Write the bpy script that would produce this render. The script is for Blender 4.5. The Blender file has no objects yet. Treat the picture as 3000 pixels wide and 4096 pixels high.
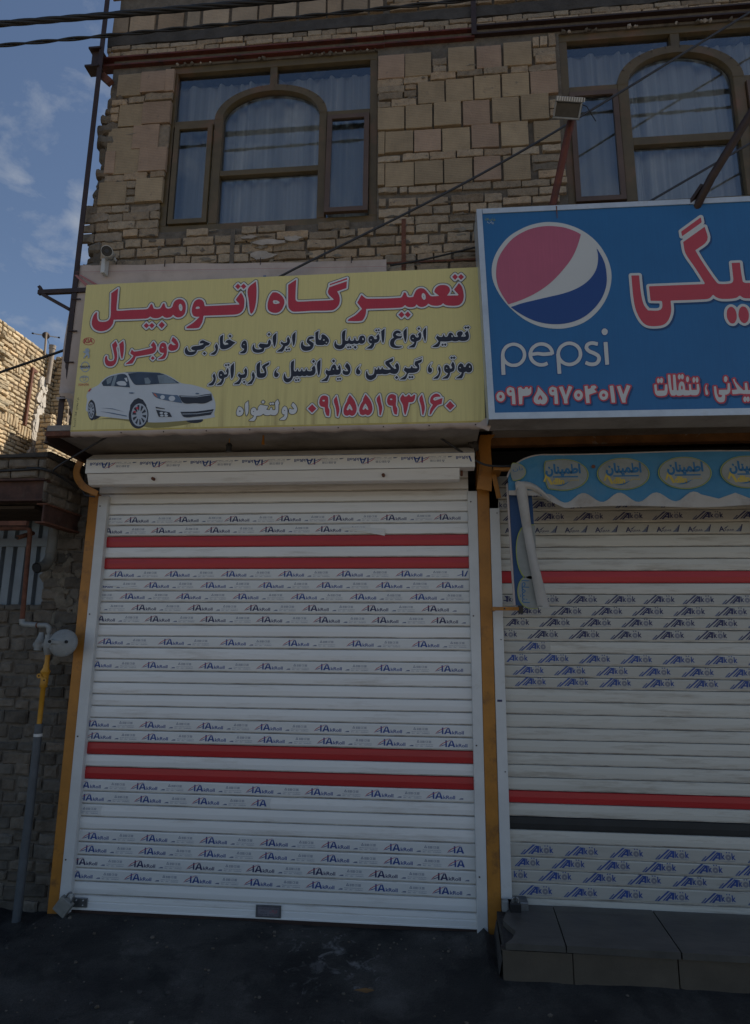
import bpy, bmesh, math, random
import numpy as np
from mathutils import Vector, Matrix, noise
from mathutils.geometry import tessellate_polygon
R = math.radians
random.seed(7)
SC = bpy.context.scene
COL = SC.collection

# ------------------------------------------------------------------ camera
cam = bpy.data.cameras.new('camera')
cam.sensor_fit = 'HORIZONTAL'; cam.sensor_width = 36.0; cam.lens = 30.0
cam.clip_start = 0.05; cam.clip_end = 2000
camo = bpy.data.objects.new('camera', cam); COL.objects.link(camo)
right = Vector((0.99584663, 0.09071516, 0.00776200))
up = Vector((0.01043442, -0.19840506, 0.98006457))
fwd = Vector((-0.09044673, 0.97591300, 0.19852757))
camo.matrix_world = Matrix(((right.x, up.x, -fwd.x, 0), (right.y, up.y, -fwd.y, 0), (right.z, up.z, -fwd.z, 1.75), (0, 0, 0, 1)))
SC.camera = camo
# ------------------------------------------------------------------ sky, sun, exposure
SUN = Vector((0.62, 0.36, 0.70)).normalized()
world = bpy.data.worlds.new('World'); SC.world = world; world.use_nodes = True
wn = world.node_tree; wn.nodes.clear()
def wnode(t, **kw):
    n = wn.nodes.new(t)
    for k, v in kw.items(): setattr(n, k, v)
    return n
wo = wnode('ShaderNodeOutputWorld'); wb = wnode('ShaderNodeBackground')
sky = wnode('ShaderNodeTexSky', sky_type='NISHITA', sun_disc=False)
sky.sun_elevation = math.asin(SUN.z); sky.sun_rotation = math.atan2(SUN.x, SUN.y)
sky.altitude = 900; sky.air_density = 1.0; sky.dust_density = 1.8; sky.ozone_density = 1.0
wtc = wnode('ShaderNodeTexCoord'); wmap = wnode('ShaderNodeMapping')
wmap.inputs['Scale'].default_value = (1.0, 1.0, 1.5); wmap.inputs['Location'].default_value = (0.35, 0.1, 0.22)
wnz = wnode('ShaderNodeTexNoise'); wnz.inputs['Scale'].default_value = 11; wnz.inputs['Detail'].default_value = 9; wnz.inputs['Roughness'].default_value = 0.58
wnz.inputs['Distortion'].default_value = 0.25
wrp = wnode('ShaderNodeValToRGB'); wrp.color_ramp.elements[0].position = 0.56; wrp.color_ramp.elements[1].position = 0.92
wmix = wnode('ShaderNodeMix', data_type='RGBA'); wmix.inputs['B'].default_value = (3.6, 3.9, 4.4, 1)
L = wn.links.new
L(wtc.outputs['Generated'], wmap.inputs['Vector']); L(wmap.outputs['Vector'], wnz.inputs['Vector'])
# cumulus wisps gathered round a few bearings, as in the photograph
acc = wnz.outputs['Fac']
for d_, rad, amt in (((-.517, .630, .579), .055, .15), ((-.452, .613, .648), .05, .09), ((-.407, .578, .708), .04, .08), ((-.458, .68, .573), .018, .20), ((-.463, .70, .544), .020, .26), ((-.52, .60, .61), .03, .04)):
    dn = wnode('ShaderNodeVectorMath', operation='DISTANCE'); dn.inputs[1].default_value = d_; L(wtc.outputs['Generated'], dn.inputs[0])
    mr_ = wnode('ShaderNodeMapRange', interpolation_type='SMOOTHSTEP'); mr_.inputs['From Min'].default_value = 0; mr_.inputs['From Max'].default_value = rad * 1.6; mr_.inputs['To Min'].default_value = amt; mr_.inputs['To Max'].default_value = 0
    L(dn.outputs['Value'], mr_.inputs['Value']); ad = wnode('ShaderNodeMath', operation='ADD'); L(acc, ad.inputs[0]); L(mr_.outputs['Result'], ad.inputs[1]); acc = ad.outputs[0]
L(acc, wrp.inputs['Fac']); L(wrp.outputs['Color'], wmix.inputs['Factor']); L(sky.outputs['Color'], wmix.inputs['A'])
L(wmix.outputs['Result'], wb.inputs['Color']); wb.inputs['Strength'].default_value = 0.10; L(wb.outputs['Background'], wo.inputs['Surface'])
sl = bpy.data.lights.new('sun', 'SUN'); sl.energy = 5.0; sl.angle = R(0.5); sl.color = (1.0, 0.93, 0.82)
slo = bpy.data.objects.new('sun', sl); COL.objects.link(slo)
slo.rotation_euler = SUN.to_track_quat('Z', 'Y').to_euler()
SC.view_settings.view_transform = 'Standard'; SC.view_settings.look = 'None'
SC.view_settings.gamma = 1.0; SC.view_settings.exposure = 0.14

# ------------------------------------------------------------------ materials
MATS = {}
def mat(name, col, rough=0.7, var=0.0, scale=8.0, bump=0.0, bscale=40.0, metal=0.0, spec=0.5, tint=False, dirt=None, dscale=3.0, damt=0.5, dlo=0.5, dhi=0.7, stretch=(1, 1, 1), coat=0.0, extra=None):
    if name in MATS: return MATS[name]
    m = bpy.data.materials.new(name); m.use_nodes = True; MATS[name] = m
    t = m.node_tree; b = t.nodes['Principled BSDF']; K = t.links.new
    b.inputs['Roughness'].default_value = rough; b.inputs['Metallic'].default_value = metal
    b.inputs['Specular IOR Level'].default_value = spec; b.inputs['Coat Weight'].default_value = coat
    tc = t.nodes.new('ShaderNodeTexCoord'); mp = t.nodes.new('ShaderNodeMapping'); K(tc.outputs['Object'], mp.inputs['Vector'])
    mp.inputs['Scale'].default_value = stretch
    cur = None
    base = t.nodes.new('ShaderNodeRGB'); base.outputs[0].default_value = (*col, 1); cur = base.outputs[0]
    if tint:
        a = t.nodes.new('ShaderNodeAttribute'); a.attribute_name = 'tint'
        mx = t.nodes.new('ShaderNodeMix'); mx.data_type = 'RGBA'; mx.blend_type = 'MULTIPLY'; mx.inputs['Factor'].default_value = 1
        K(cur, mx.inputs['A']); K(a.outputs['Color'], mx.inputs['B']); cur = mx.outputs['Result']
    if var:
        n = t.nodes.new('ShaderNodeTexNoise'); n.inputs['Scale'].default_value = scale; n.inputs['Detail'].default_value = 6; n.inputs['Roughness'].default_value = 0.65
        K(mp.outputs['Vector'], n.inputs['Vector'])
        mr = t.nodes.new('ShaderNodeMapRange'); mr.inputs['From Min'].default_value = 0.25; mr.inputs['From Max'].default_value = 0.75
        mr.inputs['To Min'].default_value = 1 - var; mr.inputs['To Max'].default_value = 1 + var; K(n.outputs['Fac'], mr.inputs['Value'])
        mx = t.nodes.new('ShaderNodeMix'); mx.data_type = 'RGBA'; mx.blend_type = 'MULTIPLY'; mx.inputs['Factor'].default_value = 1
        K(cur, mx.inputs['A']); K(mr.outputs['Result'], mx.inputs['B']); cur = mx.outputs['Result']
    if dirt:
        n = t.nodes.new('ShaderNodeTexNoise'); n.inputs['Scale'].default_value = dscale; n.inputs['Detail'].default_value = 8; n.inputs['Roughness'].default_value = 0.7
        K(mp.outputs['Vector'], n.inputs['Vector'])
        mr = t.nodes.new('ShaderNodeMapRange'); mr.inputs['From Min'].default_value = dlo; mr.inputs['From Max'].default_value = dhi
        mr.inputs['To Max'].default_value = damt; K(n.outputs['Fac'], mr.inputs['Value'])
        mx = t.nodes.new('ShaderNodeMix'); mx.data_type = 'RGBA'; K(mr.outputs['Result'], mx.inputs['Factor'])
        K(cur, mx.inputs['A']); mx.inputs['B'].default_value = (*dirt, 1); cur = mx.outputs['Result']
    if extra: cur = extra(t, mp, cur)
    K(cur, b.inputs['Base Color'])
    if bump:
        n = t.nodes.new('ShaderNodeTexNoise'); n.inputs['Scale'].default_value = bscale; n.inputs['Detail'].default_value = 5
        K(mp.outputs['Vector'], n.inputs['Vector'])
        bp = t.nodes.new('ShaderNodeBump'); bp.inputs['Strength'].default_value = bump; bp.inputs['Distance'].default_value = 0.01
        K(n.outputs['Fac'], bp.inputs['Height']); K(bp.outputs['Normal'], b.inputs['Normal'])
    return m
def groove_shade(t, mp, cur):  # shade of the block grooves, painted in as darker bands
    w = t.nodes.new('ShaderNodeTexWave'); w.wave_type = 'BANDS'; w.bands_direction = 'Z'; w.inputs['Scale'].default_value = 24; w.inputs['Distortion'].default_value = 0.15
    t.links.new(mp.outputs['Vector'], w.inputs['Vector'])
    mr = t.nodes.new('ShaderNodeMapRange'); mr.inputs['From Min'].default_value = 0; mr.inputs['From Max'].default_value = 0.35; mr.inputs['To Min'].default_value = 0.55; mr.inputs['To Max'].default_value = 1.0
    t.links.new(w.outputs['Fac'], mr.inputs['Value'])
    mx = t.nodes.new('ShaderNodeMix'); mx.data_type = 'RGBA'; mx.blend_type = 'MULTIPLY'; mx.inputs['Factor'].default_value = 0.55
    t.links.new(cur, mx.inputs['A']); t.links.new(mr.outputs['Result'], mx.inputs['B'])
    return mx.outputs['Result']
def lines(t, mp, cur):     # fine woven streaks of printed banner cloth
    n = t.nodes.new('ShaderNodeTexNoise'); n.inputs['Scale'].default_value = 1.0; n.inputs['Detail'].default_value = 6
    m2 = t.nodes.new('ShaderNodeMapping'); m2.inputs['Scale'].default_value = (220, 1, 5); t.links.new(mp.outputs['Vector'], m2.inputs['Vector']); t.links.new(m2.outputs['Vector'], n.inputs['Vector'])
    mr = t.nodes.new('ShaderNodeMapRange'); mr.inputs['From Min'].default_value = 0.3; mr.inputs['From Max'].default_value = 0.7; mr.inputs['To Min'].default_value = 0.95; mr.inputs['To Max'].default_value = 1.04
    t.links.new(n.outputs['Fac'], mr.inputs['Value'])
    mx = t.nodes.new('ShaderNodeMix'); mx.data_type = 'RGBA'; mx.blend_type = 'MULTIPLY'; mx.inputs['Factor'].default_value = 1
    t.links.new(cur, mx.inputs['A']); t.links.new(mr.outputs['Result'], mx.inputs['B'])
    return mx.outputs['Result']
BRICK = mat('fired_brick', (.33, .255, .175), .9, .30, 26, .9, 110, tint=True, dirt=(.12, .10, .08), dscale=24, damt=.85, dlo=.58, dhi=.68)
BLOCK = mat('hollow_clay_block', (.335, .255, .175), .9, .18, 10, .4, 90, tint=True, dirt=(.14, .12, .10), dscale=16, damt=.7, dlo=.62, dhi=.72, extra=groove_shade)
MORTAR = mat('mortar', (.125, .107, .086), .95, .4, 14, .9, 45)
ROUGHST = mat('rough_mortared_brick', (.23, .19, .145), .95, .35, 18, .9, 50, tint=True)
DARKSTONE = mat('old_dark_brick', (.135, .115, .092), .95, .4, 12, .9, 40, tint=True, dirt=(.30, .27, .22), dscale=10, damt=.5, dlo=.66, dhi=.78)
CONCRETE = mat('dark_concrete', (.055, .05, .045), .95, .4, 9, .7, 30, dirt=(.14, .13, .11), dscale=6, damt=.5, dlo=.6, dhi=.8)
REDOX = mat('red_oxide_steel', (.115, .028, .018), .65, .4, 12, .3, 60, dirt=(.03, .02, .018), dscale=8, damt=.7, dlo=.5, dhi=.65)
BEAMB = mat('weathered_brown_steel', (.062, .028, .020), .8, .5, 14, .4, 50, dirt=(.10, .075, .055), dscale=9, damt=.6, dlo=.55, dhi=.72)
SMEAR = mat('smeared_mortar', (.20, .175, .14), .95, .4, 20, .9, 60)
DARKSTEEL = mat("dark_brown_steel", (.034, .017, .013), .6, .4, 14, .2, 60)
RUST = mat('rusty_steel', (.13, .05, .028), .85, .5, 20, .5, 80)
OCHRE = mat('ochre_paint', (.40, .165, .02), .5, .22, 6, .15, 50, dirt=(.09, .040, .018), dscale=7, damt=.8, dlo=.54, dhi=.70)
GALV = mat('aluminium_white', (.60, .60, .585), .42, .10, 5, .05, 30, dirt=(.30, .26, .21), dscale=6, damt=.5, dlo=.62, dhi=.8)
SLATG = mat('slat_edge_grime', (.55, .52, .46), .6, .35, 6, 0, 30, dirt=(.16, .12, .09), dscale=5, damt=.8, dlo=.45, dhi=.65, stretch=(.6, 1, 2))
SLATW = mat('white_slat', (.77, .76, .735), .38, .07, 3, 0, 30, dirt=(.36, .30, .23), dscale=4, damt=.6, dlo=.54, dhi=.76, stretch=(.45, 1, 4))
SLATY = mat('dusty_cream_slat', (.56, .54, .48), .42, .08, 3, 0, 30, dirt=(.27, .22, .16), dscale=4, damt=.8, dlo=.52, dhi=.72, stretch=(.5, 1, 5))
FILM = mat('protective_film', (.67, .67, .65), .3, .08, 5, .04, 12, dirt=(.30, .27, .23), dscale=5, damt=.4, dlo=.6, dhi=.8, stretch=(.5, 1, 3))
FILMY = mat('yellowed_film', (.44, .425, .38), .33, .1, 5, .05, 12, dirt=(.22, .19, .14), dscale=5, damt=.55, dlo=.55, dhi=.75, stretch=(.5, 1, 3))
SLATR = mat('red_slat', (.45, .020, .024), .38, .16, 3, 0, 30, dirt=(.2, .06, .05), dscale=4, damt=.4, dlo=.55, dhi=.8, stretch=(.4, 1, 5))
NAVY = mat('navy_ink', (.022, .062, .25), .5, .25, 3)
NAVYD = mat('dark_navy_ink', (.022, .026, .10), .5, .25, 3)
CRIM = mat('crimson_ink', (.42, .05, .075), .5)
GREYINK = mat('grey_blue_ink', (.13, .16, .25), .5)
OGREY = mat('grey_ring_ink', (.20, .20, .235), .5)
SHUTDARK = mat('dark_slat', (.02, .021, .022), .6, .3, 8)
def drips(t, mp, cur):    # rain runs and dust along the lower edge of the banner
    cur = lines(t, mp, cur)
    m2 = t.nodes.new('ShaderNodeMapping'); m2.inputs['Scale'].default_value = (26, 1, .9); t.links.new(mp.outputs['Vector'], m2.inputs['Vector'])
    n = t.nodes.new('ShaderNodeTexNoise'); n.inputs['Scale'].default_value = 1; n.inputs['Detail'].default_value = 6; t.links.new(m2.outputs['Vector'], n.inputs['Vector'])
    sp = t.nodes.new('ShaderNodeSeparateXYZ'); t.links.new(mp.outputs['Vector'], sp.inputs['Vector'])
    g = t.nodes.new('ShaderNodeMapRange'); g.inputs['From Min'].default_value = 2.99; g.inputs['From Max'].default_value = 3.32; g.inputs['To Min'].default_value = .75; g.inputs['To Max'].default_value = .0; t.links.new(sp.outputs['Z'], g.inputs['Value'])
    r = t.nodes.new('ShaderNodeMapRange'); r.inputs['From Min'].default_value = .48; r.inputs['From Max'].default_value = .72; t.links.new(n.outputs['Fac'], r.inputs['Value'])
    mu = t.nodes.new('ShaderNodeMath'); mu.operation = 'MULTIPLY'; t.links.new(g.outputs['Result'], mu.inputs[0]); t.links.new(r.outputs['Result'], mu.inputs[1])
    mx = t.nodes.new('ShaderNodeMix'); mx.data_type = 'RGBA'; t.links.new(mu.outputs[0], mx.inputs['Factor']); t.links.new(cur, mx.inputs['A']); mx.inputs['B'].default_value = (.33, .25, .10, 1)
    return mx.outputs['Result']
YEL = mat('yellow_banner_print', (.66, .575, .235), .55, .07, 2.5, 0, 30, dirt=(.46, .40, .19), dscale=2.5, damt=.3, dlo=.5, dhi=.75, extra=drips)
YELEDGE = mat('stained_yellow_print', (.47, .36, .09), .6, .2, 10)
RED = mat('red_print', (.47, .035, .055), .5, .06, 4, extra=lines)
WHT = mat('white_print', (.63, .64, .63), .5, .04, 4)
BLK = mat('black_print', (.016, .017, .030), .5)
EDGE = mat('dark_grey_print', (.045, .055, .06), .5)
SHADE = mat('print_car_shade', (.26, .22, .075), .55)
CBODY = mat('print_car_white', (.52, .56, .60), .5, .10, 3)
CTYRE = mat('print_car_black', (.02, .022, .032), .5)
CRIMW = mat('print_wheel_rim', (.38, .42, .47), .5)
CGLASS = mat('print_car_glass', (.035, .055, .09), .5, .6, 7)
CGL2 = mat('print_glass_light', (.19, .24, .28), .5, .4, 8)
CLINE = mat('print_car_line', (.09, .14, .22), .5)
CAMB = mat('print_amber', (.55, .14, .05), .5)
SILV = mat('print_silver', (.33, .40, .47), .5, .3, 30)
BLUE = mat('blue_sign_print', (.018, .122, .295), .42, .07, 3, 0, 30, extra=lines)
SHADOWB = mat('print_drop_shadow', (.010, .050, .15), .45)
PRED = mat('pink_red_print', (.41, .095, .15), .45, .05, 4, extra=lines)
PWHT = mat('sign_white_print', (.52, .53, .51), .45, .04, 4)
PNAV = mat('deep_blue_print', (.014, .055, .21), .45)
SRED = mat('sign_red_print', (.45, .05, .065), .45, .05, 4)
FRAMEW = mat('aluminium_trim', (.50, .54, .57), .35, .15, 8, .05, 40, metal=.3, dirt=(.3, .25, .2), dscale=8, damt=.6, dlo=.58, dhi=.75)
CLOTHW = mat('grubby_white_cloth', (.46, .385, .345), .85, .12, 4, .15, 25, dirt=(.26, .21, .175), dscale=3, damt=.6, dlo=.5, dhi=.75)
OLDRED = mat('faded_red_print', (.36, .15, .15), .8, .2, 6)
SOFFIT = mat('grey_soffit_board', (.30, .275, .25), .85, .2, 4, .2, 20, dirt=(.12, .10, .085), dscale=2.5, damt=.7, dlo=.48, dhi=.7)
WFRAME = mat('bronze_window_frame', (.108, .078, .034), .45, .25, 6, .1, 40, dirt=(.19, .085, .05), dscale=3, damt=.6, dlo=.52, dhi=.68)
SASH = mat('brown_sash_frame', (.10, .062, .040), .45, .25, 6)
INNER = mat('shade_black', (.012, .012, .013), .9)  # near-black colour stands for the lack of light in rooms, gaps and bores
CURT = mat('sheer_curtain', (.72, .72, .71), .9, .40, 1, stretch=(16, 1, .12))
CABLE = mat('black_cable', (.010, .010, .011), .55, .3, 30, .3, 60)
CABLEG = mat('grey_cable', (.030, .033, .042), .5)
PVC = mat('grey_pvc', (.105, .10, .085), .6, .25, 9, dirt=(.06, .05, .04), dscale=7, damt=.6)
PIPEG = mat('galvanised_pipe', (.075, .085, .095), .5, .25, 12, .1, 50)
REGG = mat('grey_cast_metal', (.25, .26, .255), .5, .2, 10, .15, 50, dirt=(.12, .10, .08), dscale=9, damt=.55)
YPAINT = mat('yellow_gas_paint', (.50, .24, .02), .5, .2, 10)
DOORM = mat('bare_sheet_metal', (.16, .185, .21), .45, .3, 4, .1, 30, metal=.3, dirt=(.06, .06, .06), dscale=4, damt=.6)
ASPH = None
MARBLE = mat("grey_marble", (.085, .077, .066), .4, .35, 5, .1, 20, dirt=(.06, .055, .05), dscale=3, damt=.7, stretch=(1, 2.5, 1))
TILE = mat("beige_stone_tile", (.095, .075, .053), .55, .25, 5, .15, 25, dirt=(.07, .055, .04), dscale=3.5, damt=.6)
AWN = mat('blue_awning_cloth', (.045, .19, .33), .7, .14, 4, .1, 20, dirt=(.10, .16, .20), dscale=4, damt=.45)
AWND = mat('navy_awning_cloth', (.022, .060, .145), .75, .2, 4, .1, 20)
AWNW = mat('white_awning_cloth', (.40, .375, .34), .85, .12, 5, .15, 20, dirt=(.22, .18, .14), dscale=4, damt=.6)
OVALF = mat('oval_faded_print', (.255, .265, .245), .7, .25, 6, dirt=(.13, .21, .26), dscale=3, damt=.5)
LIME = mat('lime_print', (.30, .34, .075), .7, .15, 6)
OVBLUE = mat('oval_blue_print', (.02, .13, .28), .7)
OVYEL = mat('oval_yellow_print', (.46, .34, .06), .7, .2, 8)
WPLAST = mat('white_plastic', (.50, .51, .50), .4, .1, 8)
BPLAST = mat('black_plastic', (.012, .012, .013), .35)
CHROME = mat('worn_steel', (.22, .225, .23), .38, .3, 20, .1, 60, metal=.8)
BRASS = mat('dull_brass', (.22, .17, .08), .45, .2, 20, metal=.6)
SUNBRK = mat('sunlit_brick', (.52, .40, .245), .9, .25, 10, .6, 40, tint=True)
SUNMORT = mat('joint_shade_mortar', (.19, .15, .11), .95, .3, 6, .6, 20)  # mortar darkened so its colour carries the shadow in the joints
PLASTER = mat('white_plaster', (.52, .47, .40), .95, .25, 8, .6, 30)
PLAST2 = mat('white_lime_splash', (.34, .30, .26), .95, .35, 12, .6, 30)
LAMPG = mat('dark_lamp_glass', (.022, .023, .022), .12, .6, 14)
REFL = mat('lamp_reflector', (.07, .07, .068), .3, .4, 20, metal=.6)

def glass_mat():
    m = bpy.data.materials.new('window_glass'); m.use_nodes = True; t = m.node_tree; t.nodes.clear()
    o = t.nodes.new('ShaderNodeOutputMaterial'); mx = t.nodes.new('ShaderNodeMixShader'); tr = t.nodes.new('ShaderNodeBsdfTransparent'); gl = t.nodes.new('ShaderNodeBsdfGlossy')
    gl.inputs['Roughness'].default_value = 0.0; gl.inputs['Color'].default_value = (.9, .95, 1, 1); tr.inputs['Color'].default_value = (.94, .95, .95, 1)
    fr = t.nodes.new('ShaderNodeFresnel'); fr.inputs['IOR'].default_value = 2.5
    t.links.new(fr.outputs['Fac'], mx.inputs['Fac']); t.links.new(tr.outputs[0], mx.inputs[1]); t.links.new(gl.outputs[0], mx.inputs[2]); t.links.new(mx.outputs[0], o.inputs['Surface'])
    return m
GLASS = glass_mat()

# ------------------------------------------------------------------ mesh helpers
class MB:
    def __init__(s): s.v = []; s.f = []; s.m = []; s.t = []; s.mats = []; s.sm = []
    def mi(s, m):
        if m not in s.mats: s.mats.append(m)
        return s.mats.index(m)
    def add(s, vs, fs, m, tint=(1, 1, 1), smooth=False):
        o = len(s.v); s.v += [tuple(v) for v in vs]; i = s.mi(m)
        for f in fs: s.f.append(tuple(o + k for k in f)); s.m.append(i); s.t.append(tint); s.sm.append(smooth)
    def box(s, a, b, m, tint=(1, 1, 1), bev=0.0):
        x0, y0, z0 = a; x1, y1, z1 = b
        if bev <= 0:
            v = [(x0, y0, z0), (x1, y0, z0), (x1, y1, z0), (x0, y1, z0), (x0, y0, z1), (x1, y0, z1), (x1, y1, z1), (x0, y1, z1)]
            s.add(v, [(0, 3, 2, 1), (4, 5, 6, 7), (0, 1, 5, 4), (1, 2, 6, 5), (2, 3, 7, 6), (3, 0, 4, 7)], m, tint)
        else:
            bm = bmesh.new(); bmesh.ops.create_cube(bm, size=1)
            for v in bm.verts: v.co = Vector(((x0 + x1) / 2 + v.co.x * (x1 - x0), (y0 + y1) / 2 + v.co.y * (y1 - y0), (z0 + z1) / 2 + v.co.z * (z1 - z0)))
            bmesh.ops.bevel(bm, geom=bm.edges[:], offset=bev, segments=2, affect='EDGES', profile=.5)
            s.bm(bm, m, tint)
    def bm(s, bm, m, tint=(1, 1, 1), smooth=False):
        bm.verts.index_update(); s.add([v.co[:] for v in bm.verts], [[v.index for v in f.verts] for f in bm.faces], m, tint, smooth); bm.free()
    def poly(s, pts, m, tint=(1, 1, 1)):
        tr = tessellate_polygon([[Vector(p) for p in pts]])
        s.add(pts, tr, m, tint)
    def prism(s, pts2, fn, d0, d1, m, tint=(1, 1, 1)):   # outline pushed from depth d0 to d1
        n = len(pts2); a = [fn(u, v, d0) for u, v in pts2]; b = [fn(u, v, d1) for u, v in pts2]
        tr = tessellate_polygon([[Vector((u, v, 0)) for u, v in pts2]])
        s.add(a + b, [tuple(t) for t in tr] + [tuple(n + k for k in reversed(t)) for t in tr] + [(i, (i + 1) % n, n + (i + 1) % n, n + i) for i in range(n)], m, tint)
    def tube(s, pts, r, m, n=10, tint=(1, 1, 1), cap=True):
        pts = [Vector(p) for p in pts]; vs = []; fs = []; N = len(pts); ref = None
        for i, p in enumerate(pts):
            t = (pts[min(i + 1, N - 1)] - pts[max(i - 1, 0)]).normalized()
            if ref is None: ref = Vector((0, 0, 1)) if abs(t.z) < .9 else Vector((1, 0, 0))
            a = t.cross(ref).normalized(); b = t.cross(a).normalized(); ref = -b if False else ref
            rr = r[i] if isinstance(r, (list, tuple)) else r
            for k in range(n):
                w = 2 * math.pi * k / n; vs.append(p + a * rr * math.cos(w) + b * rr * math.sin(w))
        for i in range(N - 1):
            for k in range(n): fs.append((i * n + k, i * n + (k + 1) % n, (i + 1) * n + (k + 1) % n, (i + 1) * n + k))
        s.add(vs, fs, m, tint, True)
        if cap:
            s.add(vs[:n], [tuple(range(n))], m, tint); s.add(vs[-n:], [tuple(range(n))], m, tint)
    def bar(s, p, q, w, h, m, tint=(1, 1, 1), upv=(0, 0, 1)):
        p, q = Vector(p), Vector(q); t = (q - p).normalized(); a = t.cross(Vector(upv)).normalized(); b = a.cross(t).normalized()
        c = [p + a * i * w / 2 + b * j * h / 2 for i, j in ((-1, -1), (1, -1), (1, 1), (-1, 1))] + [q + a * i * w / 2 + b * j * h / 2 for i, j in ((-1, -1), (1, -1), (1, 1), (-1, 1))]
        s.add(c, [(0, 3, 2, 1), (4, 5, 6, 7), (0, 1, 5, 4), (1, 2, 6, 5), (2, 3, 7, 6), (3, 0, 4, 7)], m, tint)
    def build(s, name, parent=None, label=None, cat=None, group=None, kind=None, loc=None):
        me = bpy.data.meshes.new(name); me.from_pydata(s.v, [], s.f)
        for m in s.mats: me.materials.append(m)
        me.polygons.foreach_set('material_index', s.m); me.polygons.foreach_set('use_smooth', s.sm)
        if any(t != (1, 1, 1) for t in s.t):
            at = me.attributes.new('tint', 'FLOAT_COLOR', 'FACE')
            at.data.foreach_set('color', [c for t in s.t for c in (*t, 1)])
        else:
            at = me.attributes.new('tint', 'FLOAT_COLOR', 'FACE'); at.data.foreach_set('color', [1.0] * (4 * len(s.f)))
        me.update(); o = bpy.data.objects.new(name, me); COL.objects.link(o)
        return tag(o, label, cat, group, kind, parent)
def tag(o, label=None, cat=None, group=None, kind=None, parent=None):
    if label: o['label'] = label
    if cat: o['category'] = cat
    if group: o['group'] = group
    if kind: o['kind'] = kind
    if parent is not None:
        o.parent = parent; o.matrix_parent_inverse = parent_world(parent).inverted()
    return o
def parent_world(p):
    m = Matrix.Translation(p.location)
    return m if p.parent is None else m
def empty(name, loc, label, cat, group=None):
    e = bpy.data.objects.new(name, None); e.empty_display_size = .1; e.location = loc; COL.objects.link(e)
    return tag(e, label, cat, group)
def jit(a): return random.uniform(-a, a)
def tintv(lo=.8, hi=1.15, warm=.05):
    k = random.uniform(lo, hi); w = jit(warm)
    if random.random() < .08: k *= .72
    return (k * (1 + w), k, k * (1 - w))

# ---- polygon lettering: signed distance field, cut into fill / border / rim bands
def smooth_poly(p):
    n = len(p); out = []
    if n < 6: return p
    d = [(p[(i + 1) % n] - p[i]) for i in range(n)]
    corner = []
    for i in range(n):
        a, b = d[i - 1], d[i]; la, lb = np.hypot(*a), np.hypot(*b)
        corner.append(la < 1e-6 or lb < 1e-6 or (a @ b) / (la * lb) < math.cos(R(55)))
    for i in range(n):
        j = (i + 1) % n; p0, p1, p2, p3 = p[i - 1], p[i], p[j], p[(j + 1) % n]
        L1 = np.hypot(*(p2 - p1))
        def tan(q0, q1, q2):
            t = q2 - q0; l = np.hypot(*t); return t / l * L1 if l > 0 else t
        m1 = (p2 - p1) if corner[i] else tan(p0, p1, p2)
        m2 = (p2 - p1) if corner[j] else tan(p1, p2, p3)
        for s in (0, .25, .5, .75):
            h1 = 2 * s**3 - 3 * s**2 + 1; h2 = s**3 - 2 * s**2 + s; h3 = -2 * s**3 + 3 * s**2; h4 = s**3 - s**2
            out.append(h1 * p1 + h2 * m1 + h3 * p2 + h4 * m2)
    return np.array(out)
def sdf(poly, X, Z):
    a = poly; b = np.roll(poly, -1, 0)
    dmin = np.full(X.shape, 1e9); wn_ = np.zeros(X.shape, bool)
    for (x0, z0), (x1, z1) in zip(a, b):
        ex, ez = x1 - x0, z1 - z0; l = ex * ex + ez * ez
        if l < 1e-12: continue
        t = np.clip(((X - x0) * ex + (Z - z0) * ez) / l, 0, 1)
        dmin = np.minimum(dmin, (X - x0 - t * ex)**2 + (Z - z0 - t * ez)**2)
        if z0 != z1:
            c = ((z0 > Z) != (z1 > Z)) & (X < ex * (Z - z0) / ez + x0); wn_ ^= c
    d = np.sqrt(dmin)
    return np.where(wn_, -d, d)
def field(items, cell, pad):
    ps = [(s, smooth_poly(np.array([float(v) for v in t.split()]).reshape(-1, 2) / 1000.0)) for s, t in items]
    allp = np.concatenate([p for _, p in ps]); lo = allp.min(0) - pad; hi = allp.max(0) + pad
    nx, nz = int((hi[0] - lo[0]) / cell) + 2, int((hi[1] - lo[1]) / cell) + 2
    F = np.full((nz, nx), 1.0)
    for sgn in (1, -1):
        for s, p in ps:
            if s != sgn: continue
            i0 = max(0, int((p[:, 0].min() - pad - lo[0]) / cell)); i1 = min(nx, int((p[:, 0].max() + pad - lo[0]) / cell) + 2)
            j0 = max(0, int((p[:, 1].min() - pad - lo[1]) / cell)); j1 = min(nz, int((p[:, 1].max() + pad - lo[1]) / cell) + 2)
            X, Z = np.meshgrid(lo[0] + np.arange(i0, i1) * cell, lo[1] + np.arange(j0, j1) * cell)
            d = sdf(p, X, Z)
            F[j0:j1, i0:i1] = np.minimum(F[j0:j1, i0:i1], d) if s > 0 else np.maximum(F[j0:j1, i0:i1], -d)
    return F, lo
def clip(poly, lev, keep_below):
    out = []; n = len(poly)
    for i in range(n):
        p, q = poly[i], poly[(i + 1) % n]; a = (p[2] - lev) * (1 if keep_below else -1); b = (q[2] - lev) * (1 if keep_below else -1)
        if a <= 0: out.append(p)
        if (a < 0 < b) or (b < 0 < a):
            t = a / (a - b); out.append((p[0] + (q[0] - p[0]) * t, p[1] + (q[1] - p[1]) * t, lev))
    return out
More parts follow.
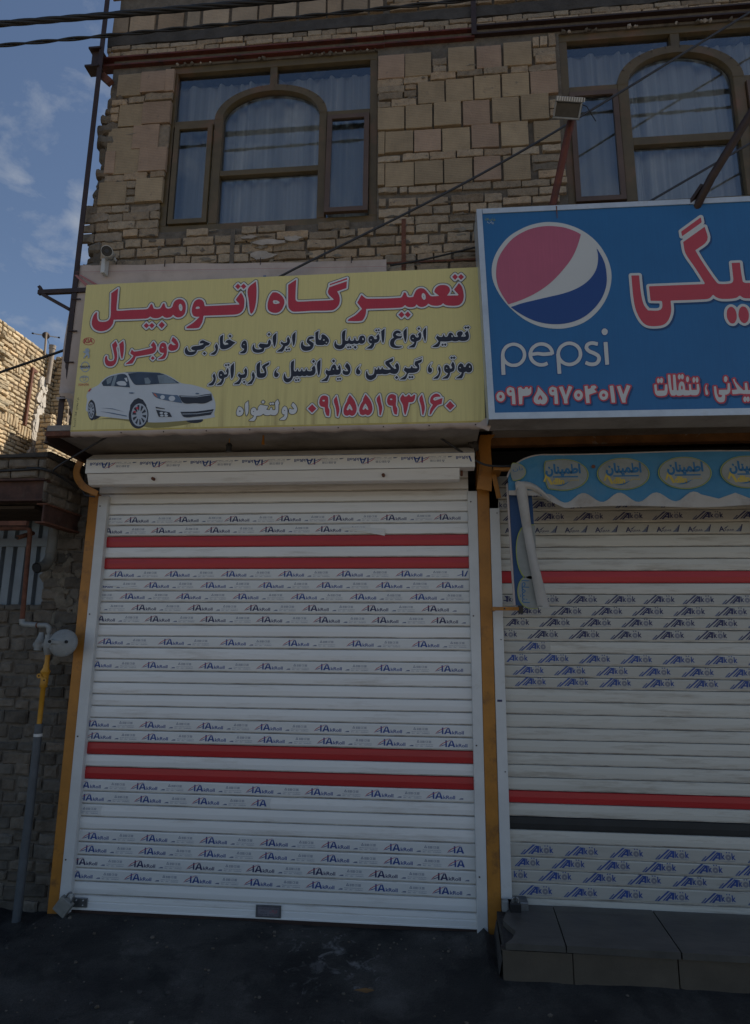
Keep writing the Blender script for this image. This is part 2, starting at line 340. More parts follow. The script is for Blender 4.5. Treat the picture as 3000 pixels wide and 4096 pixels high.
def bands(mb, items, levels, fn, cell=.003):
    """levels: list of (upper distance, material), inside out; fn(u, v) -> point"""
    F, lo = field(items, cell, max(l for l, _ in levels) + 3 * cell)
    c = np.stack([F[:-1, :-1], F[:-1, 1:], F[1:, 1:], F[1:, :-1]]); mn, mxx = c.min(0), c.max(0)
    prev = -1e9
    for lev, m in levels:
        full = (mn >= prev) & (mxx <= lev); part = (mxx > prev) & (mn < lev) & ~full
        vs = []; fs = []
        for j in range(full.shape[0]):
            row = np.flatnonzero(np.diff(np.concatenate([[0], full[j].astype(int), [0]])))
            for a, b in zip(row[::2], row[1::2]):
                o = len(vs); z0, z1 = lo[1] + j * cell, lo[1] + (j + 1) * cell
                x0, x1 = lo[0] + a * cell, lo[0] + b * cell
                vs += [fn(x0, z0), fn(x1, z0), fn(x1, z1), fn(x0, z1)]; fs.append((o, o + 1, o + 2, o + 3))
        for j, i in zip(*np.nonzero(part)):
            x0, z0 = lo[0] + i * cell, lo[1] + j * cell
            p = [(x0, z0, F[j, i]), (x0 + cell, z0, F[j, i + 1]), (x0 + cell, z0 + cell, F[j + 1, i + 1]), (x0, z0 + cell, F[j + 1, i])]
            p = clip(p, lev, True)
            if prev > -1e8 and len(p) > 2: p = clip(p, prev, False)
            if len(p) > 2:
                o = len(vs); vs += [fn(q[0], q[1]) for q in p]; fs.append(tuple(range(o, o + len(p))))
        if fs: mb.add(vs, fs, m)
        prev = lev
# ---- text from the built-in font, as flat triangles
ARF = {}
import unicodedata
for cp in list(range(0xFB50, 0xFE00)) + list(range(0xFE70, 0xFEFF)):
    dd = unicodedata.decomposition(chr(cp)).split()
    if len(dd) == 2 and dd[0] in ('<isolated>', '<initial>', '<medial>', '<final>'): ARF.setdefault(chr(int(dd[1], 16)), {})[dd[0][1:-1]] = chr(cp)
def shape_fa(s):
    out = []
    for i, ch in enumerate(s):
        f = ARF.get(ch)
        if not f: out.append(ch); continue
        jn = lambda c: c in ARF and 'initial' in ARF[c]
        ja = lambda c: c in ARF and len(ARF[c]) > 1
        p = i > 0 and jn(s[i - 1]) and ja(ch); n = i + 1 < len(s) and jn(ch) and ja(s[i + 1])
        k = 'medial' if p and n else 'final' if p else 'initial' if n else 'isolated'
        out.append(f.get(k, ch))
    return ''.join(reversed(out))
TXC = {}
def text2d(s, fa=False, off=0.0, res=3):
    key = (s, off)
    if key in TXC: return TXC[key]
    c = bpy.data.curves.new('t', 'FONT'); c.body = shape_fa(s) if fa else s; c.offset = off; c.resolution_u = res
    o = bpy.data.objects.new('t', c); COL.objects.link(o); bpy.context.view_layer.update()
    me = bpy.data.meshes.new_from_object(o.evaluated_get(bpy.context.evaluated_depsgraph_get()))
    v = np.array([q.co[:2] for q in me.vertices]); f = [tuple(p.vertices) for p in me.polygons]
    bpy.data.objects.remove(o); bpy.data.curves.remove(c); bpy.data.meshes.remove(me)
    lo, hi = v.min(0), v.max(0); v = (v - lo) / (hi - lo)
    TXC[key] = (v, f, (hi[0] - lo[0]) / (hi[1] - lo[1])); return TXC[key]
def put_text(mb, s, x0, z0, x1, z1, m, fn, fa=False, off=0.0):
    v, f, _ = text2d(s, fa, off)
    mb.add([fn(x0 + a * (x1 - x0), z0 + b * (z1 - z0)) for a, b in v], f, m)
TXT={
 'title':[
  (1,"-2010 3964 -2054 3931 -2047 3829 -2044 3760 -2058 3737 -2093 3730 -2122 3739 -2133 3764 -2136 3798 -2143 3800 -2156 3783 -2165 3749 -2164 3717 -2150 3690 -2128 3673 -2099 3665 -2064 3670 -2038 3688 -2023 3714 -2019 3744 -2013 3742 -1816 3741 -1792 3744 -1777 3755 -1764 3746 -1741 3741 -1716 3744 -1695 3757 -1682 3745 -1659 3741 -1637 3748 -1626 3761 -1612 3747 -1592 3740 -1570 3745 -1551 3765 -1546 3807 -1553 3839 -1570 3861 -1596 3868 -1618 3860 -1631 3840 -1637 3816 -1651 3806 -1669 3806 -1680 3816 -1689 3840 -1694 3844 -1700 3840 -1710 3817 -1719 3807 -1752 3807 -1762 3817 -1770 3838 -1777 3843 -1783 3836 -1795 3813 -1807 3807 -1913 3806 -1999 3804 -2007 3811 -2009 3886"),
  (1,"-1799 3712 -1779 3692 -1796 3673 -1816 3693"),
  (1,"-1763 3711 -1743 3691 -1760 3672 -1780 3693"),
  (1,"-1698 3716 -1674 3692 -1694 3668 -1718 3693"),
  (-1,"-1569 3811 -1568 3801 -1569 3793 -1571 3787 -1575 3784 -1580 3786 -1585 3791 -1590 3799 -1592 3808 -1594 3818 -1593 3827 -1590 3832 -1586 3835 -1581 3834 -1576 3828 -1572 3821"),
  (1,"-1191 3896 -1178 3875 -1167 3848 -1165 3811 -1168 3783 -1184 3758 -1210 3746 -1247 3744 -1426 3745 -1430 3708 -1440 3682 -1454 3663 -1532 3662 -1533 3672 -1490 3700 -1451 3739 -1478 3741 -1496 3752 -1506 3784 -1503 3816 -1492 3847 -1471 3861 -1449 3858 -1433 3844 -1422 3811 -1199 3813 -1198 3817 -1221 3845 -1220 3853"),
  (1,"-1214 3959 -1195 3938 -1212 3919 -1232 3940"),
  (1,"-1177 3958 -1157 3937 -1175 3918 -1195 3939"),
  (1,"-1098 3970 -1090 3908 -1091 3818 -1102 3764 -1116 3744 -1126 3758 -1137 3831 -1147 3921"),
  (-1,"-1482 3800 -1475 3810 -1460 3810 -1453 3800 -1459 3796 -1477 3795"),
  (1,"-984 3888 -962 3886 -938 3872 -916 3846 -907 3816 -914 3784 -928 3759 -949 3746 -974 3746 -998 3756 -1012 3775 -1015 3809 -1009 3842 -998 3871"),
  (1,"-837 3970 -838 3901 -837 3834 -832 3822 -820 3816 -732 3816 -598 3817 -595 3821 -632 3866 -625 3906 -514 3942 -516 3895 -574 3875 -561 3846 -556 3817 -561 3785 -578 3761 -604 3747 -730 3749 -845 3748 -866 3759 -881 3782 -885 3836 -888 3935"),
  (1,"-622 3928 -513 3965 -512 3954 -623 3918"),
  (-1,"-983 3824 -977 3832 -956 3830 -938 3818 -940 3810 -959 3806 -976 3808"),
  (1,"-421 3845 -397 3822 -379 3816 -178 3814 -166 3826 -158 3848 -151 3849 -144 3841 -136 3819 -120 3814 -100 3816 -92 3839 -80 3861 -60 3872 -37 3869 -17 3849 0 3824 12 3815 60 3815 33 3839 30 3848 38 3869 58 3885 83 3888 108 3882 123 3865 125 3843 107 3815 174 3813 177 3818 150 3853 181 3896 198 3872 208 3828 206 3784 190 3755 166 3745 116 3747 94 3754 82 3765 72 3755 47 3749 12 3754 -8 3766 -21 3753 -43 3745 -66 3750 -79 3764 -93 3749 -123 3747 -141 3753 -150 3763 -168 3749 -199 3746 -390 3747 -393 3712 -403 3685 -419 3668 -504 3670 -502 3681 -456 3709 -417 3749 -447 3793"),
  (1,"-172 3720 -153 3698 -172 3678 -192 3700"),
  (1,"-134 3719 -115 3697 -134 3677 -153 3699"),
  (1,"158 3959 176 3938 158 3918 140 3940"),
  (1,"195 3957 213 3936 194 3916 176 3938"),
  (-1,"-24 3818 -23 3809 -24 3801 -28 3795 -32 3793 -36 3794 -41 3798 -45 3805 -48 3813 -48 3822 -47 3830 -44 3836 -40 3838 -35 3837 -30 3833 -26 3826"),
 ],
 'twobarrel':[
  (1,"-1992 3595 -1978 3561 -1984 3547 -1975 3510 -1972 3479 -1976 3448 -1992 3426 -2019 3422 -2042 3435 -2053 3464 -2052 3484 -2046 3495 -2039 3492 -2036 3474 -2025 3460 -2007 3457 -1993 3463 -1990 3480 -1997 3511 -2015 3570"),
  (1,"-1942 3594 -1934 3560 -1932 3514 -1935 3473 -1941 3470 -1950 3494 -1967 3572"),
  (1,"-1880 3532 -1862 3517 -1770 3532 -1746 3538 -1745 3543 -1758 3556 -1742 3580 -1725 3557 -1719 3532 -1725 3511 -1742 3498 -1850 3482 -1856 3460 -1868 3436 -1912 3431 -1910 3437 -1881 3463 -1865 3488 -1889 3506"),
  (1,"-1738 3482 -1724 3467 -1736 3454 -1751 3468"),
  (1,"-1679 3572 -1661 3563 -1651 3534 -1648 3504 -1652 3478 -1665 3461 -1702 3458 -1700 3464 -1677 3479 -1666 3500 -1689 3505 -1699 3521 -1699 3544 -1692 3564"),
  (1,"-1617 3608 -1594 3589 -1578 3560 -1578 3534 -1591 3518 -1613 3512 -1633 3518 -1642 3534 -1637 3553 -1626 3564 -1612 3552 -1594 3552 -1625 3581"),
  (-1,"-1686 3538 -1679 3543 -1671 3538 -1677 3534"),
 ],
 'black':[
  (1,"-1420 3578 -1400 3568 -1372 3556 -1381 3542 -1398 3538 -1412 3520 -1431 3514 -1452 3512 -1458 3494 -1475 3481 -1499 3479 -1522 3486 -1533 3507 -1530 3527 -1520 3537 -1516 3519 -1503 3504 -1481 3503 -1462 3507 -1484 3515 -1494 3526 -1484 3538 -1447 3542 -1418 3549 -1414 3556 -1441 3557 -1435 3572"),
  (1,"-1405 3499 -1393 3488 -1403 3477 -1415 3488"),
  (1,"-1331 3553 -1321 3535 -1319 3512 -1327 3489 -1338 3477 -1365 3478 -1365 3483 -1342 3498 -1334 3512 -1340 3533"),
  (1,"-1290 3612 -1288 3554 -1277 3540 -1253 3545 -1260 3553 -1275 3555 -1268 3569 -1250 3576 -1230 3565 -1207 3554 -1223 3542 -1237 3527 -1261 3514 -1289 3511 -1305 3522 -1308 3547 -1310 3596"),
  (1,"-1247 3611 -1235 3599 -1245 3588 -1257 3600"),
  (1,"-1152 3567 -1140 3559 -1134 3536 -1132 3510 -1136 3490 -1148 3479 -1177 3480 -1177 3486 -1154 3501 -1152 3511 -1164 3516 -1171 3532 -1166 3555"),
  (1,"-991 3568 -983 3550 -985 3530 -998 3515 -1022 3511 -1026 3491 -1042 3482 -1071 3480 -1093 3491 -1100 3514 -1095 3534 -1088 3539 -1087 3519 -1077 3506 -1053 3503 -1036 3507 -1054 3517 -1061 3530 -1050 3543 -1026 3539 -1007 3536 -1000 3541 -1002 3553"),
  (1,"-998 3613 -987 3601 -997 3590 -1008 3602"),
  (1,"-950 3612 -949 3559 -954 3526 -960 3514 -965 3524 -973 3585"),
  (1,"-875 3582 -864 3561 -864 3538 -877 3521 -891 3517 -898 3496 -909 3481 -942 3482 -940 3488 -917 3505 -906 3524 -923 3538 -916 3552 -904 3541 -887 3542 -881 3549 -884 3564"),
  (1,"-882 3504 -873 3495 -882 3486 -890 3495"),
  (1,"-867 3505 -858 3496 -866 3487 -875 3496"),
  (1,"-829 3614 -829 3560 -834 3527 -839 3516 -844 3527 -850 3588"),
  (-1,"-1159 3538 -1154 3543 -1148 3537 -1153 3535"),
  (1,"-729 3577 -714 3574 -713 3562 -734 3559 -745 3554 -730 3543 -714 3532 -714 3512 -726 3491 -750 3482 -775 3484 -791 3501 -794 3525 -788 3545 -781 3545 -779 3525 -767 3514 -744 3512 -733 3515 -746 3528 -757 3540 -755 3558 -746 3572"),
  (1,"-684 3616 -686 3566 -681 3553 -671 3551 -666 3569 -668 3579 -659 3590 -644 3582 -626 3563 -618 3543 -624 3525 -633 3515 -644 3521 -654 3516 -672 3516 -695 3520 -702 3534 -704 3566 -706 3601"),
  (1,"-516 3614 -519 3547 -513 3539 -500 3540 -496 3559 -491 3562 -487 3544 -478 3538 -465 3541 -461 3559 -456 3560 -452 3541 -444 3536 -435 3542 -430 3562 -416 3571 -402 3567 -394 3548 -396 3530 -408 3517 -423 3516 -431 3522 -440 3516 -453 3516 -462 3519 -474 3515 -487 3517 -496 3520 -515 3513 -522 3499 -538 3486 -559 3485 -578 3495 -586 3516 -581 3538 -575 3541 -573 3523 -561 3513 -546 3512 -537 3522 -538 3596"),
  (1,"-500 3505 -491 3496 -499 3487 -508 3496"),
  (1,"-485 3505 -477 3496 -485 3488 -494 3497"),
  (1,"-456 3506 -445 3494 -455 3483 -466 3495"),
  (1,"-314 3579 -308 3565 -306 3545 -312 3529 -323 3520 -336 3518 -341 3498 -352 3481 -388 3482 -386 3486 -362 3503 -354 3515 -368 3521 -375 3536 -372 3558 -357 3568 -344 3560 -339 3545 -327 3544 -322 3550 -328 3560"),
  (1,"-327 3610 -319 3601 -327 3593 -335 3602"),
  (1,"-312 3611 -304 3602 -312 3594 -320 3603"),
  (1,"-275 3613 -276 3562 -280 3526 -285 3514 -291 3526 -298 3595"),
  (1,"-832 3424 -832 3359 -827 3349 -816 3350 -812 3365 -808 3365 -804 3352 -797 3348 -788 3352 -784 3365 -781 3366 -776 3351 -769 3347 -761 3352 -758 3366 -754 3367 -748 3352 -739 3348 -726 3348 -718 3355 -723 3366 -706 3386 -699 3368 -697 3347 -703 3327 -718 3318 -742 3316 -750 3320 -760 3315 -774 3317 -779 3320 -789 3315 -802 3316 -808 3319 -820 3315 -834 3316 -839 3300 -850 3286 -862 3279 -876 3279 -891 3292 -896 3312 -892 3333 -887 3340 -883 3321 -875 3307 -863 3305 -852 3310 -849 3328 -852 3407"),
  (1,"-817 3300 -808 3291 -816 3283 -825 3292"),
  (1,"-801 3301 -793 3292 -801 3284 -809 3293"),
  (1,"-712 3422 -701 3410 -711 3399 -722 3411"),
  (1,"-668 3423 -667 3377 -670 3334 -676 3314 -682 3326 -689 3400"),
  (1,"-629 3356 -620 3346 -606 3348 -601 3367 -590 3384 -578 3386 -572 3374 -567 3352 -556 3352 -554 3356 -561 3365 -551 3385 -544 3369 -541 3341 -548 3322 -565 3317 -582 3319 -593 3316 -611 3316 -615 3301 -624 3279 -661 3279 -659 3284 -635 3299 -624 3317 -636 3337"),
  (1,"-588 3421 -576 3409 -587 3398 -598 3410"),
  (1,"-559 3300 -550 3291 -559 3282 -567 3291"),
  (1,"-545 3301 -536 3292 -544 3283 -553 3292"),
  (1,"-505 3395 -490 3379 -482 3355 -484 3332 -496 3316 -515 3316 -528 3325 -530 3341 -525 3349 -515 3341 -499 3340 -497 3344 -518 3374"),
  (1,"-422 3379 -432 3359 -433 3350 -423 3341 -421 3328 -430 3315 -443 3319 -449 3334 -444 3356"),
  (-1,"-657 3550 -651 3556 -645 3550 -650 3544"),
  (-1,"-639 3536 -630 3538 -631 3529 -637 3530"),
  (-1,"-404 3548 -404 3543 -406 3540 -408 3539 -411 3542 -412 3546 -413 3551 -411 3554 -409 3555 -406 3552"),
  (-1,"-365 3540 -358 3544 -353 3538 -359 3536"),
  (-1,"-593 3356 -587 3361 -582 3355 -587 3352"),
  (1,"-200 3596 -181 3590 -175 3578 -183 3574 -198 3577 -208 3570 -200 3562 -181 3558 -166 3563 -175 3542 -202 3539 -214 3525 -216 3508 -204 3494 -171 3491 -169 3485 -190 3479 -218 3482 -237 3493 -243 3514 -237 3536 -218 3551 -225 3561 -224 3576 -214 3590"),
  (1,"-140 3611 -140 3560 -143 3531 -149 3515 -154 3527 -161 3586"),
  (1,"-58 3582 -52 3563 -54 3540 -63 3526 -80 3520 -84 3500 -94 3479 -131 3480 -129 3484 -102 3502 -94 3514 -111 3521 -120 3538 -117 3557 -105 3567 -92 3562 -84 3547 -71 3545 -67 3553 -74 3565"),
  (1,"-66 3613 -57 3602 -66 3592 -76 3603"),
  (1,"-22 3612 -22 3560 -25 3526 -29 3514 -34 3527 -41 3585"),
  (1,"46 3555 54 3546 71 3543 77 3547 80 3559 85 3560 88 3547 96 3542 106 3546 115 3565 127 3570 138 3560 146 3543 159 3540 171 3543 163 3552 165 3567 177 3575 192 3574 199 3563 193 3549 186 3541 212 3539 216 3546 208 3559 226 3579 233 3560 235 3537 228 3519 211 3511 189 3511 174 3515 162 3511 143 3511 132 3515 120 3512 97 3511 63 3513 59 3494 47 3478 13 3478 15 3483 40 3499 52 3515 36 3538"),
  (1,"216 3607 224 3597 215 3588 207 3598"),
  (1,"231 3608 240 3598 230 3588 222 3598"),
  (1,"76 3500 84 3491 76 3482 67 3491"),
  (1,"92 3501 100 3491 92 3482 83 3492"),
  (1,"-200 3386 -188 3365 -188 3338 -198 3318 -213 3312 -232 3315 -242 3320 -259 3313 -278 3312 -288 3315 -302 3313 -313 3314 -323 3314 -326 3298 -342 3283 -361 3277 -382 3289 -389 3313 -385 3336 -380 3340 -378 3324 -369 3309 -352 3309 -340 3319 -335 3356 -331 3355 -327 3343 -317 3347 -312 3360 -308 3359 -305 3344 -296 3347 -291 3360 -287 3359 -283 3348 -267 3343 -242 3342 -238 3346 -269 3376 -271 3394 -223 3417 -225 3397 -246 3385 -233 3364 -213 3344 -204 3347 -213 3366"),
  (1,"-202 3301 -191 3289 -202 3278 -212 3290"),
  (1,"-150 3357 -143 3349 -124 3346 -118 3348 -114 3360 -108 3360 -104 3348 -83 3345 -76 3350 -93 3368 -91 3388 -49 3403 -51 3387 -72 3373 -66 3359 -66 3338 -78 3322 -103 3315 -129 3316 -135 3308 -141 3290 -150 3274 -183 3274 -179 3280 -154 3296 -141 3316 -160 3335"),
  (1,"-89 3400 -49 3416 -49 3410 -90 3396"),
  (1,"-123 3298 -114 3288 -123 3279 -132 3289"),
  (1,"-108 3298 -99 3289 -108 3280 -117 3289"),
  (1,"10 3379 -2 3356 -2 3346 10 3340 10 3322 0 3312 -11 3316 -15 3334 -9 3357"),
  (1,"52 3357 61 3338 62 3316 54 3290 45 3274 18 3272 20 3278 43 3296 51 3316 46 3336"),
  (1,"135 3382 144 3364 146 3339 138 3319 119 3312 115 3292 103 3272 71 3271 73 3277 94 3290 106 3306 89 3315 82 3333 86 3356 99 3363 112 3353 118 3336 127 3336 130 3344 124 3358"),
  (1,"128 3415 137 3404 128 3395 119 3405"),
  (1,"144 3415 153 3405 143 3395 134 3405"),
  (1,"229 3369 242 3360 249 3340 247 3320 235 3308 220 3308 213 3313 200 3307 196 3289 186 3271 152 3271 154 3276 177 3292 187 3308 170 3316 163 3335 169 3357 182 3369 195 3360 200 3344 210 3343 216 3359"),
  (-1,"-109 3539 -103 3544 -97 3537 -103 3536"),
  (-1,"137 3546 137 3542 136 3539 134 3538 131 3541 130 3544 130 3549 131 3552 133 3552 135 3550"),
  (-1,"92 3338 98 3343 103 3338 98 3336"),
  (-1,"172 3340 178 3344 184 3338 178 3336"),
  (-1,"238 3344 238 3340 236 3337 234 3337 232 3339 231 3343 231 3347 232 3350 234 3350 237 3348"),
  (1,"-1333 3355 -1323 3331 -1321 3308 -1329 3286 -1338 3274 -1367 3273 -1365 3280 -1342 3299 -1336 3319 -1343 3336"),
  (1,"-1249 3388 -1243 3373 -1242 3348 -1250 3328 -1268 3320 -1270 3299 -1283 3275 -1314 3273 -1312 3279 -1291 3295 -1282 3313 -1298 3320 -1306 3340 -1302 3362 -1288 3370 -1276 3359 -1268 3344 -1256 3344 -1252 3351 -1259 3366"),
  (1,"-1262 3413 -1253 3404 -1261 3395 -1270 3405"),
  (1,"-1246 3415 -1237 3405 -1245 3397 -1254 3406"),
  (1,"-1211 3420 -1208 3372 -1210 3332 -1220 3311 -1225 3322 -1231 3393"),
  (1,"-1134 3384 -1125 3364 -1125 3334 -1135 3317 -1156 3315 -1160 3296 -1171 3275 -1204 3275 -1202 3281 -1179 3296 -1168 3316 -1184 3335 -1175 3350 -1165 3340 -1143 3341 -1139 3350 -1145 3365"),
  (1,"-1140 3299 -1130 3289 -1139 3279 -1149 3289"),
  (1,"-1087 3357 -1076 3335 -1075 3313 -1084 3291 -1092 3274 -1121 3272 -1119 3278 -1096 3299 -1090 3318 -1095 3336"),
  (1,"-1044 3421 -1044 3362 -1040 3344 -1017 3345 -1015 3353 -1034 3384 -1027 3396 -987 3417 -989 3400 -1012 3385 -1004 3360 -1002 3335 -1016 3316 -1044 3313 -1060 3322 -1065 3352 -1066 3402"),
  (1,"-929 3378 -940 3358 -939 3346 -927 3338 -926 3324 -936 3313 -950 3318 -955 3336 -949 3358"),
  (-1,"-1296 3340 -1289 3345 -1282 3339 -1288 3336"),
 ],
 'name':[
  (1,"-1165 3132 -1150 3125 -1137 3109 -1136 3092 -1143 3076 -1160 3070 -1174 3076 -1178 3093 -1174 3116"),
  (1,"-1108 3166 -1104 3118 -1106 3087 -1114 3070 -1120 3080 -1127 3146"),
  (1,"-924 3170 -914 3142 -919 3140 -919 3098 -923 3082 -935 3071 -956 3070 -963 3074 -978 3070 -1000 3072 -1010 3081 -1027 3070 -1053 3068 -1056 3051 -1066 3036 -1098 3038 -1096 3042 -1075 3057 -1068 3071 -1083 3077 -1089 3096 -1085 3114 -1072 3123 -1061 3117 -1052 3101 -1045 3107 -1044 3122 -1033 3138 -1014 3135 -982 3128 -994 3106 -972 3103 -967 3120 -960 3120 -955 3104 -944 3102 -937 3108 -940 3152"),
  (1,"-968 3153 -959 3143 -968 3134 -977 3144"),
  (1,"-954 3154 -944 3144 -953 3135 -963 3145"),
  (1,"-1016 3168 -1004 3156 -1015 3144 -1027 3156"),
  (1,"-881 3126 -868 3118 -862 3092 -862 3065 -867 3050 -876 3039 -908 3039 -906 3044 -884 3060 -878 3072 -891 3076 -897 3093 -893 3114"),
  (1,"-830 3148 -813 3130 -804 3106 -808 3087 -820 3076 -837 3074 -850 3082 -853 3102 -847 3111 -838 3105 -821 3105 -840 3130"),
  (-1,"-1164 3101 -1160 3106 -1150 3102 -1157 3096"),
  (-1,"-1077 3097 -1072 3100 -1066 3097 -1072 3094"),
  (-1,"-886 3099 -881 3102 -875 3098 -881 3096"),
 ],
 'phone':[
  (1,"-712 3133 -685 3105 -711 3078 -738 3106"),
  (1,"115 3130 141 3100 114 3073 88 3102"),
  (1,"-634 3187 -616 3177 -613 3146 -614 3114 -605 3092 -607 3055 -622 3058 -632 3084 -635 3112 -659 3119 -669 3138 -666 3166 -655 3183"),
  (1,"-564 3183 -552 3131 -545 3094 -553 3050 -561 3054 -568 3107 -581 3154"),
  (1,"-484 3188 -460 3157 -445 3122 -441 3088 -453 3060 -470 3053 -484 3060 -497 3054 -515 3062 -521 3087 -513 3121 -499 3149 -500 3155"),
  (1,"-389 3188 -365 3157 -350 3123 -346 3088 -358 3061 -375 3054 -388 3060 -402 3055 -420 3062 -426 3088 -418 3121 -403 3149 -404 3155"),
  (1,"-304 3184 -294 3132 -287 3095 -296 3052 -304 3055 -310 3108 -322 3155"),
  (1,"-224 3184 -206 3174 -204 3143 -206 3112 -197 3090 -200 3053 -215 3057 -223 3082 -226 3109 -250 3116 -259 3135 -256 3163 -244 3180"),
  (1,"-165 3182 -155 3167 -141 3168 -130 3179 -126 3178 -120 3166 -109 3167 -97 3178 -90 3174 -95 3146 -106 3131 -130 3129 -136 3095 -148 3052 -153 3051 -159 3071 -165 3114 -181 3152"),
  (1,"-50 3178 -39 3127 -34 3090 -43 3047 -50 3050 -56 3103 -67 3150"),
  (1,"34 3180 51 3173 60 3159 42 3159 25 3156 14 3145 25 3135 71 3151 65 3114 42 3106 18 3079 0 3049 -8 3049 -2 3082 13 3110 -2 3125 -1 3150 13 3171"),
  (-1,"-634 3154 -636 3151 -640 3149 -644 3149 -648 3151 -650 3154 -649 3157 -645 3159 -640 3159 -636 3157"),
  (-1,"-485 3130 -471 3107 -465 3088 -473 3089 -484 3100 -494 3088 -502 3093 -496 3110"),
  (-1,"-389 3130 -376 3108 -370 3089 -378 3089 -389 3100 -398 3089 -406 3093 -400 3110"),
  (-1,"-227 3152 -228 3149 -232 3147 -237 3147 -241 3149 -242 3152 -241 3155 -237 3156 -232 3156 -228 3154"),
 ],
 'bluetitle':[
  (1,"1166 3824 1210 3823 1211 3727 1216 3667 1224 3632 1243 3600 1299 3597 1318 3609 1324 3633 1323 3655 1261 3659 1259 3751 1565 3750 1567 3757 1523 3857 1479 3950 1472 4024 1601 4117 1607 4028 1535 3967 1567 3890 1632 3759 1648 3747 1708 3748 1723 3762 1725 3802 1726 3876 1772 3876 1772 3809 1775 3755 1789 3747 1849 3746 1838 3649 1771 3653 1750 3670 1725 3655 1652 3653 1623 3664 1606 3682 1584 3660 1550 3655 1371 3655 1370 3596 1356 3548 1332 3515 1300 3502 1240 3504 1211 3523 1188 3565 1173 3620 1167 3689 1166 3764"),
  (1,"1467 4093 1585 4180 1587 4146 1469 4061"),
  (1,"1721 3554 1720 3539 1717 3525 1712 3514 1706 3505 1698 3500 1691 3500 1683 3503 1677 3510 1672 3521 1668 3534 1667 3548 1668 3563 1671 3577 1676 3589 1683 3597 1690 3602 1698 3603 1705 3599 1712 3592 1717 3581 1720 3568"),
  (1,"1786 3553 1785 3539 1782 3525 1777 3514 1770 3505 1762 3500 1754 3499 1747 3503 1740 3510 1735 3521 1732 3534 1730 3548 1732 3563 1735 3576 1740 3588 1747 3597 1754 3602 1762 3602 1770 3599 1777 3592 1782 3581 1785 3568"),
 ],
 'bluesmall':[
  (1,"1241 3148 1254 3150 1254 3112 1294 3112 1299 3147 1311 3148 1310 3114 1306 3096 1295 3083 1254 3083 1243 3098 1241 3120"),
  (1,"1273 3171 1272 3164 1269 3159 1266 3156 1262 3156 1260 3159 1258 3164 1258 3171 1259 3178 1262 3184 1265 3187 1268 3186 1271 3183 1273 3178"),
  (1,"1290 3171 1289 3164 1286 3159 1283 3156 1279 3156 1276 3159 1274 3165 1274 3172 1276 3178 1278 3184 1282 3187 1285 3187 1288 3184 1290 3178"),
  (1,"1318 3205 1332 3205 1332 3151 1333 3113 1342 3113 1346 3204 1359 3204 1359 3151 1359 3112 1368 3110 1372 3139 1381 3159 1390 3163 1399 3157 1404 3134 1404 3111 1425 3108 1426 3145 1437 3145 1437 3111 1466 3111 1468 3145 1479 3145 1480 3113 1474 3091 1463 3081 1435 3081 1432 3085 1423 3081 1396 3080 1390 3084 1376 3080 1359 3081 1355 3087 1345 3081 1328 3082 1322 3099 1318 3144"),
  (1,"1387 3190 1386 3184 1383 3178 1380 3175 1376 3175 1374 3178 1372 3184 1372 3191 1373 3198 1376 3203 1379 3206 1382 3206 1385 3203 1387 3197"),
  (1,"1403 3190 1402 3183 1399 3178 1396 3175 1393 3175 1390 3178 1388 3184 1388 3191 1390 3198 1392 3203 1395 3206 1399 3206 1401 3203 1403 3197"),
  (1,"1430 3174 1428 3167 1426 3162 1422 3158 1418 3158 1416 3162 1414 3168 1414 3175 1415 3182 1418 3188 1421 3191 1425 3191 1428 3187 1430 3182"),
  (1,"1463 3170 1461 3163 1459 3157 1455 3154 1452 3154 1449 3158 1448 3163 1448 3170 1449 3177 1452 3182 1455 3185 1458 3185 1461 3182 1462 3176"),
  (1,"1480 3169 1478 3162 1476 3157 1472 3154 1469 3154 1466 3157 1465 3163 1465 3170 1466 3177 1468 3182 1472 3185 1475 3185 1478 3182 1479 3176"),
  (1,"1518 3140 1523 3140 1517 3120 1521 3104 1524 3090 1519 3080 1510 3082 1509 3105 1511 3124"),
  (1,"1557 3128 1569 3128 1570 3088 1576 3064 1591 3064 1597 3076 1579 3082 1582 3107 1627 3107 1632 3144 1642 3145 1642 3108 1636 3090 1624 3080 1611 3078 1610 3058 1602 3039 1590 3035 1576 3037 1564 3051 1557 3081"),
  (1,"1633 3169 1631 3162 1628 3156 1624 3152 1620 3153 1617 3156 1615 3162 1615 3170 1616 3177 1619 3183 1623 3186 1627 3186 1631 3182 1633 3176"),
  (1,"1661 3166 1670 3171 1673 3152 1708 3103 1719 3102 1721 3143 1733 3145 1734 3102 1766 3101 1763 3079 1714 3080 1691 3083 1670 3080 1651 3080 1650 3104 1678 3107"),
  (1,"1721 3049 1719 3042 1717 3037 1713 3034 1709 3034 1706 3037 1705 3042 1704 3049 1706 3056 1709 3061 1712 3064 1716 3064 1719 3061 1721 3056"),
  (1,"1737 3049 1736 3042 1733 3037 1729 3034 1726 3034 1723 3037 1721 3043 1721 3050 1722 3056 1725 3062 1729 3064 1732 3064 1735 3061 1737 3056"),
  (-1,"1392 3126 1391 3120 1389 3115 1386 3114 1384 3116 1383 3120 1383 3127 1384 3133 1386 3138 1388 3139 1391 3137 1392 3133"),
 ],
 'bluephone':[
  (1,"419 3102 418 3092 414 3084 409 3078 402 3074 395 3073 388 3075 382 3079 376 3086 374 3094 373 3103 374 3112 378 3120 383 3126 390 3130 397 3131 404 3130 410 3125 415 3119 418 3110"),
  (1,"450 3159 472 3150 477 3111 478 3054 459 3055 459 3106 443 3107 432 3122 434 3148"),
  (1,"495 3152 512 3157 520 3146 531 3144 537 3155 548 3155 551 3144 559 3145 564 3156 569 3154 567 3120 554 3106 518 3102 515 3054 498 3053"),
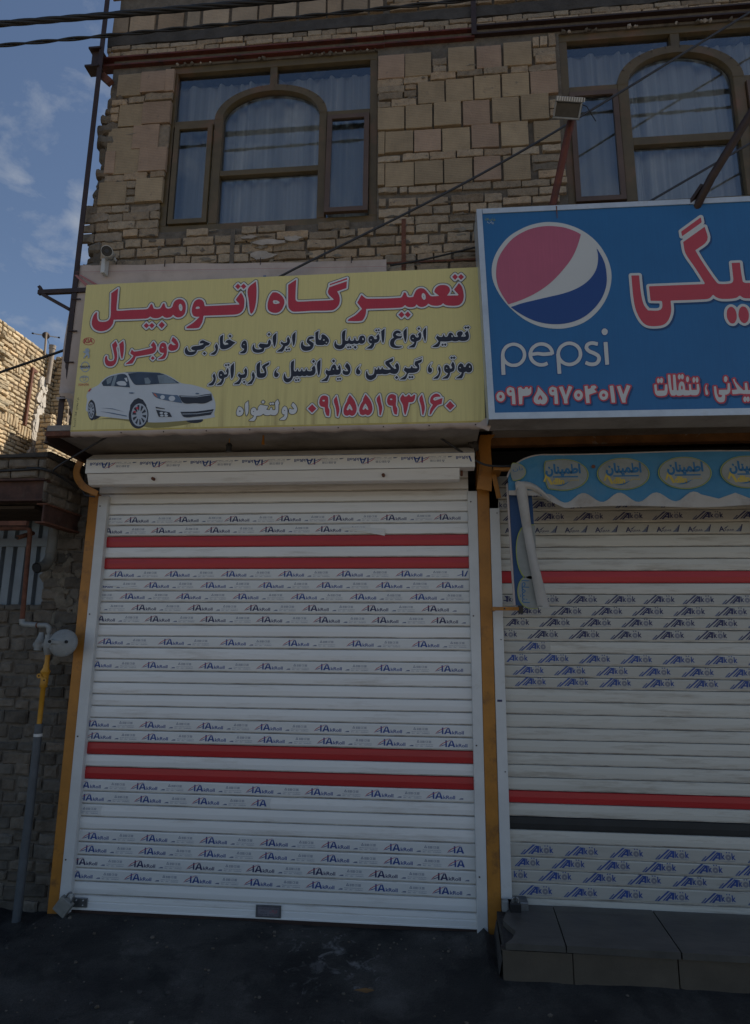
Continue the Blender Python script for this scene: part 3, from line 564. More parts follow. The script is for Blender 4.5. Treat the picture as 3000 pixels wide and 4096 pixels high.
  (1,"607 3156 632 3124 652 3095 654 3072 640 3052 624 3050 616 3056 605 3051 584 3062 580 3085 591 3108 602 3131"),
  (1,"687 3154 708 3145 712 3107 713 3050 694 3051 695 3102 679 3102 668 3117 670 3143"),
  (1,"722 3151 743 3153 758 3098 777 3156 796 3148 766 3080 765 3051 746 3052 745 3075"),
  (1,"851 3098 849 3088 845 3080 840 3074 833 3070 826 3068 818 3070 812 3075 807 3081 804 3090 803 3099 805 3108 809 3116 814 3123 821 3127 829 3128 836 3127 842 3122 847 3115 850 3107"),
  (1,"863 3152 880 3153 880 3134 894 3137 900 3151 919 3153 929 3142 915 3130 927 3114 897 3104 885 3100 886 3051 867 3050"),
  (1,"988 3094 986 3085 983 3077 977 3071 970 3067 962 3066 955 3067 948 3072 944 3078 941 3086 940 3095 942 3104 946 3112 951 3118 958 3122 966 3123 973 3121 980 3117 985 3111 988 3103"),
  (1,"1000 3148 1019 3150 1023 3096 1024 3049 1005 3049"),
  (1,"1039 3144 1058 3147 1071 3094 1094 3151 1113 3144 1082 3071 1080 3047 1062 3048"),
  (-1,"404 3102 403 3097 400 3093 396 3092 392 3093 389 3097 388 3102 389 3108 392 3111 396 3113 400 3111 403 3107"),
  (-1,"460 3132 458 3128 455 3126 450 3126 447 3129 446 3133 447 3137 451 3139 455 3139 458 3136"),
  (-1,"616 3107 628 3088 626 3075 620 3078 616 3089 610 3078 603 3076 605 3089"),
  (-1,"695 3128 693 3124 689 3122 685 3122 682 3124 681 3129 682 3133 686 3135 690 3135 693 3132"),
  (-1,"836 3098 834 3093 831 3089 826 3088 822 3090 820 3093 819 3099 820 3104 823 3107 828 3109 832 3107 835 3103"),
  (-1,"973 3094 972 3089 968 3085 964 3084 959 3086 956 3089 955 3095 957 3100 960 3103 965 3105 969 3103 972 3099"),
 ],
 'word':[
  (1,"549 3352 547 3337 542 3323 535 3311 526 3300 515 3291 502 3284 489 3280 475 3280 462 3281 448 3286 436 3293 426 3303 417 3315 411 3328 408 3342 407 3357 409 3372 413 3386 420 3398 429 3410 440 3419 453 3425 467 3429 481 3430 494 3428 508 3423 520 3416 530 3406 539 3394 545 3381 548 3367"),
  (-1,"530 3353 528 3340 524 3329 517 3319 509 3310 499 3304 488 3301 476 3300 464 3301 454 3306 444 3313 436 3322 430 3332 427 3344 426 3356 428 3368 432 3380 438 3390 447 3399 457 3405 468 3409 480 3410 491 3408 502 3403 512 3396 520 3387 526 3377 529 3365"),
  (1,"406 3358 405 3296 406 3233 428 3234 427 3296 428 3358"),
  (1,"862 3347 860 3332 855 3318 848 3305 838 3294 827 3286 814 3279 800 3275 786 3274 773 3276 760 3281 748 3288 737 3298 729 3310 723 3323 720 3337 719 3352 721 3366 726 3380 733 3393 742 3404 754 3413 767 3420 780 3424 794 3425 808 3423 822 3418 834 3410 844 3401 852 3389 858 3376 861 3361"),
  (-1,"842 3347 841 3335 836 3324 829 3314 821 3306 810 3300 799 3296 788 3295 776 3297 765 3301 756 3308 748 3317 742 3327 739 3339 738 3351 740 3363 745 3375 751 3385 760 3393 770 3399 782 3403 793 3404 805 3402 816 3398 825 3391 833 3382 839 3371 842 3360"),
  (1,"717 3353 718 3291 719 3229 740 3230 739 3291 739 3354"),
  (1,"706 3350 704 3370 697 3389 685 3406 669 3418 650 3425 630 3426 610 3422 593 3412 578 3398 568 3380 562 3359 563 3338 569 3318 580 3301 596 3288 614 3279 634 3277 653 3279 670 3287 663 3307 648 3300 634 3298 619 3300 606 3306 595 3316 587 3328 582 3342 582 3357 586 3371 593 3384 603 3394 616 3402 631 3405 646 3404 660 3398 672 3390 680 3378 686 3364 687 3348"),
  (1,"578 3342 610 3347 647 3341 691 3344 691 3341 704 3357 692 3365 648 3363 610 3368 576 3363"),
  (1,"954 3414 921 3422 890 3412 877 3382 893 3354 922 3338 941 3324 942 3311 931 3295 904 3293 880 3304 873 3283 901 3271 939 3275 962 3305 958 3337 933 3358 906 3372 897 3384 902 3395 920 3400 949 3392"),
  (1,"984 3414 984 3346 985 3275 1006 3277 1006 3347 1006 3415"),
  (1,"1011 3477 1010 3471 1007 3465 1003 3461 998 3458 993 3457 988 3458 983 3461 980 3466 978 3472 977 3478 978 3485 981 3490 985 3495 990 3498 996 3498 1001 3497 1005 3494 1009 3489 1011 3484"),
 ],
 'emb_white':[
  (1,"718 4200 813 4181 905 4133 979 4060 1030 3968 1054 3872 1050 3785 1018 3688 962 3605 882 3540 788 3510 707 3509 620 3531 535 3583 450 3674 395 3770 370 3859 376 3948 414 4037 480 4118 568 4171 644 4195"),
 ],
 'emb_red':[
  (1,"897 4107 863 4130 801 4158 717 4173 648 4169 578 4149 501 4102 440 4029 406 3959 394 3870 403 3793 425 3736 459 3672 518 3691 582 3718 635 3747 689 3785 743 3835 787 3886 826 3937 855 3989 879 4048"),
 ],
 'emb_blue':[
  (1,"472 3654 538 3676 601 3690 685 3708 769 3726 826 3744 879 3770 922 3803 956 3845 976 3888 986 3941 986 3982 977 4021 1002 3969 1022 3909 1028 3833 1022 3769 995 3695 948 3629 884 3574 811 3544 739 3535 667 3542 596 3566 530 3606"),
 ],
 'crest':[
  (1,"342 4261 350 4268 361 4261 375 4264 390 4247 401 4245 404 4224 389 4206 370 4210 355 4233"),
 ],
}
PRINT=[
 ('shade',"-2086.2 3071.4 -1995 3072.2 -1860.1 3053.6 -1730.3 3011 -1628.6 3008.5 -1481.6 3026.1 -1388.7 3050.9 -1692.3 3058.5 -1935.3 3082.9"),
 ('tyre',"-1384.5 3049.6 -1388.2 3042.3 -1399.5 3036.3 -1416.9 3032.6 -1437.6 3031.6 -1458.5 3033.6 -1476.5 3038.2 -1488.8 3044.8 -1493.5 3052.3 -1489.8 3059.6 -1478.4 3065.6 -1461 3069.3 -1440.2 3070.3 -1419.2 3068.3 -1401.3 3063.6 -1389.1 3057.1"),
 ('tyre',"-2076.5 3132.6 -2075.7 3115.1 -2076.9 3098.8 -2079.9 3084.9 -2084.7 3074.3 -2090.8 3067.7 -2097.8 3065.6 -2105.4 3068.1 -2112.8 3075 -2119.8 3085.9 -2125.7 3100 -2130.2 3116.5 -2133 3134.1 -2133.9 3151.8 -2132.8 3168.2 -2129.8 3182.2 -2125 3192.9 -2118.9 3199.6 -2111.8 3201.7 -2104.2 3199.2 -2096.7 3192.1 -2089.7 3181.1 -2083.8 3166.8 -2079.3 3150.3"),
 ('tyre',"-2076.8 3098.8 -2039.6 3092.9 -2056.6 3079.9 -2085.8 3067.1"),
 ('body',"-2145.1 3137.6 -2143.5 3199.5 -2150.5 3230.8 -2139.5 3261.7 -2122.6 3276.9 -2078.7 3300.6 -2054 3331.3 -2022.4 3355.4 -1974.6 3370.9 -1901.6 3379.9 -1803.5 3378.5 -1686.8 3367.8 -1643.4 3355.8 -1593 3329.2 -1542.4 3296.5 -1469.4 3281.9 -1396.1 3258.1 -1353 3235.3 -1336.8 3213.4 -1316 3164 -1312.3 3121.4 -1317.4 3088.3 -1310.3 3068.2 -1377.3 3056.6 -1483.2 3050.2 -1571.9 3045.2 -1643.2 3042.1 -1733.1 3044.9 -1812.6 3061.5 -1873.4 3067.9 -2039.4 3090.5 -2070.4 3095.6 -2081.8 3148.2 -2094.8 3185.7 -2115.2 3204.9 -2131.7 3186.7 -2131.1 3121.7"),
 ('tyre',"-1858.6 3117.6 -1857.6 3160.6 -1836.2 3193.9 -1810 3205.5 -1778.6 3192.3 -1754.5 3157.8 -1739.8 3090.1 -1734.3 3045 -1849.4 3068.5"),
 ('tyre',"-1734.2 3084.8 -1735.5 3066.9 -1739.6 3050.1 -1746.2 3035.2 -1755.1 3022.7 -1765.8 3013.2 -1778 3007.2 -1791 3004.8 -1804.4 3006.2 -1817.5 3011.3 -1829.8 3019.9 -1840.8 3031.6 -1849.9 3046 -1856.8 3062.5 -1861.1 3080.2 -1862.7 3098.4 -1861.5 3116.4 -1857.5 3133.4 -1850.9 3148.5 -1842 3161.2 -1831.1 3170.8 -1818.9 3176.9 -1805.7 3179.3 -1792.2 3177.8 -1779 3172.6 -1766.6 3163.8 -1755.7 3151.8 -1746.6 3137.3 -1739.9 3120.8 -1735.7 3103"),
 ('rim',"-2089.2 3131.1 -2088.6 3114.7 -2089.9 3100 -2093.2 3088.4 -2098.1 3081 -2104 3078.6 -2110.6 3081.4 -2117 3089 -2122.7 3100.9 -2127.1 3115.7 -2129.8 3132.2 -2130.5 3148.6 -2129.1 3163.4 -2125.9 3175.1 -2121 3182.6 -2115 3185 -2108.4 3182.2 -2102 3174.5 -2096.3 3162.5 -2091.9 3147.6"),
 ('rim',"-1741.7 3090 -1742.4 3073.5 -1745.7 3058.2 -1751.4 3044.6 -1759.2 3033.5 -1768.7 3025.4 -1779.5 3020.8 -1791 3019.8 -1802.6 3022.5 -1813.8 3028.8 -1824 3038.3 -1832.7 3050.7 -1839.4 3065.2 -1843.9 3081.2 -1845.9 3097.9 -1845.2 3114.4 -1842 3129.9 -1836.3 3143.6 -1828.4 3154.9 -1818.9 3163 -1808 3167.7 -1796.4 3168.7 -1784.7 3165.9 -1773.5 3159.5 -1763.3 3149.8 -1754.6 3137.3 -1747.9 3122.7 -1743.6 3106.6"),
 ('tyre',"-1773.8 3091.9 -1748.9 3091.8 -1749.7 3071.5 -1774.1 3085.1"),
 ('tyre',"-2101.9 3130.4 -2092.5 3130.5 -2092 3116.2 -2101.7 3125.6"),
 ('tyre',"-1776.8 3075.4 -1754.7 3054.1 -1763.7 3040 -1779.8 3070.7"),
 ('tyre',"-2102.4 3118.7 -2093.2 3103.9 -2096 3093.9 -2103.3 3115.4"),
 ('tyre',"-1786.2 3066 -1775.2 3031.6 -1789 3029.1 -1790.8 3065.2"),
 ('tyre',"-2105.6 3112 -2100 3087.8 -2105.1 3085.9 -2107.3 3111.4"),
 ('tyre',"-1798.5 3067.3 -1802.8 3032.9 -1816.2 3042.9 -1803 3070.6"),
 ('tyre',"-2110.3 3112.8 -2110.5 3088.5 -2116 3095.5 -2112.1 3115.2"),
 ('tyre',"-1809 3078.7 -1827 3057.4 -1834.9 3076.2 -1811.6 3085"),
 ('tyre',"-2114.6 3120.8 -2120.6 3105.7 -2124.3 3118.8 -2115.9 3125.2"),
 ('tyre',"-1813.6 3096 -1838.6 3096 -1837.9 3116.4 -1813.4 3102.8"),
 ('tyre',"-2117.1 3133 -2126.5 3132.8 -2127 3147.2 -2117.3 3137.7"),
 ('tyre',"-1810.6 3112.5 -1833 3134 -1824 3148.2 -1807.6 3117.2"),
 ('tyre',"-2116.6 3144.6 -2125.9 3159.6 -2123.1 3169.6 -2115.7 3148"),
 ('tyre',"-1801.2 3121.9 -1812.3 3156.7 -1798.4 3159.2 -1796.6 3122.8"),
 ('tyre',"-2113.4 3151.3 -2119 3175.7 -2113.9 3177.6 -2111.7 3152"),
 ('tyre',"-1788.9 3120.6 -1784.5 3155.3 -1771.1 3145.2 -1784.4 3117.3"),
 ('tyre',"-2108.7 3150.5 -2108.5 3175 -2103 3168 -2106.9 3148.2"),
 ('tyre',"-1778.4 3109.1 -1760.3 3130.5 -1752.5 3111.7 -1775.8 3102.9"),
 ('tyre',"-2104.3 3142.5 -2098.4 3157.7 -2094.7 3144.5 -2103.1 3138.1"),
 ('glass',"-2058.3 3312.6 -2036 3337 -2009.7 3351.9 -1970.7 3362 -1931.3 3368.9 -1903 3361 -1884.8 3329.1 -1869.7 3276.1 -1966.6 3286.6 -2047 3291.5"),
 ('glass',"-1891.6 3370.1 -1803.1 3374.1 -1680.6 3365.7 -1605.1 3329.6 -1550.1 3294.3 -1674.9 3293.8 -1826.5 3291 -1845.5 3299.7 -1869.7 3331.7"),
 ('line',"-1910.5 3376.4 -1901.6 3379.9 -1803.5 3378.5 -1686.9 3369.1 -1677.5 3364.4 -1803 3372.9"),
 ('glasslight',"-1697.7 3351.3 -1649.4 3354.1 -1598.6 3323.1 -1566.5 3296 -1681.1 3295.9"),
 ('glasslight',"-1979.6 3359.1 -1959.7 3362.9 -1974.1 3288 -1995.1 3288.7"),
 ('glasslight',"-2029.6 3333.6 -2009.3 3346.8 -1988.4 3353.7 -1999.6 3310.7 -2020.2 3300.7"),
 ('glasslight',"-1781.5 3335.2 -1757.5 3338.8 -1737 3311.9 -1741.9 3297.1 -1772.2 3296.8"),
 ('body',"-1962.7 3309.6 -1945.2 3319.1 -1908.2 3317.3 -1892.5 3299.3 -1899.5 3288.3 -1942.8 3293.3"),
 ('body',"-1913.3 3339.4 -1895.1 3341.9 -1888.6 3316.7 -1895.7 3313.8"),
 ('line',"-1874 3242.7 -1852.7 3243.3 -1834.1 3239 -1851.9 3233.3 -1870.4 3236.4"),
 ('line',"-2051 3146.1 -1971.1 3140.3 -1889.8 3115.4 -1970.6 3135.4"),
 ('line',"-2054.9 3124.1 -1968.4 3111.3 -1872.4 3089.9 -1874.9 3084.4 -1967.8 3105.2"),
 ('lamp',"-1725.1 3240.1 -1669.8 3229.2 -1584.7 3217.5 -1554.4 3213.6 -1523.8 3162.4 -1569.3 3171 -1673.2 3195.5 -1704.6 3211.7"),
 ('body',"-1638.4 3204.9 -1639.9 3198.2 -1644.8 3193.4 -1651.9 3191.8 -1659.2 3193.8 -1664.9 3198.9 -1667.4 3205.7 -1666 3212.5 -1661.1 3217.3 -1654 3218.9 -1646.6 3216.9 -1640.9 3211.8"),
 ('body',"-1571.6 3194.4 -1573.7 3185.9 -1580.7 3179.8 -1590.8 3177.8 -1601.1 3180.4 -1609.1 3186.9 -1612.5 3195.6 -1610.4 3204.1 -1603.4 3210.2 -1593.3 3212.2 -1582.9 3209.6 -1575 3203.1"),
 ('amber',"-1715.5 3233.7 -1699.8 3227 -1683 3205 -1702 3216.6"),
 ('grille',"-1548.4 3213.4 -1434.5 3207 -1393.3 3213.8 -1343.1 3219.7 -1334.6 3176.7 -1383.7 3156.7 -1443.3 3160.2 -1515 3163.4"),
 ('rim',"-1539.1 3208.2 -1434.2 3202.7 -1390 3208.8 -1346.9 3213.7 -1346.1 3210 -1387.9 3204.5 -1433.9 3198.4 -1535.8 3203.8"),
 ('grille',"-1531.7 3106 -1427.8 3106.3 -1321 3118.6 -1337.7 3082.8 -1431.5 3073.1 -1505.5 3072"),
 ('grille',"-1693.1 3143.8 -1632.1 3130 -1631.8 3126.3 -1689.3 3133.9"),
 ('grille',"-1688.6 3124.1 -1600.2 3104.7 -1583.1 3075.1 -1666.8 3077.3"),
 ('rim',"-1518.9 3093.5 -1426.9 3092.9 -1330.1 3103.7 -1331.6 3100.1 -1426.6 3088.7 -1516.8 3089.2"),
 ('body',"-1640.6 3101.5 -1643.7 3096.5 -1652 3094.5 -1660.7 3096.9 -1664.6 3102.2 -1661.5 3107.3 -1653.2 3109.2 -1644.5 3106.8"),
 ('body',"-1611.6 3097.1 -1614.7 3092.1 -1623 3090.1 -1631.6 3092.5 -1635.5 3097.8 -1632.4 3102.8 -1624.1 3104.8 -1615.5 3102.4"),
 ('body',"-1635.7 3084.4 -1638.8 3079.7 -1647.2 3078 -1655.8 3080.2 -1659.7 3085 -1656.5 3089.6 -1648.2 3091.4 -1639.6 3089.2"),
 ('body',"-1607.5 3082.4 -1610.6 3077.8 -1618.9 3076.1 -1627.5 3078.2 -1631.4 3083.1 -1628.3 3087.7 -1620 3089.4 -1611.3 3087.3"),
 ('line',"-1420 3221.9 -1421.4 3219.5 -1425.7 3217.8 -1431.6 3217.4 -1437.6 3218.2 -1442.1 3220.1 -1443.9 3222.6 -1442.4 3225 -1438.2 3226.7 -1432.3 3227.2 -1426.2 3226.4 -1421.7 3224.4"),
 ('red',"-2142.3 3258.7 -2128.7 3276.4 -2121 3273.7 -2134.4 3254.1"),
 ('red',"-1801.7 3137.6 -1803.6 3130.7 -1809.3 3128 -1815.6 3131 -1818.6 3138 -1816.8 3144.9 -1811 3147.7 -1804.8 3144.6"),
 ('red',"-1815.9 3113.5 -1817.9 3108.3 -1823.7 3106.3 -1829.9 3108.6 -1832.8 3113.9 -1830.8 3119 -1825 3121 -1818.8 3118.7"),
 ('silver',"-2193 3541.9 -2179.3 3551.4 -2165.7 3545.9 -2158.6 3530.6 -2164.9 3522.4 -2156.1 3500.4 -2155.9 3482.1 -2167.2 3481.5 -2165 3492.4 -2174.4 3504.4 -2187 3484.9 -2196.9 3480.2 -2188.8 3501.6 -2182 3514.7 -2199 3522 -2203 3528.8 -2191.7 3530.1 -2185 3528.2"),
 ('red',"-2133.6 3598.4 -2134 3592.6 -2137.6 3593.5 -2137.2 3598.5"),
 ('red',"-2134 3592.6 -2136.4 3587.1 -2139.8 3588.9 -2137.6 3593.5"),
 ('red',"-2136.4 3587.1 -2140.6 3582.3 -2143.7 3584.7 -2139.8 3588.9"),
 ('red',"-2140.6 3582.3 -2146.5 3578.4 -2149.1 3581.4 -2143.7 3584.7"),
 ('red',"-2146.5 3578.4 -2153.8 3575.5 -2155.7 3578.9 -2149.1 3581.4"),
 ('red',"-2153.8 3575.5 -2162 3573.9 -2163.2 3577.6 -2155.7 3578.9"),
 ('red',"-2162 3573.9 -2170.8 3573.6 -2171.2 3577.3 -2163.2 3577.6"),
 ('red',"-2170.8 3573.6 -2179.8 3574.6 -2179.4 3578.2 -2171.2 3577.3"),
 ('red',"-2179.8 3574.6 -2188.5 3576.8 -2187.2 3580.1 -2179.4 3578.2"),
 ('red',"-2188.5 3576.8 -2196.4 3580.3 -2194.4 3583.1 -2187.2 3580.1"),
 ('red',"-2196.4 3580.3 -2203.2 3584.7 -2200.6 3586.9 -2194.4 3583.1"),
 ('red',"-2203.2 3584.7 -2208.4 3589.8 -2205.4 3591.3 -2200.6 3586.9"),
 ('red',"-2208.4 3589.8 -2212 3595.5 -2208.6 3596.2 -2205.4 3591.3"),
 ('red',"-2212 3595.5 -2213.6 3601.4 -2210 3601.3 -2208.6 3596.2"),
 ('red',"-2213.6 3601.4 -2213.2 3607.3 -2209.6 3606.3 -2210 3601.3"),
 ('red',"-2213.2 3607.3 -2210.9 3612.7 -2207.4 3611 -2209.6 3606.3"),
 ('red',"-2210.9 3612.7 -2206.6 3617.6 -2203.5 3615.1 -2207.4 3611"),
 ('red',"-2206.6 3617.6 -2200.7 3621.5 -2198.1 3618.5 -2203.5 3615.1"),
 ('red',"-2200.7 3621.5 -2193.4 3624.4 -2191.5 3621 -2198.1 3618.5"),
 ('red',"-2193.4 3624.4 -2185.2 3626 -2184 3622.3 -2191.5 3621"),
 ('red',"-2185.2 3626 -2176.3 3626.3 -2175.9 3622.6 -2184 3622.3"),
 ('red',"-2176.3 3626.3 -2167.3 3625.3 -2167.8 3621.7 -2175.9 3622.6"),
 ('red',"-2167.3 3625.3 -2158.7 3623 -2159.9 3619.7 -2167.8 3621.7"),
 ('red',"-2158.7 3623 -2150.8 3619.6 -2152.7 3616.8 -2159.9 3619.7"),
 ('red',"-2150.8 3619.6 -2144 3615.2 -2146.6 3613 -2152.7 3616.8"),
 ('red',"-2144 3615.2 -2138.7 3610 -2141.8 3608.5 -2146.6 3613"),
 ('red',"-2138.7 3610 -2135.2 3604.3 -2138.6 3603.6 -2141.8 3608.5"),
 ('red',"-2135.2 3604.3 -2133.6 3598.4 -2137.2 3598.5 -2138.6 3603.6"),
 ('silver',"-2149.2 3423.8 -2149.1 3415.7 -2154.9 3417.3 -2155 3424"),
 ('silver',"-2149.1 3415.7 -2150.5 3408.1 -2156.1 3410.9 -2154.9 3417.3"),
 ('silver',"-2150.5 3408.1 -2153.4 3401.3 -2158.3 3405.2 -2156.1 3410.9"),
 ('silver',"-2153.4 3401.3 -2157.5 3395.7 -2161.6 3400.5 -2158.3 3405.2"),
 ('silver',"-2157.5 3395.7 -2162.7 3391.6 -2165.8 3397 -2161.6 3400.5"),
 ('silver',"-2162.7 3391.6 -2168.7 3389.1 -2170.6 3394.9 -2165.8 3397"),
 ('silver',"-2168.7 3389.1 -2175.3 3388.4 -2175.9 3394.3 -2170.6 3394.9"),
 ('silver',"-2175.3 3388.4 -2182 3389.5 -2181.3 3395.3 -2175.9 3394.3"),
 ('silver',"-2182 3389.5 -2188.6 3392.4 -2186.6 3397.7 -2181.3 3395.3"),
 ('silver',"-2188.6 3392.4 -2194.7 3396.9 -2191.6 3401.5 -2186.6 3397.7"),
 ('silver',"-2194.7 3396.9 -2200.1 3402.9 -2195.9 3406.4 -2191.6 3401.5"),
 ('silver',"-2200.1 3402.9 -2204.4 3409.9 -2199.4 3412.3 -2195.9 3406.4"),
 ('silver',"-2204.4 3409.9 -2207.4 3417.7 -2201.8 3418.8 -2199.4 3412.3"),
 ('silver',"-2207.4 3417.7 -2209 3425.9 -2203.2 3425.7 -2201.8 3418.8"),
 ('silver',"-2209 3425.9 -2209.1 3434 -2203.3 3432.4 -2203.2 3425.7"),
 ('silver',"-2209.1 3434 -2207.8 3441.6 -2202.2 3438.9 -2203.3 3432.4"),
 ('silver',"-2207.8 3441.6 -2204.9 3448.5 -2199.9 3444.6 -2202.2 3438.9"),
 ('silver',"-2204.9 3448.5 -2200.8 3454.1 -2196.6 3449.3 -2199.9 3444.6"),
 ('silver',"-2200.8 3454.1 -2195.6 3458.3 -2192.4 3452.8 -2196.6 3449.3"),
 ('silver',"-2195.6 3458.3 -2189.5 3460.8 -2187.6 3454.9 -2192.4 3452.8"),
 ('silver',"-2189.5 3460.8 -2182.9 3461.5 -2182.3 3455.5 -2187.6 3454.9"),
 ('silver',"-2182.9 3461.5 -2176.2 3460.3 -2176.9 3454.5 -2182.3 3455.5"),
 ('silver',"-2176.2 3460.3 -2169.5 3457.4 -2171.5 3452.1 -2176.9 3454.5"),
 ('silver',"-2169.5 3457.4 -2163.4 3452.8 -2166.6 3448.3 -2171.5 3452.1"),
 ('silver',"-2163.4 3452.8 -2158.1 3446.9 -2162.3 3443.3 -2166.6 3448.3"),
 ('silver',"-2158.1 3446.9 -2153.8 3439.8 -2158.8 3437.4 -2162.3 3443.3"),
 ('silver',"-2153.8 3439.8 -2150.8 3432 -2156.4 3430.9 -2158.8 3437.4"),
 ('silver',"-2150.8 3432 -2149.2 3423.8 -2155 3424 -2156.4 3430.9"),
 ('silver',"-2146.2 3341.4 -2146.4 3336.2 -2149.6 3337 -2149.4 3341.5"),
 ('silver',"-2146.4 3336.2 -2148.2 3331.2 -2151.2 3332.8 -2149.6 3337"),
 ('silver',"-2148.2 3331.2 -2151.3 3326.9 -2154.1 3329 -2151.2 3332.8"),
 ('silver',"-2151.3 3326.9 -2155.8 3323.3 -2158.1 3325.9 -2154.1 3329"),
 ('silver',"-2155.8 3323.3 -2161.3 3320.6 -2163.1 3323.6 -2158.1 3325.9"),
 ('silver',"-2161.3 3320.6 -2167.6 3319.1 -2168.7 3322.3 -2163.1 3323.6"),
 ('silver',"-2167.6 3319.1 -2174.4 3318.7 -2174.8 3322 -2168.7 3322.3"),
 ('silver',"-2174.4 3318.7 -2181.3 3319.5 -2180.9 3322.7 -2174.8 3322"),
 ('silver',"-2181.3 3319.5 -2188 3321.5 -2186.9 3324.4 -2180.9 3322.7"),
 ('silver',"-2188 3321.5 -2194.1 3324.5 -2192.4 3327 -2186.9 3324.4"),
 ('silver',"-2194.1 3324.5 -2199.4 3328.4 -2197.1 3330.3 -2192.4 3327"),
 ('silver',"-2199.4 3328.4 -2203.5 3333 -2200.8 3334.3 -2197.1 3330.3"),
 ('silver',"-2203.5 3333 -2206.4 3338.1 -2203.3 3338.7 -2200.8 3334.3"),
 ('silver',"-2206.4 3338.1 -2207.7 3343.4 -2204.5 3343.3 -2203.3 3338.7"),
 ('silver',"-2207.7 3343.4 -2207.5 3348.6 -2204.2 3347.8 -2204.5 3343.3"),
 ('silver',"-2207.5 3348.6 -2205.7 3353.6 -2202.7 3352 -2204.2 3347.8"),
 ('silver',"-2205.7 3353.6 -2202.5 3358 -2199.8 3355.8 -2202.7 3352"),
 ('silver',"-2202.5 3358 -2198.1 3361.6 -2195.8 3358.9 -2199.8 3355.8"),
 ('silver',"-2198.1 3361.6 -2192.5 3364.2 -2190.8 3361.2 -2195.8 3358.9"),
 ('silver',"-2192.5 3364.2 -2186.2 3365.8 -2185.1 3362.5 -2190.8 3361.2"),
 ('silver',"-2186.2 3365.8 -2179.4 3366.1 -2179.1 3362.8 -2185.1 3362.5"),
 ('silver',"-2179.4 3366.1 -2172.5 3365.3 -2172.9 3362.1 -2179.1 3362.8"),
 ('silver',"-2172.5 3365.3 -2165.8 3363.3 -2166.9 3360.4 -2172.9 3362.1"),
 ('silver',"-2165.8 3363.3 -2159.7 3360.3 -2161.4 3357.8 -2166.9 3360.4"),
 ('silver',"-2159.7 3360.3 -2154.4 3356.4 -2156.7 3354.4 -2161.4 3357.8"),
 ('silver',"-2154.4 3356.4 -2150.3 3351.8 -2153 3350.5 -2156.7 3354.4"),
 ('silver',"-2150.3 3351.8 -2147.5 3346.7 -2150.6 3346.1 -2153 3350.5"),
 ('silver',"-2147.5 3346.7 -2146.2 3341.4 -2149.4 3341.5 -2150.6 3346.1"),
 ('silver',"-2168.4 3347 -2168.1 3342.8 -2171.1 3343.5 -2171.3 3347.1"),
 ('silver',"-2168.1 3342.8 -2168.4 3338.8 -2171.2 3340.1 -2171.1 3343.5"),
 ('silver',"-2168.4 3338.8 -2169.1 3335.2 -2171.6 3337.1 -2171.2 3340.1"),
 ('silver',"-2169.1 3335.2 -2170.2 3332.2 -2172.3 3334.6 -2171.6 3337.1"),
 ('silver',"-2170.2 3332.2 -2171.7 3330 -2173.2 3332.7 -2172.3 3334.6"),
 ('silver',"-2171.7 3330 -2173.5 3328.7 -2174.4 3331.6 -2173.2 3332.7"),
 ('silver',"-2173.5 3328.7 -2175.4 3328.2 -2175.7 3331.2 -2174.4 3331.6"),
 ('silver',"-2175.4 3328.2 -2177.5 3328.8 -2177.1 3331.6 -2175.7 3331.2"),
 ('silver',"-2177.5 3328.8 -2179.6 3330.2 -2178.6 3332.9 -2177.1 3331.6"),
 ('silver',"-2179.6 3330.2 -2181.5 3332.6 -2179.9 3334.8 -2178.6 3332.9"),
 ('silver',"-2181.5 3332.6 -2183.3 3335.6 -2181.2 3337.4 -2179.9 3334.8"),
 ('silver',"-2183.3 3335.6 -2184.7 3339.3 -2182.2 3340.5 -2181.2 3337.4"),
 ('silver',"-2184.7 3339.3 -2185.8 3343.4 -2183.1 3343.9 -2182.2 3340.5"),
 ('silver',"-2185.8 3343.4 -2186.5 3347.6 -2183.6 3347.5 -2183.1 3343.9"),
 ('silver',"-2186.5 3347.6 -2186.7 3351.9 -2183.8 3351.1 -2183.6 3347.5"),
 ('silver',"-2186.7 3351.9 -2186.5 3355.9 -2183.7 3354.5 -2183.8 3351.1"),
 ('silver',"-2186.5 3355.9 -2185.8 3359.5 -2183.3 3357.6 -2183.7 3354.5"),
 ('silver',"-2185.8 3359.5 -2184.7 3362.5 -2182.6 3360.1 -2183.3 3357.6"),
 ('silver',"-2184.7 3362.5 -2183.2 3364.7 -2181.6 3362 -2182.6 3360.1"),
 ('silver',"-2183.2 3364.7 -2181.4 3366 -2180.5 3363.1 -2181.6 3362"),
 ('silver',"-2181.4 3366 -2179.4 3366.5 -2179.1 3363.5 -2180.5 3363.1"),
 ('silver',"-2179.4 3366.5 -2177.4 3365.9 -2177.7 3363 -2179.1 3363.5"),
 ('silver',"-2177.4 3365.9 -2175.3 3364.4 -2176.3 3361.8 -2177.7 3363"),
 ('silver',"-2175.3 3364.4 -2173.3 3362.1 -2174.9 3359.8 -2176.3 3361.8"),
 ('silver',"-2173.3 3362.1 -2171.6 3359 -2173.7 3357.2 -2174.9 3359.8"),
 ('silver',"-2171.6 3359 -2170.1 3355.4 -2172.6 3354.2 -2173.7 3357.2"),
 ('silver',"-2170.1 3355.4 -2169 3351.3 -2171.8 3350.7 -2172.6 3354.2"),
 ('silver',"-2169 3351.3 -2168.4 3347 -2171.3 3347.1 -2171.8 3350.7"),
 ('silver',"-2214 3417.8 -2146.4 3422.1 -2144.7 3414.4 -2211.6 3410.1"),
]
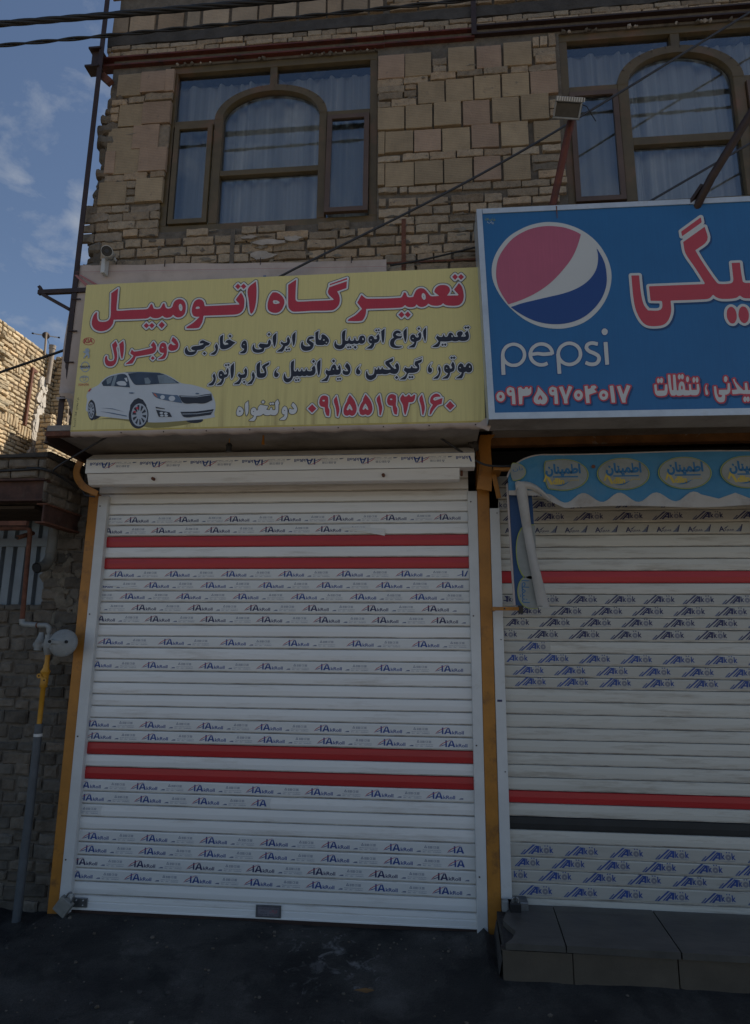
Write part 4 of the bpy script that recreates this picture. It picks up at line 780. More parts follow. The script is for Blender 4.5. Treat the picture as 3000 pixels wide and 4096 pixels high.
BRK="""
B -2.247 5.588 -2.067 5.773
B -2.07 5.605 -1.885 5.78
B -1.887 5.606 -1.823 5.787
B -2.212 5.329 -2.026 5.51
B -2.033 5.333 -1.825 5.508
B -2.276 5.127 -2.083 5.317
B -2.09 5.133 -1.898 5.324
B -2.277 4.945 -2.204 5.123
B -2.214 4.939 -2.02 5.131
B -2.028 4.944 -1.828 5.132
B -2.3 4.697 -2.098 4.872
B -2.032 4.704 -1.837 4.885
b -2.273 5.512 -2.163 5.553
b -2.153 5.531 -2.035 5.576
b -2.029 5.54 -1.826 5.595
b -2.279 5.446 -2.217 5.496
b -2.273 5.382 -2.217 5.438
b -2.269 4.879 -2.131 4.931
b -2.129 4.886 -1.961 4.94
b -1.934 4.896 -1.835 4.939
b -2.106 4.824 -2.033 4.878
b -2.106 4.765 -2.036 4.811
b -2.101 4.705 -2.033 4.757
b -2.301 4.634 -2.196 4.685
b -2.194 4.63 -2.07 4.685
b -2.209 4.561 -2.108 4.614
b -2.105 4.561 -1.918 4.626
b -1.912 4.575 -1.848 4.626
b -2.293 4.49 -2.205 4.554
b -2.203 4.497 -2.015 4.555
b -2.014 4.499 -1.853 4.561
b -2.09 4.437 -1.988 4.49
b -1.98 4.435 -1.848 4.495
m -1.902 5.14 -1.827 5.326
m -2.058 4.628 -1.853 4.68
m -2.406 4.638 -2.301 4.704
m -2.4 4.567 -2.217 4.632
m -2.394 4.497 -2.315 4.548
m -2.396 4.414 -2.306 4.484
m -2.298 4.415 -2.105 4.478
B -0.341 5.571 -0.158 5.764
B -0.153 5.574 0.028 5.764
B 0.146 5.585 0.326 5.783
B 0.341 5.594 0.508 5.778
B -0.064 5.339 0.116 5.514
B 0.126 5.347 0.31 5.528
B 0.32 5.35 0.494 5.53
B -0.341 5.155 -0.159 5.327
B -0.15 5.152 0.031 5.33
B 0.043 5.155 0.225 5.339
B 0.239 5.152 0.419 5.341
B 0.435 5.155 0.613 5.343
B -0.337 4.968 -0.293 5.138
B -0.288 4.972 -0.1 5.135
B -0.092 4.964 0.087 5.132
B 0.097 4.956 0.281 5.135
B 0.293 4.971 0.472 5.15
B -0.338 4.722 -0.293 4.889
B -0.289 4.712 -0.096 4.891
B -0.09 4.714 0.097 4.889
B 0.106 4.712 0.291 4.893
B 0.303 4.717 0.478 4.896
b 0.037 5.658 0.134 5.711
b 0.042 5.596 0.133 5.648
b -0.343 5.51 -0.169 5.569
b -0.163 5.52 0.004 5.578
b 0.025 5.534 0.196 5.593
b 0.205 5.543 0.377 5.596
b 0.388 5.547 0.546 5.598
b -0.343 5.453 -0.158 5.506
b -0.15 5.471 -0.075 5.509
b -0.337 5.393 -0.169 5.45
b -0.161 5.41 -0.077 5.46
b -0.342 5.338 -0.252 5.382
b -0.247 5.336 -0.078 5.393
b -0.336 4.902 -0.19 4.947
b -0.171 4.9 0.003 4.953
b 0.012 4.901 0.187 4.956
b 0.192 4.903 0.365 4.957
b 0.374 4.908 0.549 4.955
b -0.332 4.665 -0.21 4.702
b -0.19 4.66 -0.14 4.704
b -0.131 4.656 0.046 4.706
b 0.057 4.66 0.222 4.705
b 0.229 4.659 0.408 4.711
b 0.424 4.658 0.604 4.709
B 0.525 5.6 0.713 5.786
B 0.507 5.358 0.688 5.538
B 0.698 5.36 0.878 5.54
B 0.627 5.157 0.808 5.351
B 0.489 4.969 0.667 5.153
B 0.704 4.977 0.874 5.142
B 0.496 4.71 0.671 4.894
b 0.724 5.75 0.768 5.824
b 0.775 5.751 0.823 5.825
b 0.834 5.746 0.88 5.851
b 0.726 5.669 0.876 5.729
b 0.736 5.604 0.873 5.666
b 0.572 5.547 0.685 5.6
b 0.558 4.9 0.733 4.959
b 0.753 4.908 0.87 4.957
b 0.683 4.832 0.886 4.886
b 0.722 4.717 0.894 4.769
b 0.612 4.657 0.79 4.702
b 0.8 4.661 0.896 4.701
b 0.517 4.589 0.71 4.641
b 0.721 4.588 0.893 4.639
b 0.486 4.53 0.664 4.581
b 0.675 4.53 0.842 4.574
m 0.697 5.547 0.872 5.595
m 0.686 4.781 0.883 4.829
"""
ROWS={2: (-2.141, 0.3659, 7), 3: (-2.33, 0.3923, 5), 7: (-2.216, 0.402, 7), 8: (-1.957, 0.4041, 6), 9: (-2.125, 0.4025, 6), 10: (-2.036, 0.4006, 6), 11: (-2.324, 0.3916, 7), 13: (-2.254, 0.431, 6), 15: (-2.32, 0.3954, 7), 20: (-2.302, 0.3919, 7), 21: (-2.278, 0.3914, 7), 25: (-2.32, 0.3846, 7), 26: (-2.292, 0.3873, 4), 29: (-2.236, 0.3915, 7), 30: (-2.244, 0.3933, 7), 31: (-2.297, 0.3852, 7), 32: (-1.931, 0.3903, 6)}
RLINES=[2.597, 2.514, 2.432, 2.353, 2.274, 2.195, 2.115, 2.041, 1.965, 1.89, 1.817, 1.741, 1.665, 1.589, 1.514, 1.444, 1.365, 1.287, 1.208, 1.134, 1.059, 0.986, 0.911, 0.835, 0.763, 0.686, 0.611, 0.538, 0.458, 0.386, 0.315, 0.232, 0.15]
RROW={'a': (0.843, 0.254), 'b': (0.782, 0.242), 'c': (0.667, 0.255), 'd': (0.586, 0.258), 'e': (0.506, 0.26), 'f': (0.45, 0.259), 'g': (0.568, 0.257), 'h': (0.405, 0.26), 'i': (0.414, 0.262), 'j': (0.411, 0.263), 'k': (0.327, 0.264), 'l': (0.515, 0.259), 'm': (0.395, 0.262), 'jear': (0.683, 0.196), 'z': (0.791, 0.292)}
# ------------------------------------------------------------------ bricks
def brick(mb, fn, u0, v0, u1, v1, d, m, rough=.003, nu=None, nv=3, tint=None, edge=.0035):
    """one brick: lumpy front face with rounded arrises, pushed out by d from the mortar"""
    w, h = u1 - u0, v1 - v0
    if w <= 0.004 or h <= 0.004: return
    nu = nu or max(3, min(7, int(w / .045) + 2)); seed = Vector((u0 * 7.3, v0 * 5.1, random.random() * 50))
    vs = []; fs = []; tilt = jit(.003)
    e = min(edge, w * .25, h * .25)
    us = [0, e / w] + [i / (nu - 1) for i in range(1, nu - 1)] + [1 - e / w, 1]; vv = [0, e / h] + [i / (nv - 1) for i in range(1, nv - 1)] + [1 - e / h, 1]
    us = sorted(set(us)); vv = sorted(set(vv)); NU, NV = len(us), len(vv)
    for j, b in enumerate(vv):
        for i, a in enumerate(us):
            eu = i in (0, NU - 1); ev = j in (0, NV - 1)
            q = noise.noise(seed + Vector((a * w * 22, b * h * 22, 0)))
            q2 = noise.noise(seed + Vector((9 + a * w * 9, b * h * 9, 4)))
            dd = d + tilt * (b - .5) + q * rough + q2 * rough * 1.3 - (e * .8 if eu or ev else 0) - (e * .5 if eu and ev else 0)
            su = q2 * rough * 1.4 if eu or ev else 0; sv = q * rough * 1.4 if eu or ev else 0
            vs.append(fn(u0 + a * w + su, v0 + b * h + sv, dd))
    for j in range(NV - 1):
        for i in range(NU - 1): fs.append((j * NU + i, j * NU + i + 1, (j + 1) * NU + i + 1, (j + 1) * NU + i))
    ring = [i for i in range(NU)] + [j * NU + NU - 1 for j in range(1, NV)] + [(NV - 1) * NU + i for i in range(NU - 2, -1, -1)] + [j * NU for j in range(NV - 2, 0, -1)]
    o = len(vs)
    cyc = []
    for r in ring:
        j, i = divmod(r, NU); cyc.append(fn(u0 + us[i] * w, v0 + vv[j] * h, -.004))
    vs += cyc; n = len(ring)
    fs += [(ring[(k + 1) % n], ring[k], o + k, o + (k + 1) % n) for k in range(n)]
    mb.add(vs, fs, m, tint or tintv())
def fill_rows(mb, fn, u0, u1, v0, v1, ok, h=.056, joint=.013, ln=.205, d=.02, m=None, rough=.003, wav=.004, tlo=.75, thi=1.15, edge=.0035, skipp=.0, hv=.10):
    v = v0
    while v < v1 - .02:
        hh = h * random.uniform(1 - hv, 1 + hv); u = u0 - random.random() * ln
        while u < u1:
            l = ln * random.choice((1, 1, 1, .5, .5, .75, .9)) * random.uniform(.93, 1.05)
            a, b = max(u, u0), min(u + l, u1); z = v + jit(wav)
            if b - a > .03 and random.random() >= skipp:
                r = (a, z, b, min(z + hh, v1 + .01))
                for q in ok(r): brick(mb, fn, *q, d + jit(.005), m, rough, tint=tintv(tlo, thi), edge=edge)
            u += l + joint * random.uniform(.6, 1.5)
        v += hh + joint * random.uniform(.8, 1.3)
YW = 3.66
WIN = [(-1.862, 4.470, -.345, 5.827), (.905, 4.470, 2.43, 5.851)]
fw_ = lambda u, v, d: (u, YW + .012 - d, v)
traced = [tuple([l.split()[0]] + [float(x) for x in l.split()[1:]]) for l in BRK.strip().splitlines()]
building = empty('brick_building', (0, 3.9, 0), 'unfinished two storey building of tan bricks and grooved clay blocks above the closed shop shutters', 'building')
blk = []   # taken rectangles
for kind, x0, z0, x1, z1 in traced: blk.append((x0 - .006, z0 - .006, x1 + .006, z1 + .006))
for a in WIN: blk.append((a[0] - .012, a[1] - .01, a[2] + .012, a[3] + .01))
blk += [(-2.6, 5.775, 3, 5.935), (-2.6, 6.03, 3, 6.13), (-2.6, 5.83, -.3, 5.935)]
def free(r):
    x0, z0, x1, z1 = r
    segs = [(x0, x1)]
    for b in blk:
        if b[1] < z1 - .012 and b[3] > z0 + .012:
            n = []
            for a, c in segs:
                if b[2] <= a or b[0] >= c: n.append((a, c)); continue
                if b[0] - a > .045: n.append((a, b[0] - .004))
                if c - b[2] > .045: n.append((b[2] + .004, c))
            segs = n
    return [(a, z0, c, z1) for a, c in segs]
bw = MB()
for kind, x0, z0, x1, z1 in traced:
    if kind == 'B':
        w = jit(1); t = random.uniform(.85, 1.12); pink = random.random() < .35
        brick(bw, fw_, x0, z0 - .001, x1, z1 + .001, .024 + jit(.006), BLOCK, .0012, tint=(t * (1.03 if pink else 1), t * (.95 if pink else 1), t * (.97 if pink else .92)), edge=.0025)
    elif kind == 'b': brick(bw, fw_, x0, z0, x1, z1, +.021 + jit(.006), BRICK, .0035, tint=tintv(.75, 1.2))
    else: brick(bw, fw_, x0, z0, x1, z1, .012, ROUGHST, .009, tint=tintv(.7, 1.1))
fill_rows(bw, fw_, -2.24, 3.0, 3.86, 5.80, free, m=BRICK, d=.020, rough=.004, wav=.006)
fill_rows(bw, fw_, -2.29, -2.0, 3.08, 3.86, free, m=BRICK)
# courses above the beam: two of bricks, ledge, clay blocks, ledge, bricks
fill_rows(bw, fw_, -2.36, 3.0, 5.94, 6.03, lambda r: [r], h=.036, joint=.008, ln=.20, m=BRICK, rough=.003)
fill_rows(bw, fw_, -2.33, -.3, 6.145, 6.33, lambda r: [r], h=.185, joint=.02, ln=.19, m=BLOCK, rough=.002, hv=.02)
fill_rows(bw, fw_, -.28, 3.0, 6.145, 6.46, lambda r: [r], h=.055, joint=.012, ln=.2, m=BRICK)
fill_rows(bw, fw_, -2.36, 3.0, 6.47, 7.3, lambda r: [r], h=.055, joint=.012, ln=.2, m=BRICK)
# ragged toothed edge on the left
z = 3.08
while z < 5.76:
    h = random.uniform(.05, .10); x0 = -2.372 + random.uniform(0, .04); x1 = -2.235 + jit(.02)
    if z > 5.45: x0 += .03
    brick(bw, lambda u, v, d: (u, YW + .055 - d, v), x0, z, x1, z + h, .05 + jit(.02), ROUGHST, .014, nu=5, tint=tintv(.6, .95), edge=.02)
    if random.random() < .4: brick(bw, fw_, x1 - .01, z + .005, -2.19 + jit(.02), z + h - .005, .01 + jit(.01), ROUGHST, .01, tint=tintv(.7, 1.1), edge=.015)
    z += h + random.uniform(.004, .018)
# brick return on the gable side
fs_ = lambda u, v, d: (-2.30 - d, u, v)
fill_rows(bw, fs_, 3.73, 6.2, 3.1, 7.3, lambda r: [r], m=BRICK, d=.015)
for k in range(210):   # mortar squeezed out and smeared over the joints
    x = random.uniform(-2.28, 2.6); zz = random.choice((random.uniform(3.9, 4.46), random.uniform(3.9, 5.78), random.uniform(4.1, 4.5))); rx = random.uniform(.015, .06); rz = random.uniform(.006, .016)
    if any(wi[0] - rx < x < wi[2] + rx and wi[1] - rz < zz < wi[3] + rz for wi in WIN): continue
    y_ = YW - .010 - random.random() * .006; n = 11
    pts = [(x + rx * random.uniform(.5, 1.2) * math.cos(2 * math.pi * i / n), zz + rz * random.uniform(.4, 1.4) * math.sin(2 * math.pi * i / n)) for i in range(n)]
    bw.add([(x + jit(rx * .4), y_ - .005, zz)] + [(u, y_ + .006, v) for u, v in pts], [(0, i + 1, (i + 1) % n + 1) for i in range(n)], SMEAR if random.random() < .6 else MORTAR, tint=tintv(.6, 1.1), smooth=True)
bw.build('brickwork', building)
w = MB()
# mortar body with window openings
x0, x1, zt, zb = -2.30, 3.6, 7.35, 3.06
xs = [x0, WIN[0][0], WIN[0][2], WIN[1][0], WIN[1][2], x1]
for i in (0, 2, 4): w.box((xs[i], YW + .012, zb), (xs[i + 1], YW + .22, zt), MORTAR)
for wi in WIN:
    w.box((wi[0], YW + .012, zb), (wi[2], YW + .22, wi[1]), MORTAR); w.box((wi[0], YW + .012, wi[3]), (wi[2], YW + .22, zt), MORTAR)
w.box((-2.30, YW + .22, zb), (-2.08, 6.2, zt), MORTAR); w.box((3.38, YW + .22, zb), (3.6, 6.2, zt), MORTAR)
w.box((-2.08, 6.0, zb), (3.38, 6.2, zt), MORTAR); w.box((-2.30, YW + .012, zt), (3.6, 6.2, zt + .15), CONCRETE)
for wi in WIN: w.box((wi[0] - .05, YW + .6, wi[1] - .2), (wi[2] + .05, YW + .62, wi[3] + .1), INNER)
# smears of mortar and white lime under the first window
for (px, pz, sx, sz) in ((-1.06, 4.33, .14, .022), (-1.1, 4.235, .10, .03), (-.9, 4.35, .07, .02), (-1.2, 4.375, .06, .012)):
    n = 15; pts = [(px + sx * math.cos(2 * math.pi * i / n) * random.uniform(.6, 1.1), pz + sz * math.sin(2 * math.pi * i / n) * random.uniform(.6, 1.2)) for i in range(n)]
    w.prism(pts, lambda u, v, d: (u, d, v), YW - .025, YW + .0, PLAST2)
for (px, pz) in ((-2.0, 5.6), (-1.93, 5.35)):
    w.box((px, YW - .002, pz), (px + .05, YW + .02, pz + .02), MORTAR)
w.build('wall', building)
lw = MB()   # ground floor carcass behind the shutters
lw.box((-2.5, 4.32, 0), (-2.44, 6.2, 3.05), MORTAR); lw.box((-2.5, 6.0, -.1), (3.6, 6.2, 3.06), MORTAR); lw.box((3.5, 4.32, 0), (3.6, 6.0, 3.05), MORTAR)
lw.box((-2.43, 4.33, 2.83), (3.5, 4.40, 3.05), INNER); lw.box((.31, 4.33, 0), (.40, 6.0, 3.05), MORTAR)
lw.box((-2.5, 4.33, 3.051), (3.6, 6.0, 3.0595), INNER); lw.box((-2.43, 4.8, 0), (3.5, 4.82, 3.05), INNER)  # unseen ceiling and back sheet, added to stop sun leaking between slats
lw.build('ground_floor_wall', building)
# concrete ledges, their dark colour standing in for the shadowed recess
lg = MB()
for z0, z1, y in ((6.035, 6.125, YW - .005), (6.345, 6.42, YW - .03)):
    if z0 < 6.3:
        n = 60; vs = []
        for i in range(n + 1):
            x = -2.36 + (5.4 * i / n)
            for zz, yy in ((z0 + jit(.006), y + .05), (z0 + jit(.006), y + jit(.006)), (z1 + jit(.006), y + jit(.006)), (z1, y + .05)): vs.append((x, yy, zz))
        lg.add(vs, [(i * 4 + k, (i + 1) * 4 + k, (i + 1) * 4 + k + 1, i * 4 + k + 1) for i in range(n) for k in range(3)], CONCRETE)
lg.build('concrete_ledge', building)
# steel beam over the windows
b = MB()
def ibeam(mb, x0, x1, y, z0, z1, m, dep=.07):
    t = .012
    mb.box((x0, y, z0), (x1, y + dep, z0 + t), m); mb.box((x0, y, z1 - t), (x1, y + dep, z1), m); mb.box((x0 + .001, y + dep * .55, z0 + t), (x1 - .001, y + dep * .75, z1 - t), m)
ibeam(b, -2.40, -.30, YW - .02, 5.845, 5.925, REDOX); ibeam(b, -.298, .33, YW - .02, 5.85, 5.93, REDOX); ibeam(b, .332, 3.2, YW - .02, 5.87, 5.95, DARKSTEEL)
b.box((.31, YW - .03, 5.86), (.345, YW - .022, 6.6), DARKSTEEL)
b.build('steel_beam', building)
c = MB()   # crumbs of mortar sitting on the window heads
for i in range(46):
    wi = random.choice(WIN); x = random.uniform(wi[0], wi[2]); r = random.uniform(.006, .017)
    bm = bmesh.new(); bmesh.ops.create_icosphere(bm, subdivisions=1, radius=r)
    for q in bm.verts: q.co = Vector((x, YW + .004, wi[3] + .006)) + q.co * random.uniform(.7, 1.3)
    c.bm(bm, PLAST2 if random.random() < .4 else MORTAR)
c.build('mortar_crumbs', building, kind='stuff')
# corner angle iron with stub bracket
p = MB()
p.box((-2.382, 3.60, 3.05), (-2.347, 3.606, 7.3), DARKSTEEL); p.box((-2.382, 3.606, 3.05), (-2.376, 3.640, 7.3), DARKSTEEL)
p.build('corner_steel', building)
p = MB()
p.box((-2.62, 3.595, 4.00), (-2.23, 3.62, 4.03), DARKSTEEL); p.bar((-2.60, 3.607, 4.03), (-2.62, 3.607, 4.06), .02, .02, DARKSTEEL); p.bar((-2.59, 3.607, 4.0), (-2.385, 3.607, 3.88), .02, .02, DARKSTEEL)
p.build('bracket', building)
p = MB()
p.box((-2.475, 3.59, 5.80), (-2.37, 3.68, 5.815), DARKSTEEL); p.box((-2.445, 3.62, 5.815), (-2.37, 3.65, 5.96), DARKSTEEL); p.box((-2.46, 3.59, 5.955), (-2.37, 3.68, 5.97), DARKSTEEL); p.bar((-2.36, 3.64, 5.76), (-2.29, 3.64, 5.69), .03, .05, RUST)
p.build('beam_stub', building)
for a_, b_, m_ in (((-.178, YW - .018, 4.03), (-.150, YW - .006, 4.455), RUST), ((-.30, YW - .021, 4.13), (.33, YW - .0185, 4.142), RUST), ((-1.328, YW - .012, 4.06), (-1.30, YW - .002, 4.45), MORTAR)):
    p = MB(); p.box(a_, b_, m_); p.build('wall_strip', building)

# ------------------------------------------------------------------ windows
def window(wi, mull, sashes, opened):
    X0, Z0, X1, Z1 = wi; f = .055; y0, y1 = YW + .022, YW + .075
    m1a, m1b, m2a, m2b, tz0, tz1, az0, az1, rz0, rz1, tm0, tm1 = mull
    fr = MB()
    fr.box((X0, y0, Z1 - f), (X1, y1, Z1), WFRAME, bev=.004); fr.box((X0, y0, Z0), (X1, y1, Z0 + f), WFRAME, bev=.004)
    fr.box((X0, y0 + .001, Z0 + f), (X0 + f, y1, Z1 - f), WFRAME, bev=.004); fr.box((X1 - f, y0 + .001, Z0 + f), (X1, y1, Z1 - f), WFRAME, bev=.004)
    fr.box((m1a, y0 - .002, Z0 + f), (m1b, y1 - .003, tz1), WFRAME, bev=.004); fr.box((m2a, y0 - .002, Z0 + f), (m2b, y1 - .003, tz1), WFRAME, bev=.004)
    fr.box((X0 + f, y0 + .002, tz0), (m1a, y1 - .002, tz1), WFRAME, bev=.003); fr.box((m2b, y0 + .002, tz0), (X1 - f, y1 - .002, tz1), WFRAME, bev=.003)
    fr.box((m1b, y0 + .002, rz0), (m2a, y1 - .002, rz1), WFRAME, bev=.003); fr.box((tm0, y0 + .002, az1 - .005), (tm1, y1 - .002, Z1 - f), WFRAME, bev=.003)
    cx = (m1a + m2b) / 2; ro = (m2b - m1a) / 2; ri = (m2a - m1b) / 2; n = 26; vs = []
    for i in range(n + 1):
        a = math.pi * i / n
        for rx, rz in ((ro, az1 - tz1 + .01), (ri, az0 - tz1 + .01)):
            for y in (y0 - .004, y1 - .004): vs.append((cx - rx * math.cos(a), y, tz1 - .01 + rz * math.sin(a)))
    fs = []
    for i in range(n):
        o = i * 4
        for q in ((0, 2, 6, 4), (1, 5, 7, 3), (0, 4, 5, 1), (2, 3, 7, 6)): fs.append(tuple(o + k for k in q))
    fr.add(vs, fs, WFRAME)
    for i in range(3, n - 2, 2):   # saw cuts of the bent arch
        a = math.pi * (i + .4) / n; q = (az1 - tz1 + .01)
        fr.bar((cx - ro * math.cos(a) * .995, y0 - .0052, tz1 - .01 + q * math.sin(a) * .995), (cx - (ro - .018) * math.cos(a), y0 - .0052, tz1 - .01 + (q - .018) * math.sin(a)), .003, .002, DARKSTEEL, upv=(0, 1, 0))
    fo = fr.build('window', building)
    g = MB(); yg = YW + .055
    gx0, gx1, gz0, gz1 = X0 + f, X1 - f, Z0 + f, Z1 - f
    g.add([(gx0, yg, gz0), (gx1, yg, gz0), (gx1, yg, gz1), (gx0, yg, gz1)], [(0, 1, 2, 3)], GLASS)
    g.build('pane', fo)
    for (a0, a1, op) in sashes:
        s = MB(); sf = .034; dz0, dz1 = Z0 + f + .004, tz0 - .004; th = .03; mt = SASH if op else WFRAME
        def off(x, y, z): return (x, y - op * (dz1 - z) / (dz1 - dz0), z)
        for bx in (((a0, dz0), (a1, dz0 + sf)), ((a0, dz1 - sf), (a1, dz1)), ((a0, dz0 + sf), (a0 + sf, dz1 - sf)), ((a1 - sf, dz0 + sf), (a1, dz1 - sf))):
            t = MB(); t.box((bx[0][0], y0 - .016, bx[0][1]), (bx[1][0], y0 - .016 + th, bx[1][1]), mt)
            s.add([off(*v) for v in t.v], t.f, mt)
        so = s.build('casement', fo)
        q = MB(); q.add([off(a0 + sf, y0 - .003, dz0 + sf), off(a1 - sf, y0 - .003, dz0 + sf), off(a1 - sf, y0 - .003, dz1 - sf), off(a0 + sf, y0 - .003, dz1 - sf)], [(0, 1, 2, 3)], GLASS)
        q.build('pane', fo)
    cu = MB(); n = 420; vs = []; ph = X0
    for i in range(n + 1):
        x = X0 - .02 + (X1 - X0 + .04) * i / n
        y = YW + .14 + .016 * math.sin(x * 66 + 2.2 * math.sin(x * 9)) + .012 * math.sin(x * 31 + 1)
        vs += [(x, y, Z0 + .0), (x, y - .01, (Z0 + Z1) / 2), (x, y, Z1 - .07)]
    cu.add(vs, [(i * 3 + k, i * 3 + 3 + k, i * 3 + 4 + k, i * 3 + 1 + k) for i in range(n) for k in (0, 1)], CURT, smooth=True)
    cu.box((X0, YW + .175, Z1 - .09), (X1, YW + .19, Z1 - .03), CURT)
    cu.build('curtain', fo)
    return fo
window(WIN[0], (-1.508, -1.447, -.754, -.700, 5.322, 5.366, 5.569, 5.617, 4.897, 4.939, -1.122, -1.070), [(-1.790, -1.515, 0.0), (-.694, -.402, .035)], 1)
window(WIN[1], (1.274, 1.345, 2.015, 2.085, 5.372, 5.424, 5.639, 5.694, 4.940, 5.000, 1.645, 1.705), [(.952, 1.268, .004), (2.09, 2.37, .01)], 0)

# ------------------------------------------------------------------ soffit, columns, beams at street level
s = MB(); s.box((-2.42, 3.57, 3.022), (.30, 4.33, 3.058), SOFFIT); s.box((.41, 3.60, 3.10), (3.5, 4.33, 3.135), SOFFIT)
for i in range(24):   # broken plaster at the back left
    x = -1.98 + random.random() * .3; s.box((x, 4.2 + random.random() * .08, 3.0), (x + .05, 4.3, 3.0219), INNER)
s.build('soffit', building)
s = MB(); s.box((-2.46, 3.6, 2.955), (-2.425, 4.33, 2.963), DARKSTEEL); s.box((-2.46, 3.6, 3.045), (-2.425, 4.33, 3.053), DARKSTEEL); s.box((-2.445, 3.6, 2.963), (-2.437, 4.33, 3.045), DARKSTEEL)
s.box((-2.42, 3.56, 2.985), (-2.20, 3.60, 3.015), RUST)
s.build('edge_channel', building)
for xa, xb, top in ((-2.446, -2.373, 2.75), (.3075, .3875, 3.02)):
    s = MB(); s.box((xa, 4.165, -.05), (xb, 4.32, top), OCHRE, bev=.004)
    s.build('column', building)
s = MB()
pts = [(-2.483, 2.981), (-2.508, 2.899), (-2.494, 2.826), (-2.431, 2.753), (-2.32, 2.706), (-2.311, 2.742), (-2.408, 2.797), (-2.462, 2.88), (-2.44, 2.955)]
s.prism([tuple(q) for q in smooth_poly(np.array(pts))], lambda u, v, d: (u, d, v), 4.04, 4.05, OCHRE)
for k in range(12):
    a0 = pts[1]; 
s.build('column_bracket', building)
s = MB()
pts = [(.33, 3.10), (.318, 3.03), (.325, 2.95), (.313, 2.83), (.298, 2.73), (.395, 2.71), (.402, 2.87), (.40, 3.06), (.43, 3.10)]
s.prism([tuple(q) for q in smooth_poly(np.array(pts))], lambda u, v, d: (u, d, v), 4.07, 4.08, OCHRE)
s.bar((.41, 4.06, 2.83), (.44, 4.06, 2.66), .03, .012, OCHRE, upv=(0, 1, 0))
bm = bmesh.new(); bmesh.ops.create_icosphere(bm, subdivisions=2, radius=.05)
for q in bm.verts: q.co = Vector((.275, 4.0, 3.0)) + Vector((q.co.x * .7, q.co.y, q.co.z * .8)) * (1 + .5 * noise.noise(q.co * 60))
s.bm(bm, CONCRETE)
s.build('column_bracket', building)
s = MB(); s.box((.3885, 4.14, 3.045), (3.5, 4.20, 3.10), mat('dirty_ochre_beam', (.20, .085, .02), .7, .4, 9, .3, 40, dirt=(.30, .27, .23), dscale=6, damt=.8, dlo=.60, dhi=.66))
s.build('lintel_beam', building)

# ------------------------------------------------------------------ roller shutters
def slat_mesh(x0, x1, z0, z1, m, lip=.010):
    mb = MB(); y = 4.2; h = z1 - z0
    prof = [(z1, y + .011), (z1 - .0012, y + .002), (z1 - .004, y - .001), (z1 - .5 * h, y - .0035), (z0 + .010, y - .001), (z0 + .0075, y + .0010), (z0 + .0035, y + .0012), (z0 + .0018, y + .012)]
    vs = [(x, yy, zz) for x in (x0, x1) for zz, yy in prof]; n = len(prof)
    mb.add(vs, [(k, n + k, n + k + 1, k + 1) for k in range(n - 1) if k not in (4, 5)], m); mb.add(vs, [(k, n + k, n + k + 1, k + 1) for k in (4, 5)], SLATG if m in (SLATW, SLATY) else m)
    mb.add([vs[k] for k in range(n)], [tuple(range(n))], m)
    return mb
def akroll(mb, x, z, s, dx0, dx1, up=1, ink=None, red=True, yp=4.2 - .0052):
    ink = ink or NAVY
    def fn(u, v): return (x + u * s * up, yp, z + v * s * up)
    def ok(u): return dx0 <= x + u * s * up <= dx1
    lay = [0]
    def q(pts, m):
        lay[0] += 1
        if all(ok(p[0]) for p in pts): mb.poly([(x + p[0] * s * up, yp - .00008 * lay[0], z + p[1] * s * up) for p in pts], m)
    # unit: I height = 1
    q([(0, 0), (.25, 0), (.25, 1), (0, 1)], ink)
    q([(.32, 0), (.86, .97), (1.16, .97), (.98, .60), (.66, 0)], ink) if False else None
    q([(.32, 0), (.86, .97), (1.02, .97), (.66, 0)], ink); q([(.98, .97), (1.18, .97), (1.58, 0), (1.26, 0)], ink); q([(.60, .2), (1.24, .2), (1.2, .38), (.66, .38)], ink)
    if red:
        sw = [(-1.12, -.06), (-.72, .40), (-.2, .70), (.5, .95), (1.18, 1.20), (.5, .87), (-.2, .60), (-.68, .28)]
        q(sw, CRIM); q([(-1.0, .05), (-.55, .24), (.0, .42), (.0, .34), (-.5, .14)], ink)
    if ok(1.7) and ok(3.5): put_text(mb, 'kRoll', 1.66, 0, 3.50, .52, ink, fn, off=.018)
    # recycle mark, small print, CE
    ux = 5.1
    if ok(ux) and ok(ux + 2.9):
        g = GREYINK
        for k in range(3):
            a0, a1 = R(90 + 120 * k), R(90 + 120 * (k + 1)); c0 = (ux + .45, .72); r0, r1 = .27, .14
            mb.poly([fn(c0[0] + r0 * math.cos(a0), c0[1] + r0 * math.sin(a0)), fn(c0[0] + r0 * math.cos(a1), c0[1] + r0 * math.sin(a1)), fn(c0[0] + r1 * math.cos(a1), c0[1] + r1 * math.sin(a1)), fn(c0[0] + r1 * math.cos(a0), c0[1] + r1 * math.sin(a0))], g)
        for a, b_ in ((.80, 1.05), (1.10, 1.5), (2.15, 2.55)):
            for v0 in (.56, .68, .80): mb.poly([fn(ux + a, v0), fn(ux + b_, v0), fn(ux + b_, v0 + .06), fn(ux + a, v0 + .06)], g)
        put_text(mb, 'CE', ux + 1.62, .56, ux + 2.05, .88, g, fn)
        put_text(mb, 'Please remove protective', ux, .20, ux + 2.85, .36, g, fn)
        put_text(mb, 'film', ux, -.02, ux + .42, .13, g, fn); put_text(mb, 'after', ux + .78, -.02, ux + 1.25, .13, g, fn); put_text(mb, 'installation', ux + 1.65, -.02, ux + 2.85, .13, g, fn)
    if ok(4.1) and ok(4.9): mb.poly([fn(4.05, .0), fn(4.8, .0), fn(4.78, .2), fn(4.4, .18)], GREYINK)
pitch = .077; ZT = 2.753
shA = empty('roller_shutter', (-1.06, 4.2, .05), 'closed white roller shutter with four red slats under the yellow sign', 'roller shutter', 'roller shutters')
XL, XR = -2.39, .250
reds = {4, 6, 22, 24}
